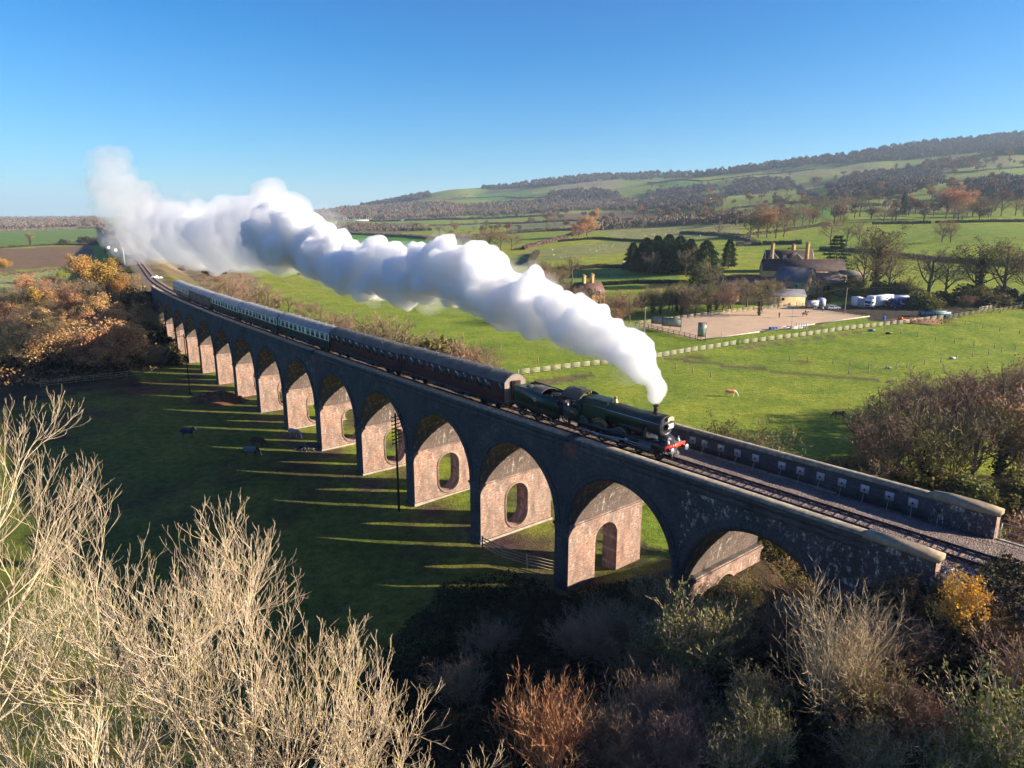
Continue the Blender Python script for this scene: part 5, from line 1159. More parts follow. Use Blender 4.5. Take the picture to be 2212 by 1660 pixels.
# wheels, cylinders, motion
for sy in (-1,1):
    for x in (-2.5,-4.65,-6.8): spoked('driving_wheel',loco,x,sy*.76,.86,18)
    for x in (1.35,-.65): spoked('bogie_wheel',loco,x,sy*.76,.46,10)
    b=MB(); b.tube([(-.35,sy*1.08,.92),(.95,sy*1.08,.92)],[.34,.34],18); b.box((.3,sy*1.10,1.15),(1.25,.42,.44)); b.build('cylinder',paint('cylinder_casing',(.05,.065,.08),.4) if sy<0 else M_BLACK,loco,40)
    b=MB(); b.tube([(-.35,sy*1.08,.92),(-1.7,sy*1.08,.92)],.045,8); b.box((-1.1,sy*1.08,1.12),(1.7,.07,.06)); b.box((-1.1,sy*1.08,.72),(1.7,.07,.06)); b.box((-1.75,sy*1.08,.92),(.28,.16,.42)); b.build('slide_bars',M_STEEL,loco)
    cz=.60; ex=-.30
    b=MB(); 
    def rod(x0,z0,x1,z1,y,h0,h1,w=.06):
        L=hypot(x1-x0,z1-z0); ux,uz=(x1-x0)/L,(z1-z0)/L; nx,nz=-uz,ux
        P=[]
        for yy in (y-w/2,y+w/2):
            P+= [(x0-nx*h0,yy,z0-nz*h0),(x1-nx*h1,yy,z1-nz*h1),(x1+nx*h1,yy,z1+nz*h1),(x0+nx*h0,yy,z0+nz*h0)]
        b.hexa(P)
    rod(-1.75,.92,-4.65+ex,cz,sy*1.08,.055,.085); b.tube([(-4.65+ex,sy*.85,cz),(-4.65+ex,sy*1.16,cz)],.15,12); b.build('connecting_rod',M_STEEL,loco)
    b=MB(); rod(-2.5+ex,cz,-6.8+ex,cz,sy*.98,.06,.06)
    for x in (-2.5,-6.8): b.tube([(x+ex,sy*.88,cz),(x+ex,sy*1.06,cz)],.12,12)
    b.build('coupling_rod',M_STEEL,loco)
    b=MB(); b.box((-8.0,sy*1.2,.75),(.5,.25,.04)); b.box((-8.25,sy*1.2,1.05),(.04,.25,.6)); b.box((-8.0,sy*1.2,.5),(.5,.28,.04)); b.build('cab_steps',M_BLACK,loco)
b=MB()
for sy in (-1,1): b.box((-3.0,sy*.62,.95),(9.6,.05,.75))
b.box((-8,0,1.1),(1.8,1.2,.4)); b.box((-6,0,1.1),(1.6,1.0,.5)); b.box((-2.4,0,1.75),(3.6,1.0,.85)); b.build('frames',M_BLACK,loco)
for x,z in ((-3.55,1.62),(-1.5,1.50),(-.2,1.45)): b=MB(); b.box((x,-.66,z),(.30,.08,.14)); b.build('frame_stay',M_REDB,loco)
b=MB(); b.box((1.9,0,1.42),(.5,1.9,.03)); b.build('front_platform',M_GRIMY,loco)
# the red patches above are paint on the inside frames, under the boiler
place_on_track(loco,0)
# ---- tender
tender=empty('tender',label='dark green high-sided coal tender behind the locomotive',cat='tender')
X0,X1=-.25,6.55  # along s from front
b=MB()
def tside(sy):
    b=MB(); y=sy*1.27; prof=[(-.15,1.36),(-.15,2.2),(-.35,2.6),(-.55,2.78),(-6.25,2.98),(-6.25,1.36)]
    b.prism(prof,y-.02,y+.02); o=b.build('side_sheet',M_GREEN,tender); return o
ts=[tside(-1),tside(1)]
for sy,o in zip((-1,1),ts):
    b=MB(); b.lathe([(.20,0),(.20,.015)],(0,0,0),20); q=b.v.pop(); q=q[:,[0,2,1]]; b.v.append(q+np.array([-3.2,sy*1.30-.0075,2.12])); em=b.build('emblem',M_CREAMP,o)
    b=MB(); b.box((-3.2,sy*1.305,2.12),(.75,.01,.12)); b.build('emblem_band',M_BRASS,em); b=MB(); b.tube([(-3.27,sy*1.32,2.02),(-3.2,sy*1.32,2.14),(-3.22,sy*1.32,2.24),(-3.12,sy*1.32,2.2)],.03,5); b.build('emblem_lion',M_REDB,em)
    b=MB(); b.tube([(-.3,sy*1.295,1.45),(-6.15,sy*1.295,1.45)],.01,4); b.build('lining',M_LINE,o)
b=MB(); b.box((-6.27,0,2.1),(.04,2.54,1.5)); b.build('rear_sheet',M_GREEN,tender)
b=MB(); b.box((-.17,0,1.85),(.04,2.4,1.0)); b.build('front_sheet',M_BLACK,tender)
b=MB(); b.box((-5.2,0,2.62),(2.1,2.48,.10)); arcroof(b,-2.6,-4.25,2.44,2.62,3.12,th=.05); b.build('tank_top',M_GRIMY,tender,35)
b=MB(); b.lathe([(.42,0),(.42,.16),(.25,.28),(.02,.30)],(-5.3,0,2.66),18); b.box((-5.0,.75,2.75),(1.2,.25,.18)); b.box((-5.0,-.75,2.75),(1.2,.25,.18)); b.build('filler_dome',M_GRIMY,tender,40)
b=MB(); b.box((-1.5,0,1.9),(2.6,2.4,.9),0); rc=np.random.default_rng(3); 
for k in range(240):
    x=rc.uniform(-2.6,-.4); y=rc.uniform(-1.1,1.1); z=2.35+.38*(1-(y/1.2)**2)*(1-((x+1.5)/1.4)**2)+rc.uniform(-.05,.08); d=rc.uniform(.08,.20); b.box((x,y,z),(d,d*.8,d*.7),0,rc.uniform(0,3),rc.uniform(0,1.5))
b.build('coal',M_COAL,tender)
b=MB(); b.box((-3.2,0,1.3),(6.3,2.5,.10)); 
for sy in (-1,1): b.prism([(-.1,1.3),(-6.3,1.3),(-6.3,.95),(-5.7,.6),(-4.5,.9),(-3.4,.6),(-2.2,.9),(-1.1,.6),(-.1,.95)],sy*1.02-.02,sy*1.02+.02)
b.build('underframe',M_BLACK,tender)
for sy in (-1,1):
    for x in (-1.1,-3.3,-5.6):
        spoked('wheel',tender,x,sy*.76,.62,12); b=MB(); b.box((x,sy*1.07,.62),(.26,.12,.30)); b.lathe([(.07,0),(.07,.03)],(0,0,0),10,1); q=b.v.pop(); q=q[:,[0,2,1]]; b.v.append(q+np.array([x,sy*1.14,.62])); b.build('axle_box',[M_BLACK,M_STEEL],tender)
b=MB(); b.lathe([(.10,0),(.09,.4),(.22,.42),(.22,.46)],(0,0,0),14,0,'x'); q=b.v.pop(); b.v.append(q*np.array([-1,1,1])+np.array([-6.3,.87,1.05])); b.v.append((q*np.array([-1,1,1])+np.array([-6.3,-.87,1.05]))); b.f+= [tuple(i+len(q) for i in f) for f in b.f]; b.m+=b.m; b.uv.append(b.uv[0]); b.c.append(b.c[0]); b.n*=2; b.build('buffers',M_BLACK,tender)
place_on_track(tender,9.6)
# ---- coaches
M_MAR=paint('maroon_paint',(.075,.012,.014),.4,grime=.08,spec=.3); M_CRM=paint('cream_paint',(.80,.75,.52),.4,grime=.05); M_CHO=paint('dark_brown_paint',(.022,.018,.018),.4,grime=.08,spec=.3); M_BRN=paint('worn_red_brown_paint',(.13,.055,.04),.5,grime=.4)
M_RFG=NT('coach_roof_grey'); _t=M_RFG; _p=coords(_t,'Object'); _c=ramp(_t,noise(_t,_p,.8,5,.7),[(.3,(.16,.16,.17)),(.7,(.34,.34,.36))]); _t.l(_c,_t.b.inputs['Base Color']); _t.b.inputs['Roughness'].default_value=.55; M_RFG=_t.m
M_RFD=NT('coach_roof_sooty'); _t=M_RFD; _p=coords(_t,'Object'); _c=ramp(_t,noise(_t,_p,.8,5,.7),[(.3,(.05,.048,.048)),(.7,(.14,.135,.13))]); _t.l(_c,_t.b.inputs['Base Color']); _t.b.inputs['Roughness'].default_value=.55; M_RFD=_t.m
M_WIN=NT('coach_glass'); M_WIN.b.inputs['Base Color'].default_value=(.05,.06,.06,1); M_WIN.b.inputs['Roughness'].default_value=.06; M_WIN.b.inputs['Specular IOR Level'].default_value=.8; M_WIN=M_WIN.m
M_ENDG=simple('coach_end_grey',(.24,.20,.165),.7,0,.25,2); M_ORG=simple('gangway_board_orange',(.48,.20,.09),.7,0,.15,3)
LC=19.45
def side_y(z): return 1.36-.045*((z-1.9)/1.0)**2*(1 if z<1.9 else 1.4)
def make_coach(label,group,upper,lower,roof,wins,mat_frame,worn=False,front_end=False):
    t=empty('railway_coach',label=label,cat='railway coach',group=group)
    b=MB(); zs=[.98,1.2,1.5,1.86,1.87,2.3,2.7,3.0]
    for sy in (-1,1):
        P=np.array([[(x,sy*side_y(z),z) for z in zs] for x in (-LC/2,LC/2)]); 
        b.grid(P[:,:4],1,flip=(sy>0)); b.grid(P[:,4:],0,flip=(sy>0)); b.grid(P[:,3:5],0,flip=(sy>0))
    for sx in (-1,1):
        y=np.linspace(-1.32,1.32,9); zt=3.0+.72*(1-np.abs(y/1.36)**2.3); P=np.array([[(sx*LC/2,yy,.98),(sx*LC/2,yy,z)] for yy,z in zip(y,zt)]); b.grid(P,2,flip=(sx>0))
    b.add([(-LC/2,-1.3,.98),(LC/2,-1.3,.98),(LC/2,1.3,.98),(-LC/2,1.3,.98)],[(3,2,1,0)],1)
    body=b.build('body',[upper,lower,M_ENDG if front_end else M_BLACK],t,30)
    b=MB(); arcroof(b,-LC/2-.03,LC/2+.03,2.76,2.97,3.74,15,.03)
    for x in np.arange(-LC/2+2.4,LC/2-1,2.4): b.box((x,0,3.75-.004),(.04,2.0,.02))
    b.build('roof',roof,t,35)
    for i,x in enumerate(np.arange(-LC/2+1.1,LC/2-.8,1.25)):
        b=MB() if i==0 else b
        yy=.32 if i%2 else -.32
        b.lathe([(.11,0),(.13,.05),(.07,.12),(.02,.13)],(x,yy,3.70),8)
    v=b.build('roof_vents',roof,t,40); v['kind']='stuff'
    b=MB(); b.tube([(-LC/2+.5,-1.1,3.45),(-LC/2+.4,0,3.80),(-LC/2+.5,1.1,3.45)],.02,4); b.tube([(LC/2-.5,-1.1,3.45),(LC/2-.4,0,3.80),(LC/2-.5,1.1,3.45)],.02,4); b.build('rain_strip',M_BLACK,t)
    protos={}
    for sy in (-1,1):
        for x,wd,kind in wins:
            key=(round(wd,2),kind,sy)
            if key not in protos:
                b=MB(); h0,h1=(1.98,2.82) if kind!='small' else (2.3,2.78); zc=(h0+h1)/2
                yy=sy*(side_y(zc)+.012); b.box((0,yy,zc),(wd+.09,.02,h1-h0+.09)); fr=b.build('window',mat_frame,t)
                b=MB(); b.box((0,sy*(side_y(zc)+.026),zc),(wd,.012,h1-h0)); gl=b.build('pane',M_WIN,fr)
                if kind=='vent': b=MB(); b.box((0,sy*(side_y(zc)+.036),h0+(h1-h0)*.68),(wd,.012,.035)); b.box((0,sy*(side_y(zc)+.036),h0+(h1-h0)*.85),(.04,.012,(h1-h0)*.3)); b.build('vent_bar',mat_frame,fr)
                protos[key]=fr; fr.location=(x,0,0)
            else: dup(protos[key],loc=(x,0,0),parent=t)
        for x in (-LC/2+.75,LC/2-.75)+(((0.,)) if not worn else (-3.,3.)):
            b=MB(); y=sy*(side_y(1.9)+.006)
            for dx in (-.36,.36): b.box((x+dx,y,1.95),(.02,.02,1.85))
            b.box((x+.25,y+.02*sy,1.75),(.12,.03,.04)); b.build('door',M_BLACK,t)
    b=MB()
    for sx in (-1,1): b.box((sx*(LC/2+.13),0,2.1),(.26,.95,2.0)); 
    b.build('gangway',M_DARK,t)
    b=MB(); b.box((0,0,.86),(LC-.4,2.2,.22)); 
    for x,w_,h_ in ((-2.6,1.6,.45),(-.4,1.0,.4),(1.4,1.8,.5),(3.2,.8,.4)): b.box((x,-.75,.55),(w_,.7,h_)); b.box((x+.5,.75,.55),(w_*.8,.7,h_))
    b.tube([(-5,-1.0,.75),(-2.5,-1.0,.35),(2.5,-1.0,.35),(5,-1.0,.75)],.04,5); b.tube([(-5,1.0,.75),(-2.5,1.0,.35),(2.5,1.0,.35),(5,1.0,.75)],.04,5)
    b.build('underframe',M_GRIMY,t)
    for sx in (-1,1):
        b=MB(); x=sx*(LC/2-2.9)
        for sy in (-1,1): b.box((x,sy*.98,.55),(3.3,.10,.20)); b.box((x-1.25,sy*1.02,.5),(.3,.15,.35)); b.box((x+1.25,sy*1.02,.5),(.3,.15,.35)); b.box((x,sy*1.0,.42),(.9,.16,.18))
        b.box((x,0,.6),(.5,2.0,.3)); bo=b.build('bogie',M_BLACK,t)
        for dx in (-1.25,1.25):
            b=MB()
            for sy in (-1,1): b.tube([(x+dx,sy*.70,.46),(x+dx,sy*.83,.46)],.46,18)
            b.tube([(x+dx,-.7,.46),(x+dx,.7,.46)],.07,6); b.build('wheelset',M_WHEEL,bo,30)
    if front_end:
        b=MB(); b.box((LC/2+.20,0,2.1),(.06,1.0,2.05)); 
        gb=b.build('gangway_board',M_ORG,t); b=MB(); b.prism([( -.30,1.1),(.30,1.1),(.30,2.35),(.2,2.6),(0,2.7),(-.2,2.6),(-.30,2.35)],LC/2+.232,LC/2+.24,ax='x'); b.build('gangway_opening',M_DARK,gb)  # opening is a flat dark panel, the shade inside painted on
    return t
W_TSO=[(-LC/2+1.9+i*2.0,1.2,'vent') for i in range(8)]; W_TSO=[(x,w_,k) for x,w_,k in W_TSO]+[(-LC/2+.75,.5,'plain'),(LC/2-.75,.5,'plain')]
W_TSO=[(-7.4,1.2,'vent'),(-5.3,1.2,'vent'),(-3.4,1.2,'vent'),(-1.45,1.2,'vent'),(1.45,1.2,'vent'),(3.4,1.2,'vent'),(5.3,1.2,'vent'),(7.4,1.2,'vent'),(0,.5,'plain'),(-9.0,.5,'plain'),(9.0,.5,'plain')]
W_BSK=[(7.0,1.15,'vent'),(5.7,.8,'vent'),(4.4,.45,'plain'),(3.1,.8,'vent'),(1.9,1.2,'vent'),(.2,.6,'plain'),(-1.4,1.15,'vent'),(-2.9,.8,'vent'),(-4.1,.45,'plain'),(-5.6,1.15,'vent'),(-7.3,1.15,'vent'),(-9.1,.5,'plain'),(9.15,.45,'plain')]
W_SK=[(x,1.05,'vent') for x in (-7.6,-5.9,-4.2,-2.5,2.4,4.1,5.8,7.5)]+[(-.8,.55,'plain'),(.6,.55,'plain'),(-9.1,.5,'plain'),(9.1,.5,'plain')]
W_VAN=[(x,.45,'small') for x in (-7.8,-6.2,-4.0,-1.6,0.8,2.2,4.6,7.8)]
specs=[('maroon coach coupled directly behind the tender',M_MAR,M_MAR,M_RFD,W_BSK,M_MAR,True),
 ('maroon coach second from the tender with a sooty roof',M_MAR,M_MAR,M_RFD,W_TSO,M_MAR,False),
 ('cream and dark coach coupled to the maroon ones',M_CRM,M_CHO,M_RFG,W_SK,M_CRM,False),
 ('middle one of the three cream and dark coaches in a row',M_CRM,M_CHO,M_RFG,W_TSO,M_CRM,False),
 ('rearmost of the three cream and dark coaches in a row',M_CRM,M_CHO,M_RFG,W_TSO,M_CRM,False),
 ('worn red-brown van-like coach with tiny windows near the train end',M_BRN,M_BRN,M_RFG,W_VAN,M_BRN,False),
 ('last coach of the train, cream above a pale brown waist',M_CRM,paint('pale_brown_paint',(.22,.15,.10),.5),M_RFG,W_SK,M_CRM,False)]
ends=[17.1,36.8,56.7,76.8,96.7,116.6,136.6]
for (lab,up,lo,rf,wn,fr,fe),s in zip(specs,ends):
    c=make_coach(lab,'coaches of the train',up,lo,rf,wn,fr,front_end=fe,worn=('van' in lab)); place_on_track(c,s+LC/2+.1)
# ================================================================ FOREGROUND
def big_ash(name,seed,x,y,zb,H,spread,lean=(0,0),n0=9,dens=1.,label=None,limb=.62,tmin=.5,twigs=3,up=.13):
    rng=np.random.default_rng(seed); k=9; P=np.zeros((1,k,3)); zz=np.linspace(-1,H*.66,k); P[0,:,2]=zz; q=np.linspace(0,1,k)**1.5; P[0,:,0]=lean[0]*q+rng.normal(size=k)*.12; P[0,:,1]=lean[1]*q+rng.normal(size=k)*.12
    R=(H*.0105*np.linspace(1,.40,k))[None,:]
    g=grow(rng,P,R,[dict(n=n0,t=(tmin,1.),ang=(.45,1.15),len=(limb*.8*spread,limb*1.05*spread),up=up*.75,wob=.09,k=8,r=.58,taper=.25,tip=.26),
        dict(n=7,t=(.2,1.),ang=(.35,.75),len=(.5,.82),up=up*.9,wob=.09,k=7,r=.62,tip=.3,rmin=.017),
        dict(n=6,t=(.18,1.),ang=(.32,.72),len=(.48,.8),up=up,wob=.09,k=6,r=.52,tip=.42,rmin=.012),
        dict(n=3,t=(.15,1.),ang=(.3,.65),len=(.5,.82),up=up*1.1,wob=.10,k=5,r=.6,tip=.55,rmin=.009),
        dict(n=twigs,t=(.3,1.),ang=(.25,.55),len=(.45,.75),up=up*1.4,wob=.11,k=4,r=.8,tip=.7,rmin=.0075)])
    root=empty(name,(x,y,zb)); b=MB(); bulk_tubes(b,*g[0],n=9); bulk_tubes(b,*g[1],n=7); b.build('trunk',M_ASH,root,True)
    c=MB(); bulk_tubes(c,*g[2],n=5)
    for P_,R_ in g[3:]: bulk_tubes(c,P_,R_,3)
    c.build('crown',M_ASH,root); tag(root,label,'tree'); return root
def gz(x,y): return float(T(np.array([x]),np.array([y]))[0])
def ash_at(seed,x,y,ztop,sp,lean,n0,dens,label,tmin=.28,limb=.62,twigs=2): zb=gz(x,y); return big_ash('ash_tree',seed,x,y,zb,ztop-zb,sp,lean,n0,dens,label,tmin=tmin,limb=limb,twigs=twigs)
ash_at(3,-9.0,20.5,19.9,1.42,(-.3,.6),11,1.0,'big bare ash with pale sunlit twigs filling the lower left')
ash_at(8,-14.6,21.0,19.7,1.3,(0,.5),12,1.0,'second pale bare ash at the lower left behind the big one')
ash_at(15,-25.5,28.0,26.6,.95,(1.,.5),12,1.0,'bare ash whose pale branches reach in from the left edge at mid height')
ash_at(22,-10.5,14.5,19.3,1.2,(0,0),11,1.,'lowest pale ash top at the bottom left corner')
ash_at(41,-6.3,18.5,18.9,1.1,(0,.3),11,1.0,'pale ash crown at the bottom, right part of the lower left group')
ash_at(31,.9,13.2,19.9,.55,(0,0),9,.8,'tips of a pale ash peeking in at the bottom centre',.5)
ash_at(37,3.3,13.8,19.6,.5,(0,0),9,.8,'second set of pale ash tips at the bottom centre, to the right',.5)
# thicket on the bank, its leaf colours darkened for the shade there
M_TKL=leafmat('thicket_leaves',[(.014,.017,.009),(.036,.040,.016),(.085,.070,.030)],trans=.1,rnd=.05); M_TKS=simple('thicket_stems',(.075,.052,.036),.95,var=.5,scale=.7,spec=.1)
def thicket(poly,n,label,hmax,seed,sz=.2,name='thicket',ml=M_TKL,ms=M_TKS,stem=.35):
    Wp=[hit(*p)[:2] for p in poly]; rng=np.random.default_rng(seed); xs=[p[0] for p in Wp]; ys=[p[1] for p in Wp]; C=np.zeros((0,2))
    while len(C)<n:
        X=rng.uniform(min(xs),max(xs),n); Y=rng.uniform(min(ys),max(ys),n); m=in_poly(X,Y,Wp); S,O=SO(X,Y); m&=~((O<.5)&(O>-10.2)&(S>-24)); C=np.concatenate([C,np.stack([X[m],Y[m]],1)])
    C=C[:n]; h=hmax*np.clip(.55+1.1*vnoise(C[:,0],C[:,1],2.6,61)+.6*vnoise(C[:,0],C[:,1],7.,62),.12,1.25); z=T(C[:,0],C[:,1])+h*rng.uniform(0,1,n)**.45
    o0=np.array([C[:,0].mean(),C[:,1].mean(),z.mean()]); P=np.stack([C[:,0],C[:,1],z],1)-o0; b=MB(); k=int(n*(1-stem)); bulk_leaves(b,P[:k],np.full(k,sz),rng,0)
    d=unit(rng.normal(size=(n-k,3))*np.array([.7,.7,.5])+np.array([0,0,.5])); L=rng.uniform(.3,1.1,(n-k,1)); bulk_strips(b,P[k:]-d*L*.4,P[k:]+d*L*.6,np.full(n-k,.022),rng,1)
    o=b.build(name,[ml,ms],loc=tuple(o0)); return tag(o,label,'undergrowth',kind='stuff')
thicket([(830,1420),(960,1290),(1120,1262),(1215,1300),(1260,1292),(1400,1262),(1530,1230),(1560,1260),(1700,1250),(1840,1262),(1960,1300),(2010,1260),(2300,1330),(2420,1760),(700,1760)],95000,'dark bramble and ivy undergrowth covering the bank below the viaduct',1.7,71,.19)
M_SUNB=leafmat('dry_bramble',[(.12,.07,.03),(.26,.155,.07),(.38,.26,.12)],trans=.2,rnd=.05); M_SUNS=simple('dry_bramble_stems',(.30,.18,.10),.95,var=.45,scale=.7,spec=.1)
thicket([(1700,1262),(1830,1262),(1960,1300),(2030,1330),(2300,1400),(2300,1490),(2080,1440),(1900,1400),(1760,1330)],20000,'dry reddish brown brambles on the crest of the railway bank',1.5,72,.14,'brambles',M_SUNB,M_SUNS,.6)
thicket([(1990,1070),(2300,1150),(2300,1060),(2160,1050)],7000,'dry brambles beyond the far handrail',1.0,73,.14,'brambles',M_SUNB,M_SUNS,.6)
thicket([(1130,1262),(1215,1240),(1290,1200),(1350,1180),(1240,1150),(1140,1190)],3500,'weeds growing under the arches beside the second pier',.5,74,.12,'weeds',M_LOLV,M_TWIGG,.3)
thicket([(-80,850),(120,834),(345,806),(390,720),(375,665),(330,640),(300,610),(120,606),(60,640),(-80,660)],30000,'brown woodland floor scrub under the autumn trees on the left',2.6,75,.42,'undergrowth',M_SUNB,M_SUNS,.45)
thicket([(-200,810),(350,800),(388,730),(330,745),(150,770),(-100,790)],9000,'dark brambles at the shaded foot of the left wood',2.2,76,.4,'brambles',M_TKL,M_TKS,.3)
# shrubs standing in it
M_TWP=simple('pale_stems',(.46,.36,.22),.9,var=.3,scale=.8,spec=.1)
LIB['dog']=[shrub('red_stemmed_shrub',401,5.4,5.4,40,M_TWIGR,None,.034,.22,7,1.)]
LIB['multi']=[shrub('many_stemmed_tree',402,9,7.,42,M_TWP,(500,.11,M_LOLV,.25),.026,.10,7,1.)]
LIB['mixb']=[shrub('leafy_shrub',403,5,5.,26,M_TWP,(2600,.15,M_LOLV,.22),.028,.12,7,1.),shrub('leafy_shrub',404,4,4.,26,M_TWP,(2200,.14,M_LOLV,.22),.028,.12,7,1.)]
LIB['wiry']=[shrub('wiry_shrub',405,4.4,4.6,34,M_TWIG,(300,.12,M_LBRN,.2),.026,.06,8,1.),shrub('wiry_shrub',406,4.4,5.,34,M_TWIG,None,.026,.06,8,1.)]
LIB['goldoak']=[bare_tree('young_oak',407,4.2,.9,(1800,.13,M_LGLD,.15),1,M_TWP,M_TWP,.12,None,.018,.35)]
for kk in ('dog','multi','mixb','wiry','goldoak'):
    for o in LIB[kk]: o['_h']=max(q.co.z for c in o.children for q in c.data.vertices)
for k,u,v,h,lab,ws in [('dog',1180,1690,255,'rounded bush of upright red-orange stems at the bottom centre',1.0),
 ('multi',1800,1570,335,'tall pale shrub of many straight stems in the dark bank',.95),
 ('mixb',1500,1480,225,'half-leafed olive shrub catching the sun below the first visible arch',1.0),
 ('mixb',1560,1440,170,'smaller pale-twigged shrub right of the half-leafed olive shrub',1.0),
 ('mixb',1640,1680,190,'leafy pale shrub at the bottom edge right of the red-stemmed bush',.8),
 ('wiry',1690,1440,180,'twiggy brown shrub against the stained road arch',1.1),
 ('wiry',1860,1480,170,'twiggy brown shrub beside the tall pale shrub',1.2),
 ('wiry',1960,1440,140,'low wiry shrub under the end pillar',1.3),
 ('mixb',2160,1700,270,'pale stemmed leafy shrub at the lower right corner',1.0),
 ('wiry',2200,1560,200,'wiry shrub at the right edge above the corner shrub',1.1),
 ('mixb',2050,1720,150,'yellow-green leafed shrub at the bottom right',1.1),
 ('mixb',1890,1690,140,'dark low leafy shrub at the bottom edge between the two pale ones',1.2),
 ('wiry',1420,1600,150,'wiry dark shrub left of the leafy pale shrub at the bottom',1.3),
 ('wiry',1330,1400,100,'wiry shrub in front of the nearest pier foot',1.3),
 ('wiry',1440,1360,110,'wiry shrub between the two nearest arches',1.3),
 ('mixb',1610,1330,100,'leafy shrub in front of the road arch opening',1.1),
 ('wiry',1730,1330,90,'brown shrub at the right foot of the road arch',1.3),
 ('wiry',1250,1420,110,'wiry shrub on the shaded slope below the fence',1.3),
 ('wiry',1060,1420,90,'low wiry bush on the left end of the dark bank',1.4),
 ('wiry',1000,1520,110,'wiry bush in deep shade left of the red-stemmed bush',1.4),
 ('goldoak',2072,1388,172,'young oak with golden orange leaves beside the handrail',1.)]:
    putv(k,u,v,h,lab,None,'tree' if k in('goldoak','multi') else 'bush',wsc=ws)
scatter(['wiry','wiry','mixb'],[(1300,1330),(1500,1330),(1750,1400),(2200,1440),(2260,1700),(1300,1700)],34,(2.2,4.2),81,{'wiry':'wiry brown bush in the dark bank','mixb':'olive leafed bush in the dark bank','ivybush':'dark ivy clump in the dark bank'},{'wiry':'wiry bushes of the dark bank','mixb':'olive bushes of the dark bank','ivybush':'ivy clumps of the dark bank'},'bush',wsc=1.2)
scatter(['wiry','ivybush'],[(2260,1330),(2700,1400),(2700,1700),(2300,1700)],10,(1.6,2.6),82,{'wiry':'tall brown bush beyond the right edge','ivybush':'ivy clump beyond the right edge'},{'wiry':'bushes beyond the right edge','ivybush':'ivy clumps beyond the right edge'},'bush',wsc=1.2)
# handrails behind the end pillars
hr=empty('handrail',tuple(W(-28,-1,ZR)),label='galvanised tube handrail along the near side of the line past the end pillar',cat='handrail')
def hrail(root,off,s0,s1,zt,jog=True,mb=None):
    o0=np.array(root.location); zs=[zt,zt-.5,zt-.98]
    sp=[s0,s0-6.6,s0-13.2,s0-19.8,s0-26]
    for s in sp:
        b=MB(); b.tube([W(s,off,zt+.0)-o0,W(s,off,zt-1.18)-o0],.032,7); b.tube([W(s,off,zt-1.12)-o0,W(s,off,zt-1.2)-o0],.07,8); b.build('post',M_PL,root)
    for z in zs:
        b=MB(); b.tube([W(s,off,z)-o0 for s in np.linspace(s0,s1,12)],.026,6)
        if jog: b.tube([W(s0,off,z)-o0,W(s0+.25,off+.75,z)-o0],.026,6)
        b.build('rail',M_PL,root)
    if jog: b=MB(); b.tube([W(s0+.25,off+.75,zt)-o0,W(s0+.25,off+.75,zt-1.1)-o0],.032,7); b.build('post',M_PL,root)
hrail(hr,-1.0,-22.9,-50,ZR+.16)
hr2=empty('handrail',tuple(W(-28,FARW-.2,ZR)),label='galvanised tube handrail beyond the far end pillar',cat='handrail'); hrail(hr2,FARW-.35,-22.5,-50,ZR+.16,False)
strip([(-.85,-2.4),(-.62,-2.4),(-.62,-1.86),(-.85,-1.86)],np.linspace(-50,-22.35,12),'edge_kerb',M_COPE)
strip([(FARW-.45,-2.4),(FARW-.1,-2.4),(FARW-.1,-1.76),(FARW-.45,-1.76)],np.linspace(-50,-22.35,12),'edge_kerb',M_COPE)
# ================================================================ FARM, FENCES, ANIMALS, PEOPLE
def remesh(o,vs,sm=2):
    m=o.modifiers.new('r','REMESH'); m.mode='VOXEL'; m.voxel_size=vs; m.use_smooth_shade=True; s=o.modifiers.new('s','SMOOTH'); s.iterations=sm; s.factor=.5
    dg=bpy.context.evaluated_depsgraph_get(); me=bpy.data.meshes.new_from_object(o.evaluated_get(dg)); old=o.data; mt=list(old.materials); o.modifiers.clear(); me.name=old.name; o.data=me
    if not me.materials:
        for q in mt: me.materials.append(q)
    bpy.data.meshes.remove(old); return o
def ell(b,c,r,m=0,n=12):
    pr=[(sin(a),-cos(a)) for a in np.linspace(.12,pi-.12,8)]; k=b.n; b.lathe(pr,(0,0,0),n,m); v=b.v.pop(); b.v.append(v*np.array(r)+np.array(c))
def cloth(n,c): return simple(n,c,.85,var=.15,scale=5)
M_SKIN=simple('skin',(.55,.33,.24),.6,var=.08,scale=9); M_HAIR=simple('hair',(.05,.035,.025),.7,var=.2,scale=20)
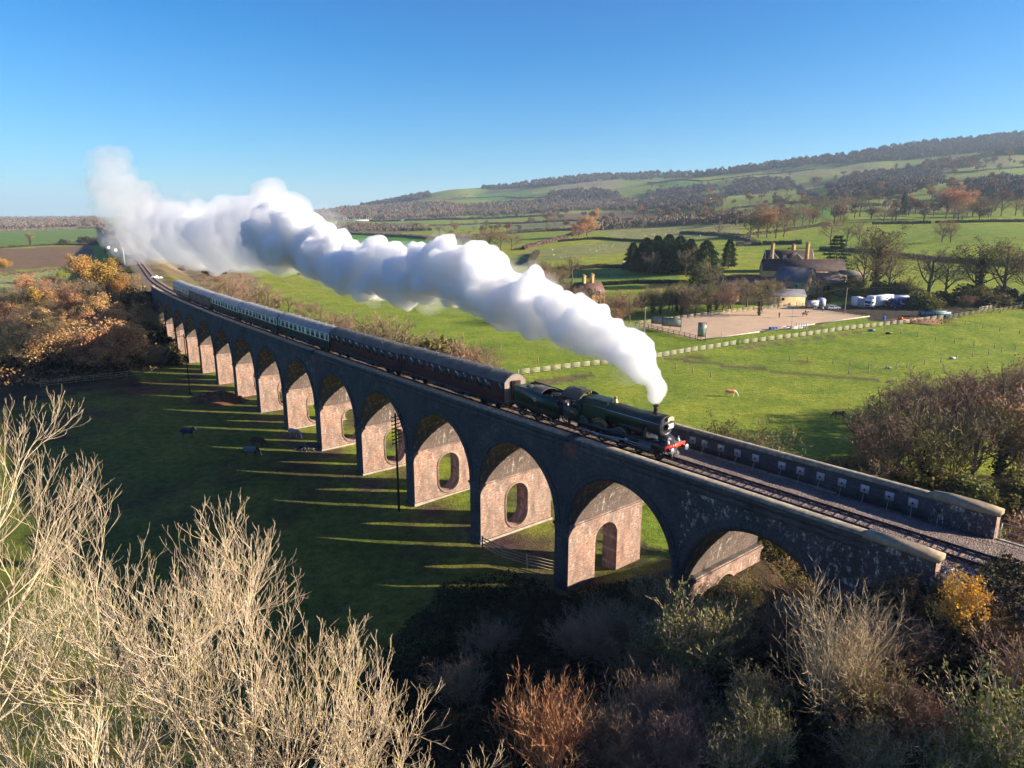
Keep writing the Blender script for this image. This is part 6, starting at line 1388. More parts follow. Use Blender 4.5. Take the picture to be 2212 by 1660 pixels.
def person(label,loc,rz,jacket,legs,pose='stand',group=None,cat='person'):
    """one continuous body; jacket, trousers and hair follow it as children"""
    t=empty('person',loc,rz,label,cat,group); sit=pose=='ride'
    hz=.92; z0=0
    hip=[(0,.09,hz),(0,-.09,hz)]
    if sit: knees=[(.28,.28,hz-.30),(.28,-.28,hz-.30)]; feet=[(.10,.30,hz-.72),(.10,-.30,hz-.72)]
    else: knees=[(.06,.11,.50),(-.02,-.11,.50)]; feet=[(.02,.12,.06),(-.12,-.12,.06)]
    sh=[(0,.19,1.43),(0,-.19,1.43)]; el=[(.02,.27,1.16),(.04,-.27,1.16)]; ha=[(.16,.25,.93),(.20,-.24,.95)]
    if sit: ha=[(.36,.10,1.10),(.36,-.10,1.10)]
    if pose=='lean': ha=[(.32,.22,1.08),(.34,-.20,1.08)]
    def limbs(b,arms=True,legs_=True,g=0.):
        if legs_:
            for h,k,f in zip(hip,knees,feet): b.tube([h,k],[.095+g,.065+g],8); b.tube([k,f],[.065+g,.045+g],8); ell(b,k,(.066+g,)*3); 
        if arms:
            for s,e,h in zip(sh,el,ha): b.tube([s,e],[.058+g,.045+g],8); b.tube([e,h],[.045+g,.034+g],8); ell(b,e,(.047+g,)*3); ell(b,s,(.062+g,)*3)
    b=MB(); limbs(b)
    b.tube([(0,0,.9),(0,0,1.1),(0,0,1.32),(0,0,1.46)],[.155,.145,.175,.12],12); ell(b,(0,0,.93),(.15,.18,.13)); ell(b,(0,0,1.36),(.13,.21,.13)); b.tube([(0,0,1.44),(0,0,1.57)],[.06,.055],8); ell(b,(.01,0,1.66),(.10,.08,.125)); ell(b,(.105,0,1.645),(.022,.016,.028)); ell(b,(0,.082,1.655),(.02,.012,.03)); ell(b,(0,-.082,1.655),(.02,.012,.03))
    for f in feet: ell(b,(f[0]+.06,f[1],f[2]-.02),(.14,.05,.05))
    for h in ha:
        ell(b,h,(.045,.03,.05))
        for q in range(4): b.tube([(h[0]+.02,h[1]-.03+.02*q,h[2]-.02),(h[0]+.05,h[1]-.03+.02*q,h[2]-.09)],.009,5)
        b.tube([(h[0]+.03,h[1],h[2]),(h[0]+.08,h[1]+.02,h[2]-.03)],.010,5)
    remesh(b.build('body',M_SKIN,t),.016,1)
    b=MB(); limbs(b,True,False,.014); b.tube([(0,0,.86),(0,0,1.1),(0,0,1.34),(0,0,1.47)],[.185,.165,.195,.10],12); ell(b,(0,0,1.36),(.15,.225,.14)); remesh(b.build('jacket',jacket,t),.022,1)
    b=MB(); limbs(b,False,True,.012); ell(b,(0,0,.92),(.165,.195,.14)); remesh(b.build('trousers',legs,t),.022,1)
    b=MB(); ell(b,(-.02,0,1.70),(.108,.09,.10)); b.build('hair',M_HAIR,t,True); return t
def horse(label,loc,rz,coat,pose='graze',rug=None,mane=None,group=None,sc=1.,face=None,cat='horse'):
    t=empty('horse',loc,rz,label,cat,group); t.scale=(sc,)*3; mane=mane or coat; b=MB()
    b.tube([(-.78,0,1.12),(-.45,0,1.14),(0,0,1.08),(.45,0,1.12),(.72,0,1.15)],[.22,.29,.31,.29,.2],14); ell(b,(-.62,0,1.18),(.30,.26,.28)); ell(b,(.55,0,1.1),(.26,.24,.30)); ell(b,(.35,0,1.30),(.28,.12,.12))
    if pose=='graze': nk=[(.62,0,1.22),(.98,0,1.0),(1.22,0,.62)]; hd=[(1.18,0,.68),(1.32,0,.42),(1.40,0,.14)]
    else: nk=[(.58,0,1.25),(.88,0,1.46),(1.05,0,1.62)]; hd=[(1.0,0,1.66),(1.22,0,1.52),(1.40,0,1.34)]
    b.tube(nk,[.21,.15,.11],10); b.tube(hd,[.12,.095,.07],10); ell(b,hd[2],(.075,.06,.07))
    e=np.array(hd[0]); 
    for sy in (-1,1): b.tube([e+np.array([-.02,.05*sy,.05]),e+np.array([-.06,.07*sy,.20])],[.035,.008],5)
    for x,sy,dx in ((.56,1,.06),(.56,-1,-.06),(-.66,1,-.08),(-.66,-1,.06)):
        y=.15*sy
        if x>0: b.tube([(x,y,1.0),(x+.02+dx*.4,y,.60),(x+dx,y,.30),(x+dx,y,.10)],[.10,.062,.042,.05],8); ell(b,(x+.02+dx*.4,y,.58),(.055,.05,.06)); ell(b,(x+dx+.03,y,.05),(.075,.06,.05))
        else: b.tube([(x,y,1.08),(x+.10+dx*.2,y,.80),(x-.10+dx,y,.52),(x-.04+dx,y,.22),(x-.02+dx,y,.10)],[.17,.10,.055,.042,.05],8); ell(b,(x-.10+dx,y,.53),(.055,.045,.06)); ell(b,(x+dx,y,.05),(.075,.06,.05))
    remesh(b.build('body',coat,t),.03,2)
    b=MB(); b.tube([(-.92,0,1.28),(-1.04,0,1.05),(-1.04,0,.60)],[.05,.08,.03],7); b.build('tail',mane,t,True)
    b=MB(); n=np.array(nk); b.tube([n[0]+[-.1,0,.18],n[1]+[-.03,0,.15],n[2]+[-.06,0,.10]],[.05,.06,.04],6); b.build('mane',mane,t,True)
    if rug is not None:
        b=MB(); b.tube([(-.93,0,1.15),(-.80,0,1.15),(-.45,0,1.12),(0,0,1.07),(.45,0,1.11),(.74,0,1.16)],[.20,.31,.345,.36,.345,.25],14); ell(b,(-.62,0,1.14),(.34,.31,.33)); ell(b,(.35,0,1.30),(.3,.15,.14)); b.box((-.05,0,.92),(1.3,.66,.32)); remesh(b.build('rug',rug,t),.035,2)
    if face is not None: b=MB(); b.tube([np.array(hd[0])+[.03,0,.03],hd[1],hd[2]],[.10,.098,.078],9); ell(b,hd[2],(.082,.066,.076)); b.build('white_face',face,t,True)
    return t
def P3(u,v): return hit(u,v)
RG={'navy':cloth('rug_navy',(.02,.03,.07)),'maroon':cloth('rug_maroon',(.12,.02,.035)),'grey':cloth('rug_grey',(.16,.18,.19)),'orange':cloth('rug_orange',(.75,.30,.12))}
CO={'dark':simple('coat_dark',(.02,.016,.014),.6),'bay':simple('coat_bay',(.20,.085,.04),.6),'grey':simple('coat_grey',(.30,.28,.25),.7),'white':simple('coat_white',(.7,.68,.62),.7),'chest':simple('coat_chestnut',(.35,.14,.05),.6)}
for lab,u,v,rz,co,pose,rug,face,s in [('horse in a navy rug with a white face in the shaded meadow',406,946,.05,'dark','stand','navy','white',1.),('horse in a dark maroon rug grazing in the shaded meadow',558,966,-.1,'dark','graze','maroon',None,1.),('horse in a grey rug, the nearest of the three in the shaded meadow',543,986,.1,'dark','graze','grey','white',1.),
  ('pale grey horse grazing at a pier foot',636,946,-.4,'grey','graze',None,'white',1.),('pony in an orange rug grazing alone behind the locomotive',1578,857,-.1,'white','graze','orange','white',.95),('black horse on the striped field above the farmhouse',1705,541,.1,'dark','graze',None,None,1.05),
  ('dark horse in the green field beyond the train',646,597,2.9,'dark','stand',None,None,1.1),('white horse at the edge of the pine clump shade',1349,570,.2,'white','graze',None,None,1.05),('dark horse grazing half hidden at the edge of the right-hand thicket',1812,905,3.,'bay','graze',None,None,.95),('dark horse far right on the pasture behind the bare trees',2150,575,.3,'dark','graze',None,None,1.)]:
    horse(lab,P3(u,v),rz,CO[co],pose,RG.get(rug),None,None,s,M_WHT if face else None)
# rider and bystanders in the arena
p=P3(1739,685); horse('ridden bay horse walking across the sand arena',p,.2,CO['bay'],'stand',mane=CO['dark'])
person('rider in dark clothes on the bay horse',(p[0],p[1],p[2]+.42),.2,cloth('jacket_black',(.02,.02,.025)),cloth('breeches_dark',(.03,.03,.04)),'ride')
person('person in dark jacket standing alone on the sand arena',P3(1683,687),2.,cloth('jacket_navy',(.03,.04,.06)),cloth('trousers_black',(.02,.02,.02)))
person('person in a light blue top beside the silver car',P3(1777,674),-1.,cloth('top_light_blue',(.25,.45,.55)),cloth('trousers_dark',(.03,.03,.04)))
person('person in dark clothes by the fence right of the horse trailers',P3(2020,664),-1.,cloth('coat_dark_grey',(.05,.05,.055)),cloth('trousers_charcoal',(.03,.03,.03)))
# train crew and passenger
def on_train(s,off,dz): p=W(s,TC+off,ZR+dz); return tuple(p)
person('driver in a blue jacket looking out of the locomotive cab',on_train(9.05,.98,1.12),head(9)-pi/2-.5,cloth('driver_blue',(.06,.09,.22)),cloth('driver_trousers',(.03,.035,.07)),'lean')
person('passenger in a pale top leaning out between the two maroon coaches',on_train(37.1,1.12,1.05),head(37)-pi/2,cloth('pale_top',(.5,.4,.36)),cloth('dark_jeans',(.02,.025,.05)),'lean')
# sheep
def sheep(label,loc,rz,mat,group):
    t=empty('sheep',loc,rz,label,'sheep',group); b=MB(); ell(b,(0,0,.52),(.48,.25,.26)); ell(b,(.50,0,.60),(.17,.10,.12)); ell(b,(.35,0,.58),(.2,.15,.17))
    for x in (-.28,.28):
        for y in (-.12,.12): b.tube([(x,y,.4),(x,y,0)],[.05,.03],5)
    b.build('fleece',mat,t,True); return t
M_FLE=simple('fleece',(.72,.66,.55),.95,var=.15); M_FLB=simple('fleece_brown',(.30,.15,.07),.95)
sh0=None; rs=np.random.default_rng(77)
for poly,n in (([(1100,560),(1150,545),(1340,524),(1358,540),(1200,560)],20),([(1300,514),(1300,500),(1420,488),(1590,488),(1590,508),(1500,513)],34)):
    us=[q[0] for q in poly]; vs=[q[1] for q in poly]; k=0
    while k<n:
        u=rs.uniform(min(us),max(us)); v=rs.uniform(min(vs),max(vs))
        if not in_poly(np.array([u]),np.array([v]),poly)[0]: continue
        p=hit(u,v); br=rs.uniform()<.25; lab='brown sheep in the pale upper pasture' if br else 'white sheep in the pale upper pasture'; gr='brown sheep of the upper pasture' if br else 'white sheep of the upper pasture'
        sheep(lab,p,rs.uniform(0,6),M_FLB if br else M_FLE,gr); k+=1
# ---- fences
M_WF=simple('whitewashed_rail',(.52,.45,.34),.8,var=.2,scale=1); M_BF=simple('dark_fence_timber',(.07,.055,.04),.9,var=.3,scale=1); M_NF=simple('weathered_fence_timber',(.27,.22,.14),.9,var=.3,scale=1); M_WIRE=simple('fence_wire',(.10,.09,.075),.6,.5)
def fence(label,pts,h=1.25,nr=3,sp=2.4,mat=M_WF,rw=.075,pw=.11,wire=False,world=False,name='fence',exact=False):
    P=np.array([p if world else hit(*p)[:2] for p in pts]); L=np.hypot(*np.diff(P,axis=0).T); cum=np.concatenate([[0],np.cumsum(L)]); n=len(pts) if exact else max(2,int(round(cum[-1]/sp))+1)
    t=cum if exact else np.linspace(0,cum[-1],n); x=np.interp(t,cum,P[:,0]); y=np.interp(t,cum,P[:,1]); z=T(x,y); root=empty(name,(x[0],y[0],z[0]),label=label,cat='fence'); o0=np.array([x[0],y[0],z[0]])
    b=MB(); b.box((0,0,h/2-.1),(pw,pw,h+.3)); pr=b.build('post',mat,root); 
    for i in range(n):
        q=pr if i==0 else pr.copy()
        if i: COL.objects.link(q); q.parent=root
        q.location=(x[i]-x[0],y[i]-y[0],z[i]-z[0]); j=min(i,n-2); q.rotation_euler=(0,0,atan2(y[j+1]-y[j],x[j+1]-x[j]))
    for k in range(nr):
        zz=h*(.28+.66*k/max(1,nr-1)) if nr>1 else h*.9; b=MB()
        for i in range(n-1):
            a=np.array([x[i],y[i],z[i]+zz])-o0; c=np.array([x[i+1],y[i+1],z[i+1]+zz])-o0
            if wire: b.tube([a,c],.012,3,cap=False)
            else:
                d=(c-a); l=np.linalg.norm(d); nx,ny=-d[1]/l*.05,d[0]/l*.05; hw=rw/2
                b.hexa([(a[0]-nx,a[1]-ny,a[2]-hw),(c[0]-nx,c[1]-ny,c[2]-hw),(c[0]+nx,c[1]+ny,c[2]-hw),(a[0]+nx,a[1]+ny,a[2]-hw),(a[0]-nx,a[1]-ny,a[2]+hw),(c[0]-nx,c[1]-ny,c[2]+hw),(c[0]+nx,c[1]+ny,c[2]+hw),(a[0]+nx,a[1]+ny,a[2]+hw)])
        b.build('wire' if wire else 'rail',M_WIRE if wire else mat,root)
    return root
fence('long white post and rail fence from behind the tender to the muck heap',[(1120,811),(1200,801),(1280,791),(1408,776),(1500,760),(1588,746)],nr=4,sp=2.6)
fence('white fence running along the front of the riding arena to the yard gate',[(1598,745),(1700,732),(1800,718),(1900,706),(2000,694),(2036,690)],nr=4,sp=2.6)
fence('brown and white rail fence from the yard gate up to the right edge',[(2044,690),(2080,684),(2140,676),(2200,668),(2260,660)],nr=3,sp=2.6,mat=M_NF)
fence('white rail fence at the far right field corner',[(2115,672),(2160,664),(2208,660)],nr=4,sp=2.6)
fence('pale rail fence along the back of the riding arena',[(1372,703),(1450,694),(1540,682),(1620,672),(1712,661)],nr=3,sp=2.4,mat=M_WF)
fence('dark rail fence across the left end of the riding arena',[(1372,705),(1420,715),(1470,726),(1514,737)],nr=3,sp=2.2,mat=M_BF)
fence('dark rail fence at the right rear corner of the arena, by the trailers',[(1720,662),(1760,667),(1800,673)],nr=3,sp=2.2,mat=M_BF)
fence('black rail fence on the right end of the riding arena',[(1808,674),(1840,679),(1877,685)],nr=3,sp=2.2,mat=M_BF)
fence('dark rail fence round the small paddock behind the muck heap',[(1975,668),(2030,664),(2070,667),(2120,672),(2160,678)],nr=3,sp=2.4,mat=M_BF)
fence('pale rail fence on the pasture left of the farmhouse',[(1560,611),(1600,604),(1640,596)],nr=3,sp=3,mat=M_NF)
fence('weathered field fence of four rails beside the nearest lit pier',[(1042,1188),(1098,1217),(1150,1230),(1198,1242)],h=1.4,nr=4,sp=2.8,mat=M_NF)
fence('dark field fence along the foot of the left wood',[(88,838),(165,828),(250,818),(345,808)],h=1.3,nr=3,sp=2.8,mat=M_NF)
z3=lambda x,y:((3300+x/2.779)/1.8517,(1050+y/2.779)/1.8517)
fence('wire fence with slim posts running right from the white fence',[z3(*q) for q in ((665,770),(840,795),(1030,827),(1228,865),(1437,897),(1652,927),(1880,957),(2110,978),(2300,995))],h=1.3,nr=2,wire=True,mat=M_NF,exact=True,pw=.14)
fence('upper wire fence in the right-hand meadow',[z3(*q) for q in ((1375,672),(1557,699),(1752,734),(1940,767),(2160,792),(2400,815))],h=1.3,nr=2,wire=True,mat=M_NF,exact=True,pw=.14)
fence('wire fence rising to the right across the middle of the meadow',[z3(*q) for q in ((260,1245),(480,1242),(680,1208),(790,1195),(910,1175),(1103,1140),(1286,1115),(1457,1080),(1637,1050),(1815,1025),(1962,1003),(2110,978))],h=1.3,nr=2,wire=True,mat=M_NF,exact=True,pw=.14)
fence('wire fence from the steam down into the thicket shade',[(1430,785),(1460,797),(1496,805),(1535,815),z3(-400,1100),z3(-200,1112),z3(88,1132),z3(278,1155),z3(480,1185)],h=1.3,nr=2,wire=True,mat=M_NF,exact=True,pw=.14)
fence('wire fence with orange tinted posts left of the white fence',[(1000,728),(1040,740),(1082,756),(1122,769),(1162,782),(1200,796)],h=1.3,nr=2,wire=True,mat=simple('new_fence_post',(.45,.27,.13),.9),exact=True,pw=.14)
fence('wire fence in the bright meadow behind the train',[(592,590),(640,630),(680,655),(720,672),(760,690)],h=1.3,nr=2,wire=True,mat=M_NF,sp=7,pw=.14)
# ---- poles
M_POLE=simple('tarred_pole',(.035,.027,.022),.9,var=.3); M_POLEL=simple('grey_pole',(.30,.25,.18),.9,var=.2)
def pole(label,u,v,vt,arms=0,mat=M_POLE,r=.14,lamp=False,name='telegraph_pole',cat='pole',arm=1.5):
    p=hit(u,v); ht=at(u,vt,p[1])[2]-p[2]; t=empty(name,p,radians(-35),label=label,cat=cat); b=MB(); b.tube([(0,0,-.4),(0,0,ht)],[r,r*.65],8); b.build('shaft',mat,t,True)
    for k in range(arms):
        z=ht-.35-k*.42; b=MB(); b.box((.12,0,z),(.09,arm,.09)); a=b.build('cross_arm',mat,t); b=MB()
        for y in np.linspace(-arm*.44,arm*.44,4): b.tube([(.12,y,z+.04),(.12,y,z+.12)],.012,4); b.lathe([(.03,.10),(.045,.14),(.03,.20),(.02,.21)],(.12,y,z),6)
        b.build('insulators',M_DK,a)
    if lamp: b=MB(); b.box((.15,0,ht),(.35,.2,.08)); b.build('lamp_head',M_WHT,t)
    return t,np.array([p[0],p[1],p[2]+ht])
pole('tall dark telegraph pole with eight cross arms in front of the arches',862,1104,893,8)
_,pa=pole('slim dark telegraph pole on the shaded meadow near the spoil heap',411,853,722,1,r=.11,arm=1.1)
pole('dark telegraph pole with many arms against the second far arch',388,786,700,7,r=.12)
_,p1=pole('pale power pole at the left end of the riding arena',1391,738,662,1,M_POLEL,arm=1.6)
_,p2=pole('pale power pole with yellow tag in front of the parked vehicles',1824,678,622,1,M_POLEL,arm=1.6)
_,p3=pole('pale pole beside the long barn gable',1819,600,563,1,M_POLEL,arm=1.4)
_,p4=pole('left one of three power poles by the right-hand hedge',2117,655,597,1,M_POLEL,arm=1.4)
_,p5=pole('middle one of three power poles by the right-hand hedge',2152,650,592,2,M_POLEL,arm=1.8)
_,p6=pole('right one of three power poles by the right-hand hedge',2165,645,594,2,M_POLEL,arm=1.8)
for u,v,vt,l in ((1535,676,643,'slim floodlight post left of the middle of the arena back'),(1557,740,717,'slim floodlight post at the left front of the arena'),(1709,712,668,'slim floodlight post among the jump poles')): pole(l,u,v,vt,0,M_POLEL,.06,True,'floodlight_post','lamp post')
def wire(label,a,c,sag=1.2,r=.018):
    a=np.array(a,float);c=np.array(c,float); q=np.linspace(0,1,16)[:,None]; P=a*(1-q)+c*q; P[:,2]-=sag*4*q[:,0]*(1-q[:,0]); b=MB(); b.tube(P-a,r,3,cap=False); o=b.build('overhead_wire',M_WIRE,loc=tuple(a)); tag(o,label,'wire')
wire('overhead wire from the arena pole to the vehicle yard pole',p1,p2); wire('overhead wire from the yard pole to the right-hand poles',p2,p4); wire('overhead wire from the arena pole back toward the cottage',p1,at(1245,668,p1[1]+40))
wire('overhead wire from the spoil heap pole to the left',pa,at(60,828,pa[1]-12),2.)
# ---- buildings
M_STONE=simple('golden_stone',(.50,.29,.11),.9,var=.25,scale=.8); M_STONE2=simple('buff_stone',(.50,.37,.20),.9,var=.25,scale=.8); M_SLATE=simple('dark_roof_tiles',(.055,.036,.034),.85,var=.35,scale=.6); M_STSL=simple('stone_roof_slates',(.20,.165,.13),.85,var=.35,scale=.6); M_BROOF=simple('brown_roof_tiles',(.16,.09,.07),.85,var=.3,scale=.6); M_GROOF=simple('grey_roof_sheet',(.13,.13,.14),.6,var=.3,scale=.5); M_REDS=simple('red_painted_shed',(.25,.05,.04),.8)
def gable(root,L,Wd,he,hr_,wall,roof,x=0,y=0,rz=0,eave=.35,windows=(),doors=(),bargeboard=None,chim=()):
    """gabled block: ridge along local x; windows: (face, along, z, w, h)"""
    def tr(v): return rotz(np.asarray(v,float),rz)+np.array([x,y,0])
    b=MB(); a=L/2; w=Wd/2
    V=[(-a,-w,-1),(a,-w,-1),(a,w,-1),(-a,w,-1),(-a,-w,he),(a,-w,he),(a,w,he),(-a,w,he),(-a,0,hr_),(a,0,hr_)]
    b.add(tr(V),[(0,1,5,4),(2,3,7,6),(1,2,6,9,5),(3,0,4,8,7)]); wl=b.build('wall',wall,root)
    b=MB(); s=(hr_-he)/w; e=eave
    for sg in (-1,1):
        P=[(-a-e,sg*(w+e),he-s*e+.02),(a+e,sg*(w+e),he-s*e+.02),(a+e,0,hr_+.02),(-a-e,0,hr_+.02)]; Q=[(p_[0],p_[1],p_[2]+.22) for p_ in P]; b.hexa(tr(P+Q))
    rf=b.build('roof',roof,root)
    for fx,al,z,ww,hh in windows:
        b=MB(); 
        if fx in('f','b'): sg=-1 if fx=='f' else 1; c=(al,sg*(w+.03),z); d=(ww,.08,hh); d2=(ww-.2,.10,hh-.2)
        else: sg=-1 if fx=='l' else 1; c=(sg*(a+.03),al,z); d=(.08,ww,hh); d2=(.10,ww-.2,hh-.2)
        b.box((0,0,0),d); v_=b.v.pop(); b.v.append(tr(v_+np.array(c))); fo=b.build('window',M_WHT,root); b=MB(); b.box((0,0,0),d2); v_=b.v.pop(); b.v.append(tr(v_+np.array(c)+np.array([0,-.01 if fx=='f' else 0,0]))); b.build('pane',M_GLS,fo)
    for fx,al,ww,hh in doors:
        b=MB(); c=(al,-(w+.03),hh/2) if fx=='f' else ((a+.03),al,hh/2); d=(ww,.1,hh) if fx=='f' else (.1,ww,hh); b.box((0,0,0),d); v_=b.v.pop(); b.v.append(tr(v_+np.array(c))); b.build('door',M_BF,root)
    for cx_,cy_,ch,cw in chim:
        b=MB(); b.box((cx_,cy_,(ch+he)/2),(cw,cw*.7,ch-he)); b.box((cx_,cy_,ch-.15),(cw*1.2,cw*.9,.25)); b.lathe([(.14,ch),(.12,ch+.5)],(cx_-cw*.2,cy_,0),8); b.lathe([(.14,ch),(.12,ch+.5)],(cx_+cw*.2,cy_,0),8); v_=[tr(q) for q in b.v]; b.v=v_; b.build('chimney',wall,rf)
    if bargeboard:
        b=MB()
        for sg in (-1,1): 
            for q in (-1,1):
                p0=np.array((sg*(a+e+.02),q*(w+e),he-s*e+.1)); p1_=np.array((sg*(a+e+.02),0,hr_+.12)); b.tube(tr([p0,p1_]),.10,4)
        b.build('bargeboard',bargeboard,rf)
    return wl
def building(name,label,u,v,rz,cat='building'): return empty(name,hit(u,v),rz,label,cat)
t=building('farmhouse','golden stone farmhouse with three tall chimneys and many gables',1700,584,radians(-8),'farmhouse')
gable(t,20,8,4.6,8.8,M_STONE,M_SLATE,eave=.4,windows=[('f',-1,3,1.6,1.6),('f',6.5,3,1.4,1.6),('r',0,4,1.6,2.)],bargeboard=M_WHT,chim=[(2.6,2.6,11.5,1.5)])
for x,w_ in ((-7.6,6.2),(2.2,7.0)): gable(t,5,w_,4.4,8.0,M_STONE,M_BROOF,x=x,y=-3.2,rz=pi/2*-1,eave=.4,windows=[('r',0,3.6,1.5,1.5)],bargeboard=M_WHT)
gable(t,3,3.4,4.2,6.8,M_STONE,M_BROOF,x=-2.4,y=-3.6,rz=-pi/2,windows=[],bargeboard=M_WHT)
b=MB()
for x,y,h_ in ((-8.3,-5.2,12.2),(7.0,-4.4,12.6)): b.box((x,y,h_/2),(1.4,1.2,h_)); b.box((x,y,h_-.2),(1.7,1.5,.35)); b.lathe([(.16,h_),(.13,h_+.7)],(x-.3,y,0),8); b.lathe([(.16,h_),(.13,h_+.7)],(x+.3,y,0),8); b.build('chimney',M_STONE,t); b=MB()
t=building('long_barn','long dark-roofed barn with a pale lit gable in front of the farmhouse',1730,604,radians(-10),'barn'); gable(t,32,8,4.0,8.2,M_STONE2,M_SLATE,windows=[('r',0,5.6,.8,1.2)],doors=[('r',-.6,1.5,3.2)])
t=building('stone_barn','stone barn with a mottled grey slate roof and lit end wall',1716,634,radians(-52),'barn'); gable(t,13,8.5,5.0,9.4,M_STONE2,M_GROOF,windows=[('f',-2,3.2,1.2,1.2),('f',3,3.2,1.2,1.2)],doors=[('f',0,1.8,2.6)]); 
t=building('low_barn','low brown-roofed barn wing right of the stone barn',1775,630,radians(-30),'barn'); gable(t,15,8,3.4,6.8,M_STONE2,M_STSL,doors=[('f',2,2.2,2.6)])
t=building('red_shed','red painted shed at the rear corner of the arena',1700,650,radians(-15),'shed'); gable(t,9,4.5,2.8,3.8,M_REDS,M_GROOF,doors=[('f',0,1.6,2.2)])
t=building('dark_barn','wide dark-roofed farm building behind the bare trees',1600,640,radians(-12),'barn'); gable(t,22,12,3.6,7.0,M_STONE2,M_SLATE,windows=[('r',0,4.5,1,1)])
t=building('dark_barn','low dark shed roof left of the wide farm building',1530,650,radians(8),'barn'); gable(t,20,9,3.,5.0,M_STONE2,M_GROOF,windows=[('f',3,2,1,1)])
t=building('long_shed','pale grey long shed roof behind the arena trees',1665,656,radians(-10),'shed'); gable(t,20,8,3.0,4.8,M_STONE2,M_GROOF,windows=[('f',3,2,1,1)])
t=building('stable','open fronted stable behind the pale pole',1838,606,radians(-15),'stable'); gable(t,9,5,2.4,3.8,M_BF,M_STSL,doors=[('f',-2,1.6,2.)])
t=building('cottage','golden stone cottage with two tall chimneys rising behind the steam',1268,668,radians(30),'cottage')
gable(t,10.5,6.4,5.4,9.2,M_STONE,M_BROOF,windows=[('f',2.8,6.0,1.0,1.2),('f',2.8,2.6,1.0,1.3),('f',-2.5,2.6,1.,1.3),('r',0,2.6,1.,1.3),('r',0,5.8,1.,1.2)],chim=[(-1.6,0,11.6,1.15),(1.8,0,11.9,1.2)])
gable(t,2.6,2.0,5.2,7.4,M_STONE,M_BROOF,x=0,y=-2.4,rz=-pi/2,eave=.2,windows=[('r',0,5.8,.9,1.)])
for i,(u,v,l_,r_) in enumerate(((989,458,10,.4),(1084,439,11,.1),(1121,452,10,.6),(1189,427,12,.2),(809,456,14,.3),(842,457,11,-.2),(940,452,9,.5),(1040,453,9,.2))):
    t=building('hill_house',['gold coloured house low on the hill with a pale gable','pale house among the trees on the hillside','two-gabled golden house at the hill foot','pale stone manor higher on the hillside','long golden house in the left woodland','smaller golden house in the left woodland','small stone house at the left end of the village','small pale house in the hill foot wood'][i],u,v,r_,'house'); gable(t,l_*1.3,8,5,9,M_STONE2 if i%2 else M_STONE,M_STSL,windows=[('f',-2,3,1.5,1.5),('f',2,3,1.5,1.5)],chim=[(l_*.5,0,10.5,1.2)])
# substation with white gantries and its sheds, far left of the hill
t=building('substation','white lattice gantries of a distant electricity substation',772,479,.05,'substation'); b=MB()
for i in range(13):
    x=-38+i*6.4; h_=[13,13,9,8,8,7,8,12,8,8,13,13,10][i]; b.box((x,0,h_/2),(.7,.7,h_)); 
b.build('gantry_posts',M_WHT,t)['kind']='stuff'; b=MB(); b.box((0,0,6),(78,.5,.7)); b.box((0,0,3),(78,3,2.2)); b.build('busbar_frame',M_WHT,t)
for i,(u,v,m,l) in enumerate(((822,479,M_REDS,'pink-red roofed shed beside the distant substation'),(866,478,M_GROOF,'dark blue-grey shed right of the distant substation'),(705,483,M_STONE2,'cream field shelter left of the distant substation'),(725,485,M_STONE2,'second cream field shelter below the substation'))): t=building('distant_shed',l,u,v,.1,'shed'); gable(t,18 if i<2 else 8,7,3,5,m,m if i!=0 else M_BROOF,windows=[('f',0,2,1,1)])
# tank and sheds by the line
p=P3(404,566); t=empty('water_tank',p,label='pale blue round tank beside the far track',cat='tank'); b=MB(); b.lathe([(1.7,1.6),(1.75,5.2),(1.6,5.6),(.1,6.1)],(0,0,0),18); b.build('vessel',simple('tank_blue',(.36,.46,.52),.5),t,40)
for a in range(4): b=MB(); b.tube([(1.2*cos(a*pi/2+.8),1.2*sin(a*pi/2+.8),-.5),(1.2*cos(a*pi/2+.8),1.2*sin(a*pi/2+.8),1.8)],.12,5); b.build('leg',M_DK,t)
t=building('field_shed','cream open shed beside the round tank',424,573,-.2,'shed'); gable(t,7,4,2.4,3.2,M_STONE2,M_STONE2,doors=[('f',0,3.6,2.)])
t=building('site_cabin','pale cabin right of the cream open shed',437,571,-.2,'cabin'); gable(t,6,2.6,2.6,2.9,simple('cabin_cream',(.55,.46,.34),.7),M_GROOF,windows=[('f',0,1.6,1,.8)])
def heap(name,label,u,v,r,h,mat,seed,cat,n=140,sz=.35):
    p=P3(u,v); rng=np.random.default_rng(seed); b=MB(); an=np.linspace(0,2*pi,25)[:-1]; rows=[]
    for q in np.linspace(0,1,8): rr=r*q*(1+.2*np.sin(an*3+seed)+.1*np.sin(an*7)); zz=h*(1-q**1.6)*(1+.15*np.sin(an*5+q*9)); rows.append(np.stack([rr*np.cos(an),rr*np.sin(an)*.6,zz-.15],1))
    b.grid(np.array(rows).transpose(1,0,2),0,closeu=True,flip=True)
    for k in range(n): a=rng.uniform(0,6.28); q=sqrt(rng.uniform()); d=sz*rng.uniform(.4,1.2); b.box((r*q*cos(a),r*.6*q*sin(a),h*(1-q**1.6)),(d,d*.8,d*.6),0,rng.uniform(0,3),rng.uniform(0,1))
    o=b.build(name,mat,loc=p); return tag(o,label,cat)
heap('spoil_heap','reddish earth heap on the shaded meadow by the far piers',470,866,5.5,1.7,simple('red_earth',(.17,.075,.035),.95,var=.3),5,'earth heap')
heap('straw_heap','orange-brown straw and muck heap behind the white fence',1985,693,8.5,.9,simple('straw',(.30,.17,.08),.95,var=.35),6,'muck heap')
heap('sack_pile','heap of white sacks on the gravel beside the far track',338,601,2.0,.6,M_WHT,7,'sack pile',40,.6)
heap('sack_pile','white and blue sacks beside the tank sheds',436,578,2.5,1.0,M_WHT,8,'sack pile',40,.8)
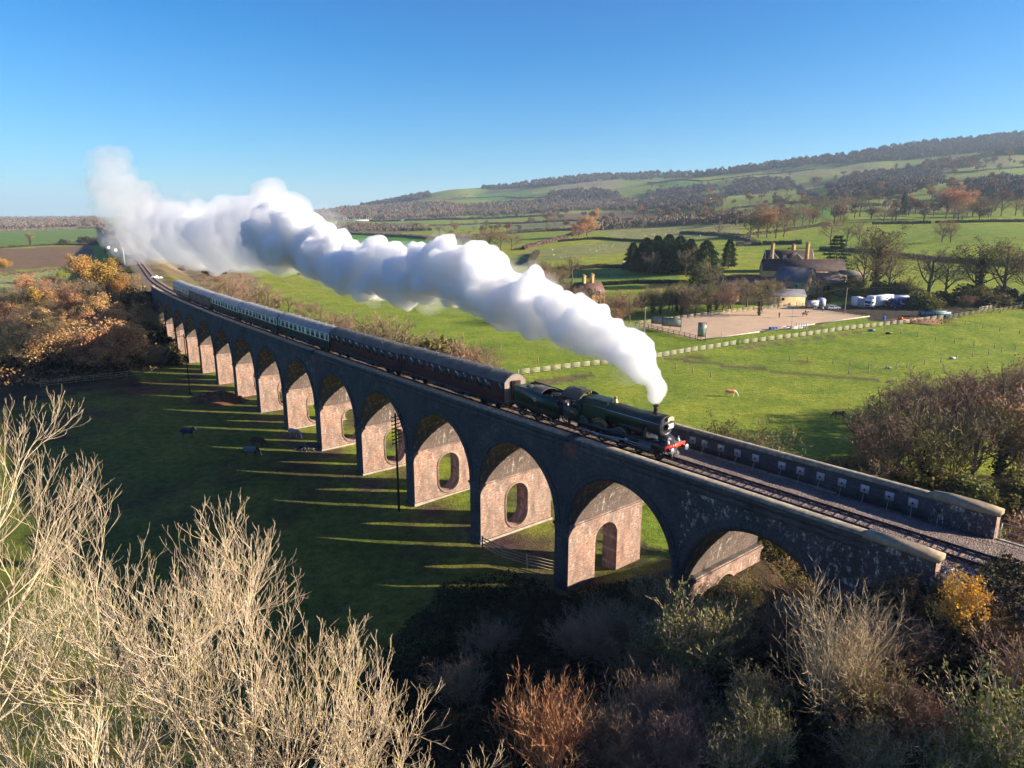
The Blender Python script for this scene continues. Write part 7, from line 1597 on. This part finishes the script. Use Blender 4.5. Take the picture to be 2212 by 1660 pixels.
heap('rubble_pile','dark rubble at the foot of the sixth visible pier',672,968,2.6,.5,simple('rubble',(.12,.10,.085),.95,var=.4),9,'rubble')
# arena sand and its furniture
AR=[hit(1372,703)[:2],hit(1712,661)[:2],hit(1878,685)[:2],hit(1517,736)[:2]]
n=24; b=MB(); P=np.zeros((n,n,3))
for i in range(n):
    for j in range(n):
        a,c=i/(n-1),j/(n-1); q=np.array(AR[0])*(1-a)*(1-c)+np.array(AR[1])*a*(1-c)+np.array(AR[2])*a*c+np.array(AR[3])*(1-a)*c; P[i,j]=(q[0],q[1],0)
P[:,:,2]=T(P[:,:,0],P[:,:,1]).reshape(n,n)*.25+0; zz=np.array([gz(*q) for q in AR])
for i in range(n):
    for j in range(n):
        a,c=i/(n-1),j/(n-1); P[i,j,2]=max(gz(P[i,j,0],P[i,j,1])+.05, zz[0]*(1-a)*(1-c)+zz[1]*a*(1-c)+zz[2]*a*c+zz[3]*(1-a)*c+.10)
M_SAND=simple('arena_sand',(.60,.43,.27),.95,var=.10,scale=.25,spec=.1); o=b.grid(P,0,flip=False).build('riding_arena',M_SAND,smooth=True); tag(o,kind='structure')
def slab(label,pts,w,h,mat,name='kerb',cat='kerb'):
    Q=np.array([hit(*p)[:2] for p in pts]); z=T(Q[:,0],Q[:,1])+.1; o0=(Q[0,0],Q[0,1],z[0]); b=MB()
    for i in range(len(Q)-1): b.tube([(Q[i,0]-o0[0],Q[i,1]-o0[1],z[i]-o0[2]+h/2),(Q[i+1,0]-o0[0],Q[i+1,1]-o0[1],z[i+1]-o0[2]+h/2)],w,4)
    o=b.build(name,mat,loc=o0); tag(o,label,cat)
slab('pale board edging along the front of the sand arena',[(1517,736),(1640,719),(1760,702),(1878,685)],.16,.3,M_WF,'board_edging','edging')
M_MIR=simple('arena_mirror',(.30,.34,.26),.25,.2,.3,1)
for lab,u,v,w_,h_,rz in (('large arena mirror, left panel on the left fence',1427,709,5.5,2.2,-.55),('large arena mirror, right panel on the left fence',1450,714,5.5,2.2,-.55),('narrow arena mirror at the front left corner of the arena',1515,737,2.0,3.6,-.2)):
    t=empty('arena_mirror',hit(u,v),rz,lab,'mirror'); b=MB(); b.box((0,0,1.2+h_/2),(w_,.06,h_)); b.build('panel',M_MIR,t); b=MB()
    for z in (1.2,1.2+h_): b.box((0,-.02,z),(w_+.2,.12,.12))
    for x in (-w_/2,w_/2): b.box((x,-.02,(1.2+h_)/2),(.12,.12,1.2+h_))
    b.build('frame',M_BF,t)
M_BLUE=simple('blue_plastic',(.02,.13,.48),.4); M_TEAL=simple('teal_paint',(.015,.10,.15),.5,var=.2); M_PNK=simple('striped_pole_pink',(.65,.25,.28),.5)
def barrel(lab,u,v,g=None,mat=M_BLUE,name='blue_barrel'): b=MB(); b.lathe([(.26,0),(.29,.08),(.30,.3),(.29,.32),(.30,.34),(.30,.6),(.29,.62),(.30,.64),(.28,.88),(.26,.9)],(0,0,0),14); o=b.build(name,mat,smooth=40,loc=hit(u,v)); o.scale=(1.3,)*3; tag(o,lab,'barrel',g)
barrel('blue barrel standing alone near the orange machine',1909,692); barrel('left blue barrel beside the open skip',1993,668); barrel('right blue barrel beside the open skip',1999,668.5)
t=empty('jump_stand_pile',hit(1704,712),.1,'pile of striped jump poles and blue drums at the arena front edge','jump equipment'); rj=np.random.default_rng(4)
for k in range(14): b=MB(); a=rj.uniform(-.5,.5); x=rj.uniform(-3,3); y=rj.uniform(-1,1); b.tube([(x-1.6*cos(a),y-1.6*sin(a),.15+.04*k),(x+1.6*cos(a),y+1.6*sin(a),.3+.04*k)],.07,6); b.build('jump_pole',M_WHT if k%2 else M_PNK,t)
for x in (-4.2,-3.4,-5.0): b=MB(); b.tube([(x,0,.35),(x,1.0,.35)],.35,12); b.build('drum',M_BLUE,t)
for k in range(5): b=MB(); b.box((2.5+k*.7,.5,.85),(.1,.5,1.7)); b.build('jump_wing',M_WHT,t)
# vehicles
M_VW=paint('vehicle_white',(.78,.78,.80),.3,grime=.05); M_VB=paint('vehicle_blue',(.02,.035,.20),.3,grime=.05); M_VG=paint('vehicle_grey',(.36,.38,.40),.4,grime=.1); M_VS=paint('vehicle_silver',(.45,.48,.52),.3,.5,grime=.05); M_TY=simple('tyre',(.02,.02,.02),.9)
def wheels(root,xs,ys,r):
    for x in xs:
        for y in ys:
            b=MB(); b.tube([(x,y-.13,r),(x,y+.13,r)],r,14); w_=b.build('wheel',M_TY,root,30); b=MB(); b.tube([(x,y-.14,r),(x,y+.14,r)],r*.55,10); b.build('rim',M_VS,w_,30)
def lorry(label,u,v,rz,L,H,body,stripe=None,cat='horse lorry',bus=False):
    t=empty('horse_lorry',hit(u,v),rz,label,cat); w=1.22
    b=MB(); b.prism([(-L/2,.7),(L/2-2.1,.7),(L/2-2.1,H-.1),(L/2-2.2,H),(-L/2+.1,H),(-L/2,H-.15)],-w,w); b.prism([(L/2-2.1,H-.9),(L/2-.7,H-.75),(L/2-1.0,H-.05),(L/2-2.1,H)],-w*.98,w*.98); bo=b.build('body',body,t)
    b=MB(); b.prism([(L/2-2.1,.55),(L/2,.55),(L/2,1.5),(L/2-.25,2.35),(L/2-.6,H-.9),(L/2-2.1,H-.9)],-w*.96,w*.96); cb=b.build('cab',body,t)
    b=MB(); b.prism([(L/2+.02,1.5),(L/2-.23,2.33),(L/2-.26,2.33),(L/2-.03,1.5)],-w*.85,w*.85); b.build('windscreen',M_GLS,cb); b=MB(); b.box((L/2+.02,0,.95),(.05,1.7,.5)); b.build('grille',M_DK,cb)
    for sy in (-1,1):
        b=MB(); b.box((L/2-.95,sy*w*.97,1.9),(.9,.04,.65)); b.build('side_window',M_GLS,cb); b=MB(); b.box((L/2+.01,sy*.9,.85),(.05,.35,.22)); b.build('headlight',M_WHT,cb)
        for x in ((-L/2+1.2),(-L/2+3.4)): b=MB(); b.box((x,sy*(w+.005),H-1.0),(.9,.03,.5)); b.build('window',M_GLS,bo)
        if stripe: b=MB(); b.prism([(-L/2+.6,1.1),(-L/2+2.6,.9),(-L/2+3.8,1.5),(-L/2+4.2,2.3),(-L/2+3.6,2.5),(-L/2+3.3,1.9),(-L/2+2.4,1.5)],sy*(w+.004)-.01,sy*(w+.004)+.01); b.build('stripe',stripe,bo)
    wheels(t,(L/2-1.2,-L/2+1.9),(-w+.12,w-.12),.48); return t
lorry('large white horse lorry facing the arena, tallest of the parked vehicles',1897,664,radians(-152),11,3.9,M_VW)
lorry('navy blue horse van with a white horse swirl on its side',1937,665,radians(-155),7.6,3.0,M_VB,M_WHT)
def box_trailer(label,u,v,rz,L,H,mat,name='horse_trailer',cat='horse trailer',dark=False,W2=1.0):
    t=empty(name,hit(u,v),rz,label,cat); b=MB(); b.prism([(-L/2,.5),(L/2,.5),(L/2,H*.6),(L/2-.35,H-.1),(L/2-.6,H),(-L/2,H)],-W2,W2); bo=b.build('body',mat,t)
    b=MB(); b.box((-L/2-.02,0,H*.52),(.05,W2*1.6,H*.62)); b.build('ramp',M_DK if dark else M_VG,bo); b=MB(); b.box((0,0,H+.02),(L*.9,W2*1.7,.05)); b.build('roof',M_VG,bo)
    for sy in (-1,1): b=MB(); b.box((.2,sy*(W2+.01),H*.72),(L*.35,.03,.32)); b.build('window',M_GLS,bo); b=MB(); b.box((-.1,sy*(W2+.08),.75),(1.6,.2,.12)); b.build('mudguard',M_DK,t)
    wheels(t,(-.45,.35),(-W2-.05,W2+.05),.32); b=MB(); b.tube([(L/2,0,.5),(L/2+1.1,0,.5)],.06,5); b.build('drawbar',M_DK,t); return t
box_trailer('silver grey horse trailer at the rear arena corner',1755,666,radians(200),4.2,2.5,M_VG)
box_trailer('white horse trailer with a maroon ramp beside the silver one',1773,664,radians(75),4.2,2.8,M_VW)
box_trailer('cream caravan parked behind the lorries',1948,655,radians(170),6.5,2.7,M_VW,'caravan','caravan')
box_trailer('white box trailer with open shutters right of the navy van',1975,663,radians(-120),5.5,3.0,M_VW,dark=True)
box_trailer('last white trailer with dark openings at the right of the row',1996,664,radians(-130),5.0,2.6,M_VG,dark=True)
def container(label,u,v,rz,L,H,mat,W_=1.2):
    t=empty('storage_container',hit(u,v),rz,label,'container'); b=MB(); b.box((0,0,H/2+.1),(L,W_*2,H))
    for k in range(int(L/.5)): 
        for sy in (-1,1): b.box((-L/2+.3+k*.5,sy*(W_+.02),H/2+.1),(.2,.05,H-.3))
    b.build('shell',mat,t); b=MB(); b.box((L/2+.03,0,H/2+.1),(.06,W_*1.8,H-.2)); b.box((L/2+.07,0,H/2+.1),(.05,.05,H-.3)); b.build('door',mat,t)
container('grey box container left of the white horse lorry',1863,664,radians(-100),4.,2.7,M_VG); container('white and teal container furthest left of the parked row',1850,660,radians(-100),4.,2.7,M_VW)
t=empty('skip',hit(2018,684),radians(-8),'open blue-green metal skip behind the straw heap','skip'); b=MB(); L,w,h=8.,1.2,1.6
for P in ([(-L/2,-w,.2),(L/2,-w,.2),(L/2,-w,h),(-L/2,-w,h)],[(-L/2,w,.2),(L/2,w,.2),(L/2,w,h),(-L/2,w,h)],[(-L/2,-w,.2),(-L/2,w,.2),(-L/2,w,h),(-L/2,-w,h)],[(L/2,-w,.2),(L/2,w,.2),(L/2,w,h),(L/2,-w,h)]):
    P=np.array(P,float); c=P.mean(0); d=P.max(0)-P.min(0)+.06; b.box(c,d)
for k in range(9): b.box((-L/2+.4+k*.9,-w-.06,h*.55),(.08,.08,h*.8))
b.box((0,0,.25),(L,2*w,.08)); b.build('body',M_TEAL,t)
t=empty('car',hit(1799,669),radians(8),'silver estate car parked by the riding arena gate','car'); b=MB(); b.prism([(-2.1,.35),(2.1,.35),(2.15,.75),(1.9,.90),(1.1,1.0),(.5,1.42),(-1.5,1.46),(-2.0,1.0),(-2.15,.85)],-.85,.85); bo=b.build('body',M_VS,t,30)
for sy in (-1,1): b=MB(); b.prism([(.95,1.0),(.42,1.35),(-1.4,1.38),(-1.75,1.0)],sy*.86-.01,sy*.86+.01); b.build('side_window',M_GLS,bo)
b=MB(); b.prism([(1.08,1.02),(.50,1.44),(.46,1.42),(1.02,1.0)],-.72,.72); b.build('windscreen',M_GLS,bo)
for sy in (-1,1): b=MB(); b.box((2.1,sy*.62,.72),(.1,.3,.14)); b.build('headlight',M_WHT,bo)
wheels(t,(-1.3,1.3),(-.8,.8),.31)
t=empty('tipping_trailer',hit(1948,697),radians(15),'orange farm implement between the barrel and the straw heap','farm machine'); b=MB(); b.box((0,0,.9),(2.2,1.4,.35),0,0,.15); b.box((-.6,0,1.3),(.5,1.2,.6)); b.tube([(1.0,0,.8),(2.2,0,.5)],.1,6); 
for y in (-.5,0,.5): b.tube([(-1,y,.8),(-1.7,y,.1)],.07,5)
b.build('frame',simple('machine_orange',(.60,.13,.03),.5),t); wheels(t,(0,),(-.9,.9),.4)
# water troughs and feed tubs in the meadow
for lab,u,v,m,s in (('dark teal water trough by the white fence',1488+395,716,M_TEAL,1.),('black feed tub right of the teal trough',1920,722,M_DK,.9),('grey water trough beside a wire fence post in the right meadow',2062-5,776,M_VG,.8),('small teal tub at the lower wire fence',1919,797,M_TEAL,.7)):
    b=MB(); 
    for P in ([(-.8,-.3),(.8,-.3)],[(-.8,.3),(.8,.3)]): b.box((0,P[0][1],.3),(1.6,.05,.55))
    for x in (-.8,.8): b.box((x,0,.3),(.05,.55,.55))
    b.box((0,0,.15),(1.55,.55,.1)); o=b.build('trough',m,loc=hit(u,v)); o.scale=(s,)*3; tag(o,lab,'trough')
# railway signals beyond the viaduct
def signal(label,s,off,h):
    p=W(s,off,ZR-.4); t=empty('railway_signal',tuple(p),head(s)-pi,label,'signal'); b=MB(); b.tube([(0,0,0),(0,0,h)],[.16,.12],8); b.build('post',M_WHT,t,True); b=MB(); b.box((.1,-.9,h-.5),(.06,1.5,.28)); b.build('arm',M_REDB,t); b=MB(); b.box((-.1,0,h-2.2),(.8,.9,.06)); b.box((-.35,0,h*.5),(.05,.4,h-.5)); b.build('ladder',M_DK,t)
signal('white railway signal post standing left of the far track',318,2.2,7.5)
for s,off,l in ((430,4.5,'white lineside disc board nearer the bend'),(470,8,'white lineside disc board further left of the bend')):
    p=W(s,off,ZR-.4); t=empty('lineside_board',tuple(p),head(s)-pi,l,'sign'); b=MB(); b.tube([(0,0,0),(0,0,2.4)],.06,5); b.build('post',M_DK,t); b=MB(); b.tube([(.06,0,2.2),(.14,0,2.2)],.9,16); b.build('disc',M_WHT,t,30)
# rook nest in the ash
p=at(185,1490,19.5); b=MB(); rn=np.random.default_rng(8); N=260; a=rn.uniform(0,6.28,N); P0=np.stack([np.cos(a)*.42,np.sin(a)*.42,rn.uniform(-.18,.12,N)],1)*rn.uniform(.6,1.1,(N,1)); d=unit(np.stack([-np.sin(a),np.cos(a),rn.normal(size=N)*.3],1)+rn.normal(size=(N,3))*.5)
bulk_strips(b,P0-d*.28,P0+d*.28,np.full(N,.02),rn); o=b.build('bird_nest',M_BARK,loc=p); tag(o,'round stick nest in the fork of the pale ash at the lower left','nest')
# ================================================================ HAZE
b=MB(); b.box((0,6500,240),(26000,17000,0),0); b=MB(); b.box((0,5200,215),(22000,20000,446)); 
hz=b.build('haze',vol('haze_air',.00008,(.62,.79,1.),.2)); tag(hz,'thin blue winter haze hanging over the valley and hills','haze',kind='stuff')
# ================================================================ SKY, SUN, CAMERA
SUN_AZ,SUN_EL=radians(-7.0),radians(17.5)         # azimuth measured from +X, counter-clockwise
w=bpy.data.worlds.new('World'); SC.world=w; w.use_nodes=True; nt=w.node_tree
sky=nt.nodes.new('ShaderNodeTexSky'); sky.sky_type='NISHITA'; sky.sun_disc=False; sky.sun_elevation=SUN_EL; sky.sun_rotation=pi/2-SUN_AZ
sky.air_density=1.0; sky.dust_density=0.0; sky.ozone_density=4.0; sky.altitude=100
bg=nt.nodes['Background']; bg.inputs[1].default_value=.12
def vm(op,a,v,scale=None):
    n=nt.nodes.new('ShaderNodeVectorMath'); n.operation=op; nt.links.new(a,n.inputs[0])
    if scale is not None: n.inputs['Scale'].default_value=scale
    else: n.inputs[1].default_value=v
    return n.outputs[0]
q=vm('MULTIPLY',sky.outputs[0],(.075,.129,.1875)); q=vm('SUBTRACT',q,(.092,.086,0.)); q=vm('MULTIPLY',q,(1.3,1.12,.90)); q=vm('MAXIMUM',q,(.012,.05,.2)); q=vm('SCALE',q,None,2.9)
nt.links.new(q,bg.inputs[0])
sd=bpy.data.lights.new('sun','SUN'); sd.energy=4.6; sd.angle=radians(.5); sd.color=(1,.86,.68)
so_=bpy.data.objects.new('sun',sd); COL.objects.link(so_)
from mathutils import Vector
dv=Vector((cos(SUN_EL)*cos(SUN_AZ),cos(SUN_EL)*sin(SUN_AZ),sin(SUN_EL))); so_.rotation_euler=dv.to_track_quat('Z','Y').to_euler(); so_.location=(60,-20,80)
cd=bpy.data.cameras.new('camera'); cam=bpy.data.objects.new('camera',cd); COL.objects.link(cam); SC.camera=cam
cd.sensor_width=36; cd.lens=F/2212*36; cd.clip_start=.2; cd.clip_end=30000; cam.location=(0,0,CZ); cam.rotation_euler=(pi/2-PIT,0,0)
SC.view_settings.view_transform='Standard'; SC.view_settings.look='None'; SC.view_settings.exposure=EXPOSURE; SC.view_settings.gamma=1
cy=SC.cycles; cy.max_bounces=16; cy.diffuse_bounces=3; cy.glossy_bounces=2; cy.transmission_bounces=2; cy.volume_bounces=14; cy.transparent_max_bounces=8
cy.use_denoising=True; cy.denoiser='OPENIMAGEDENOISE'; cy.use_adaptive_sampling=True; cy.adaptive_threshold=.02; cy.caustics_reflective=False; cy.caustics_refractive=False
cy.sample_clamp_indirect=4
SC.render.use_persistent_data=False
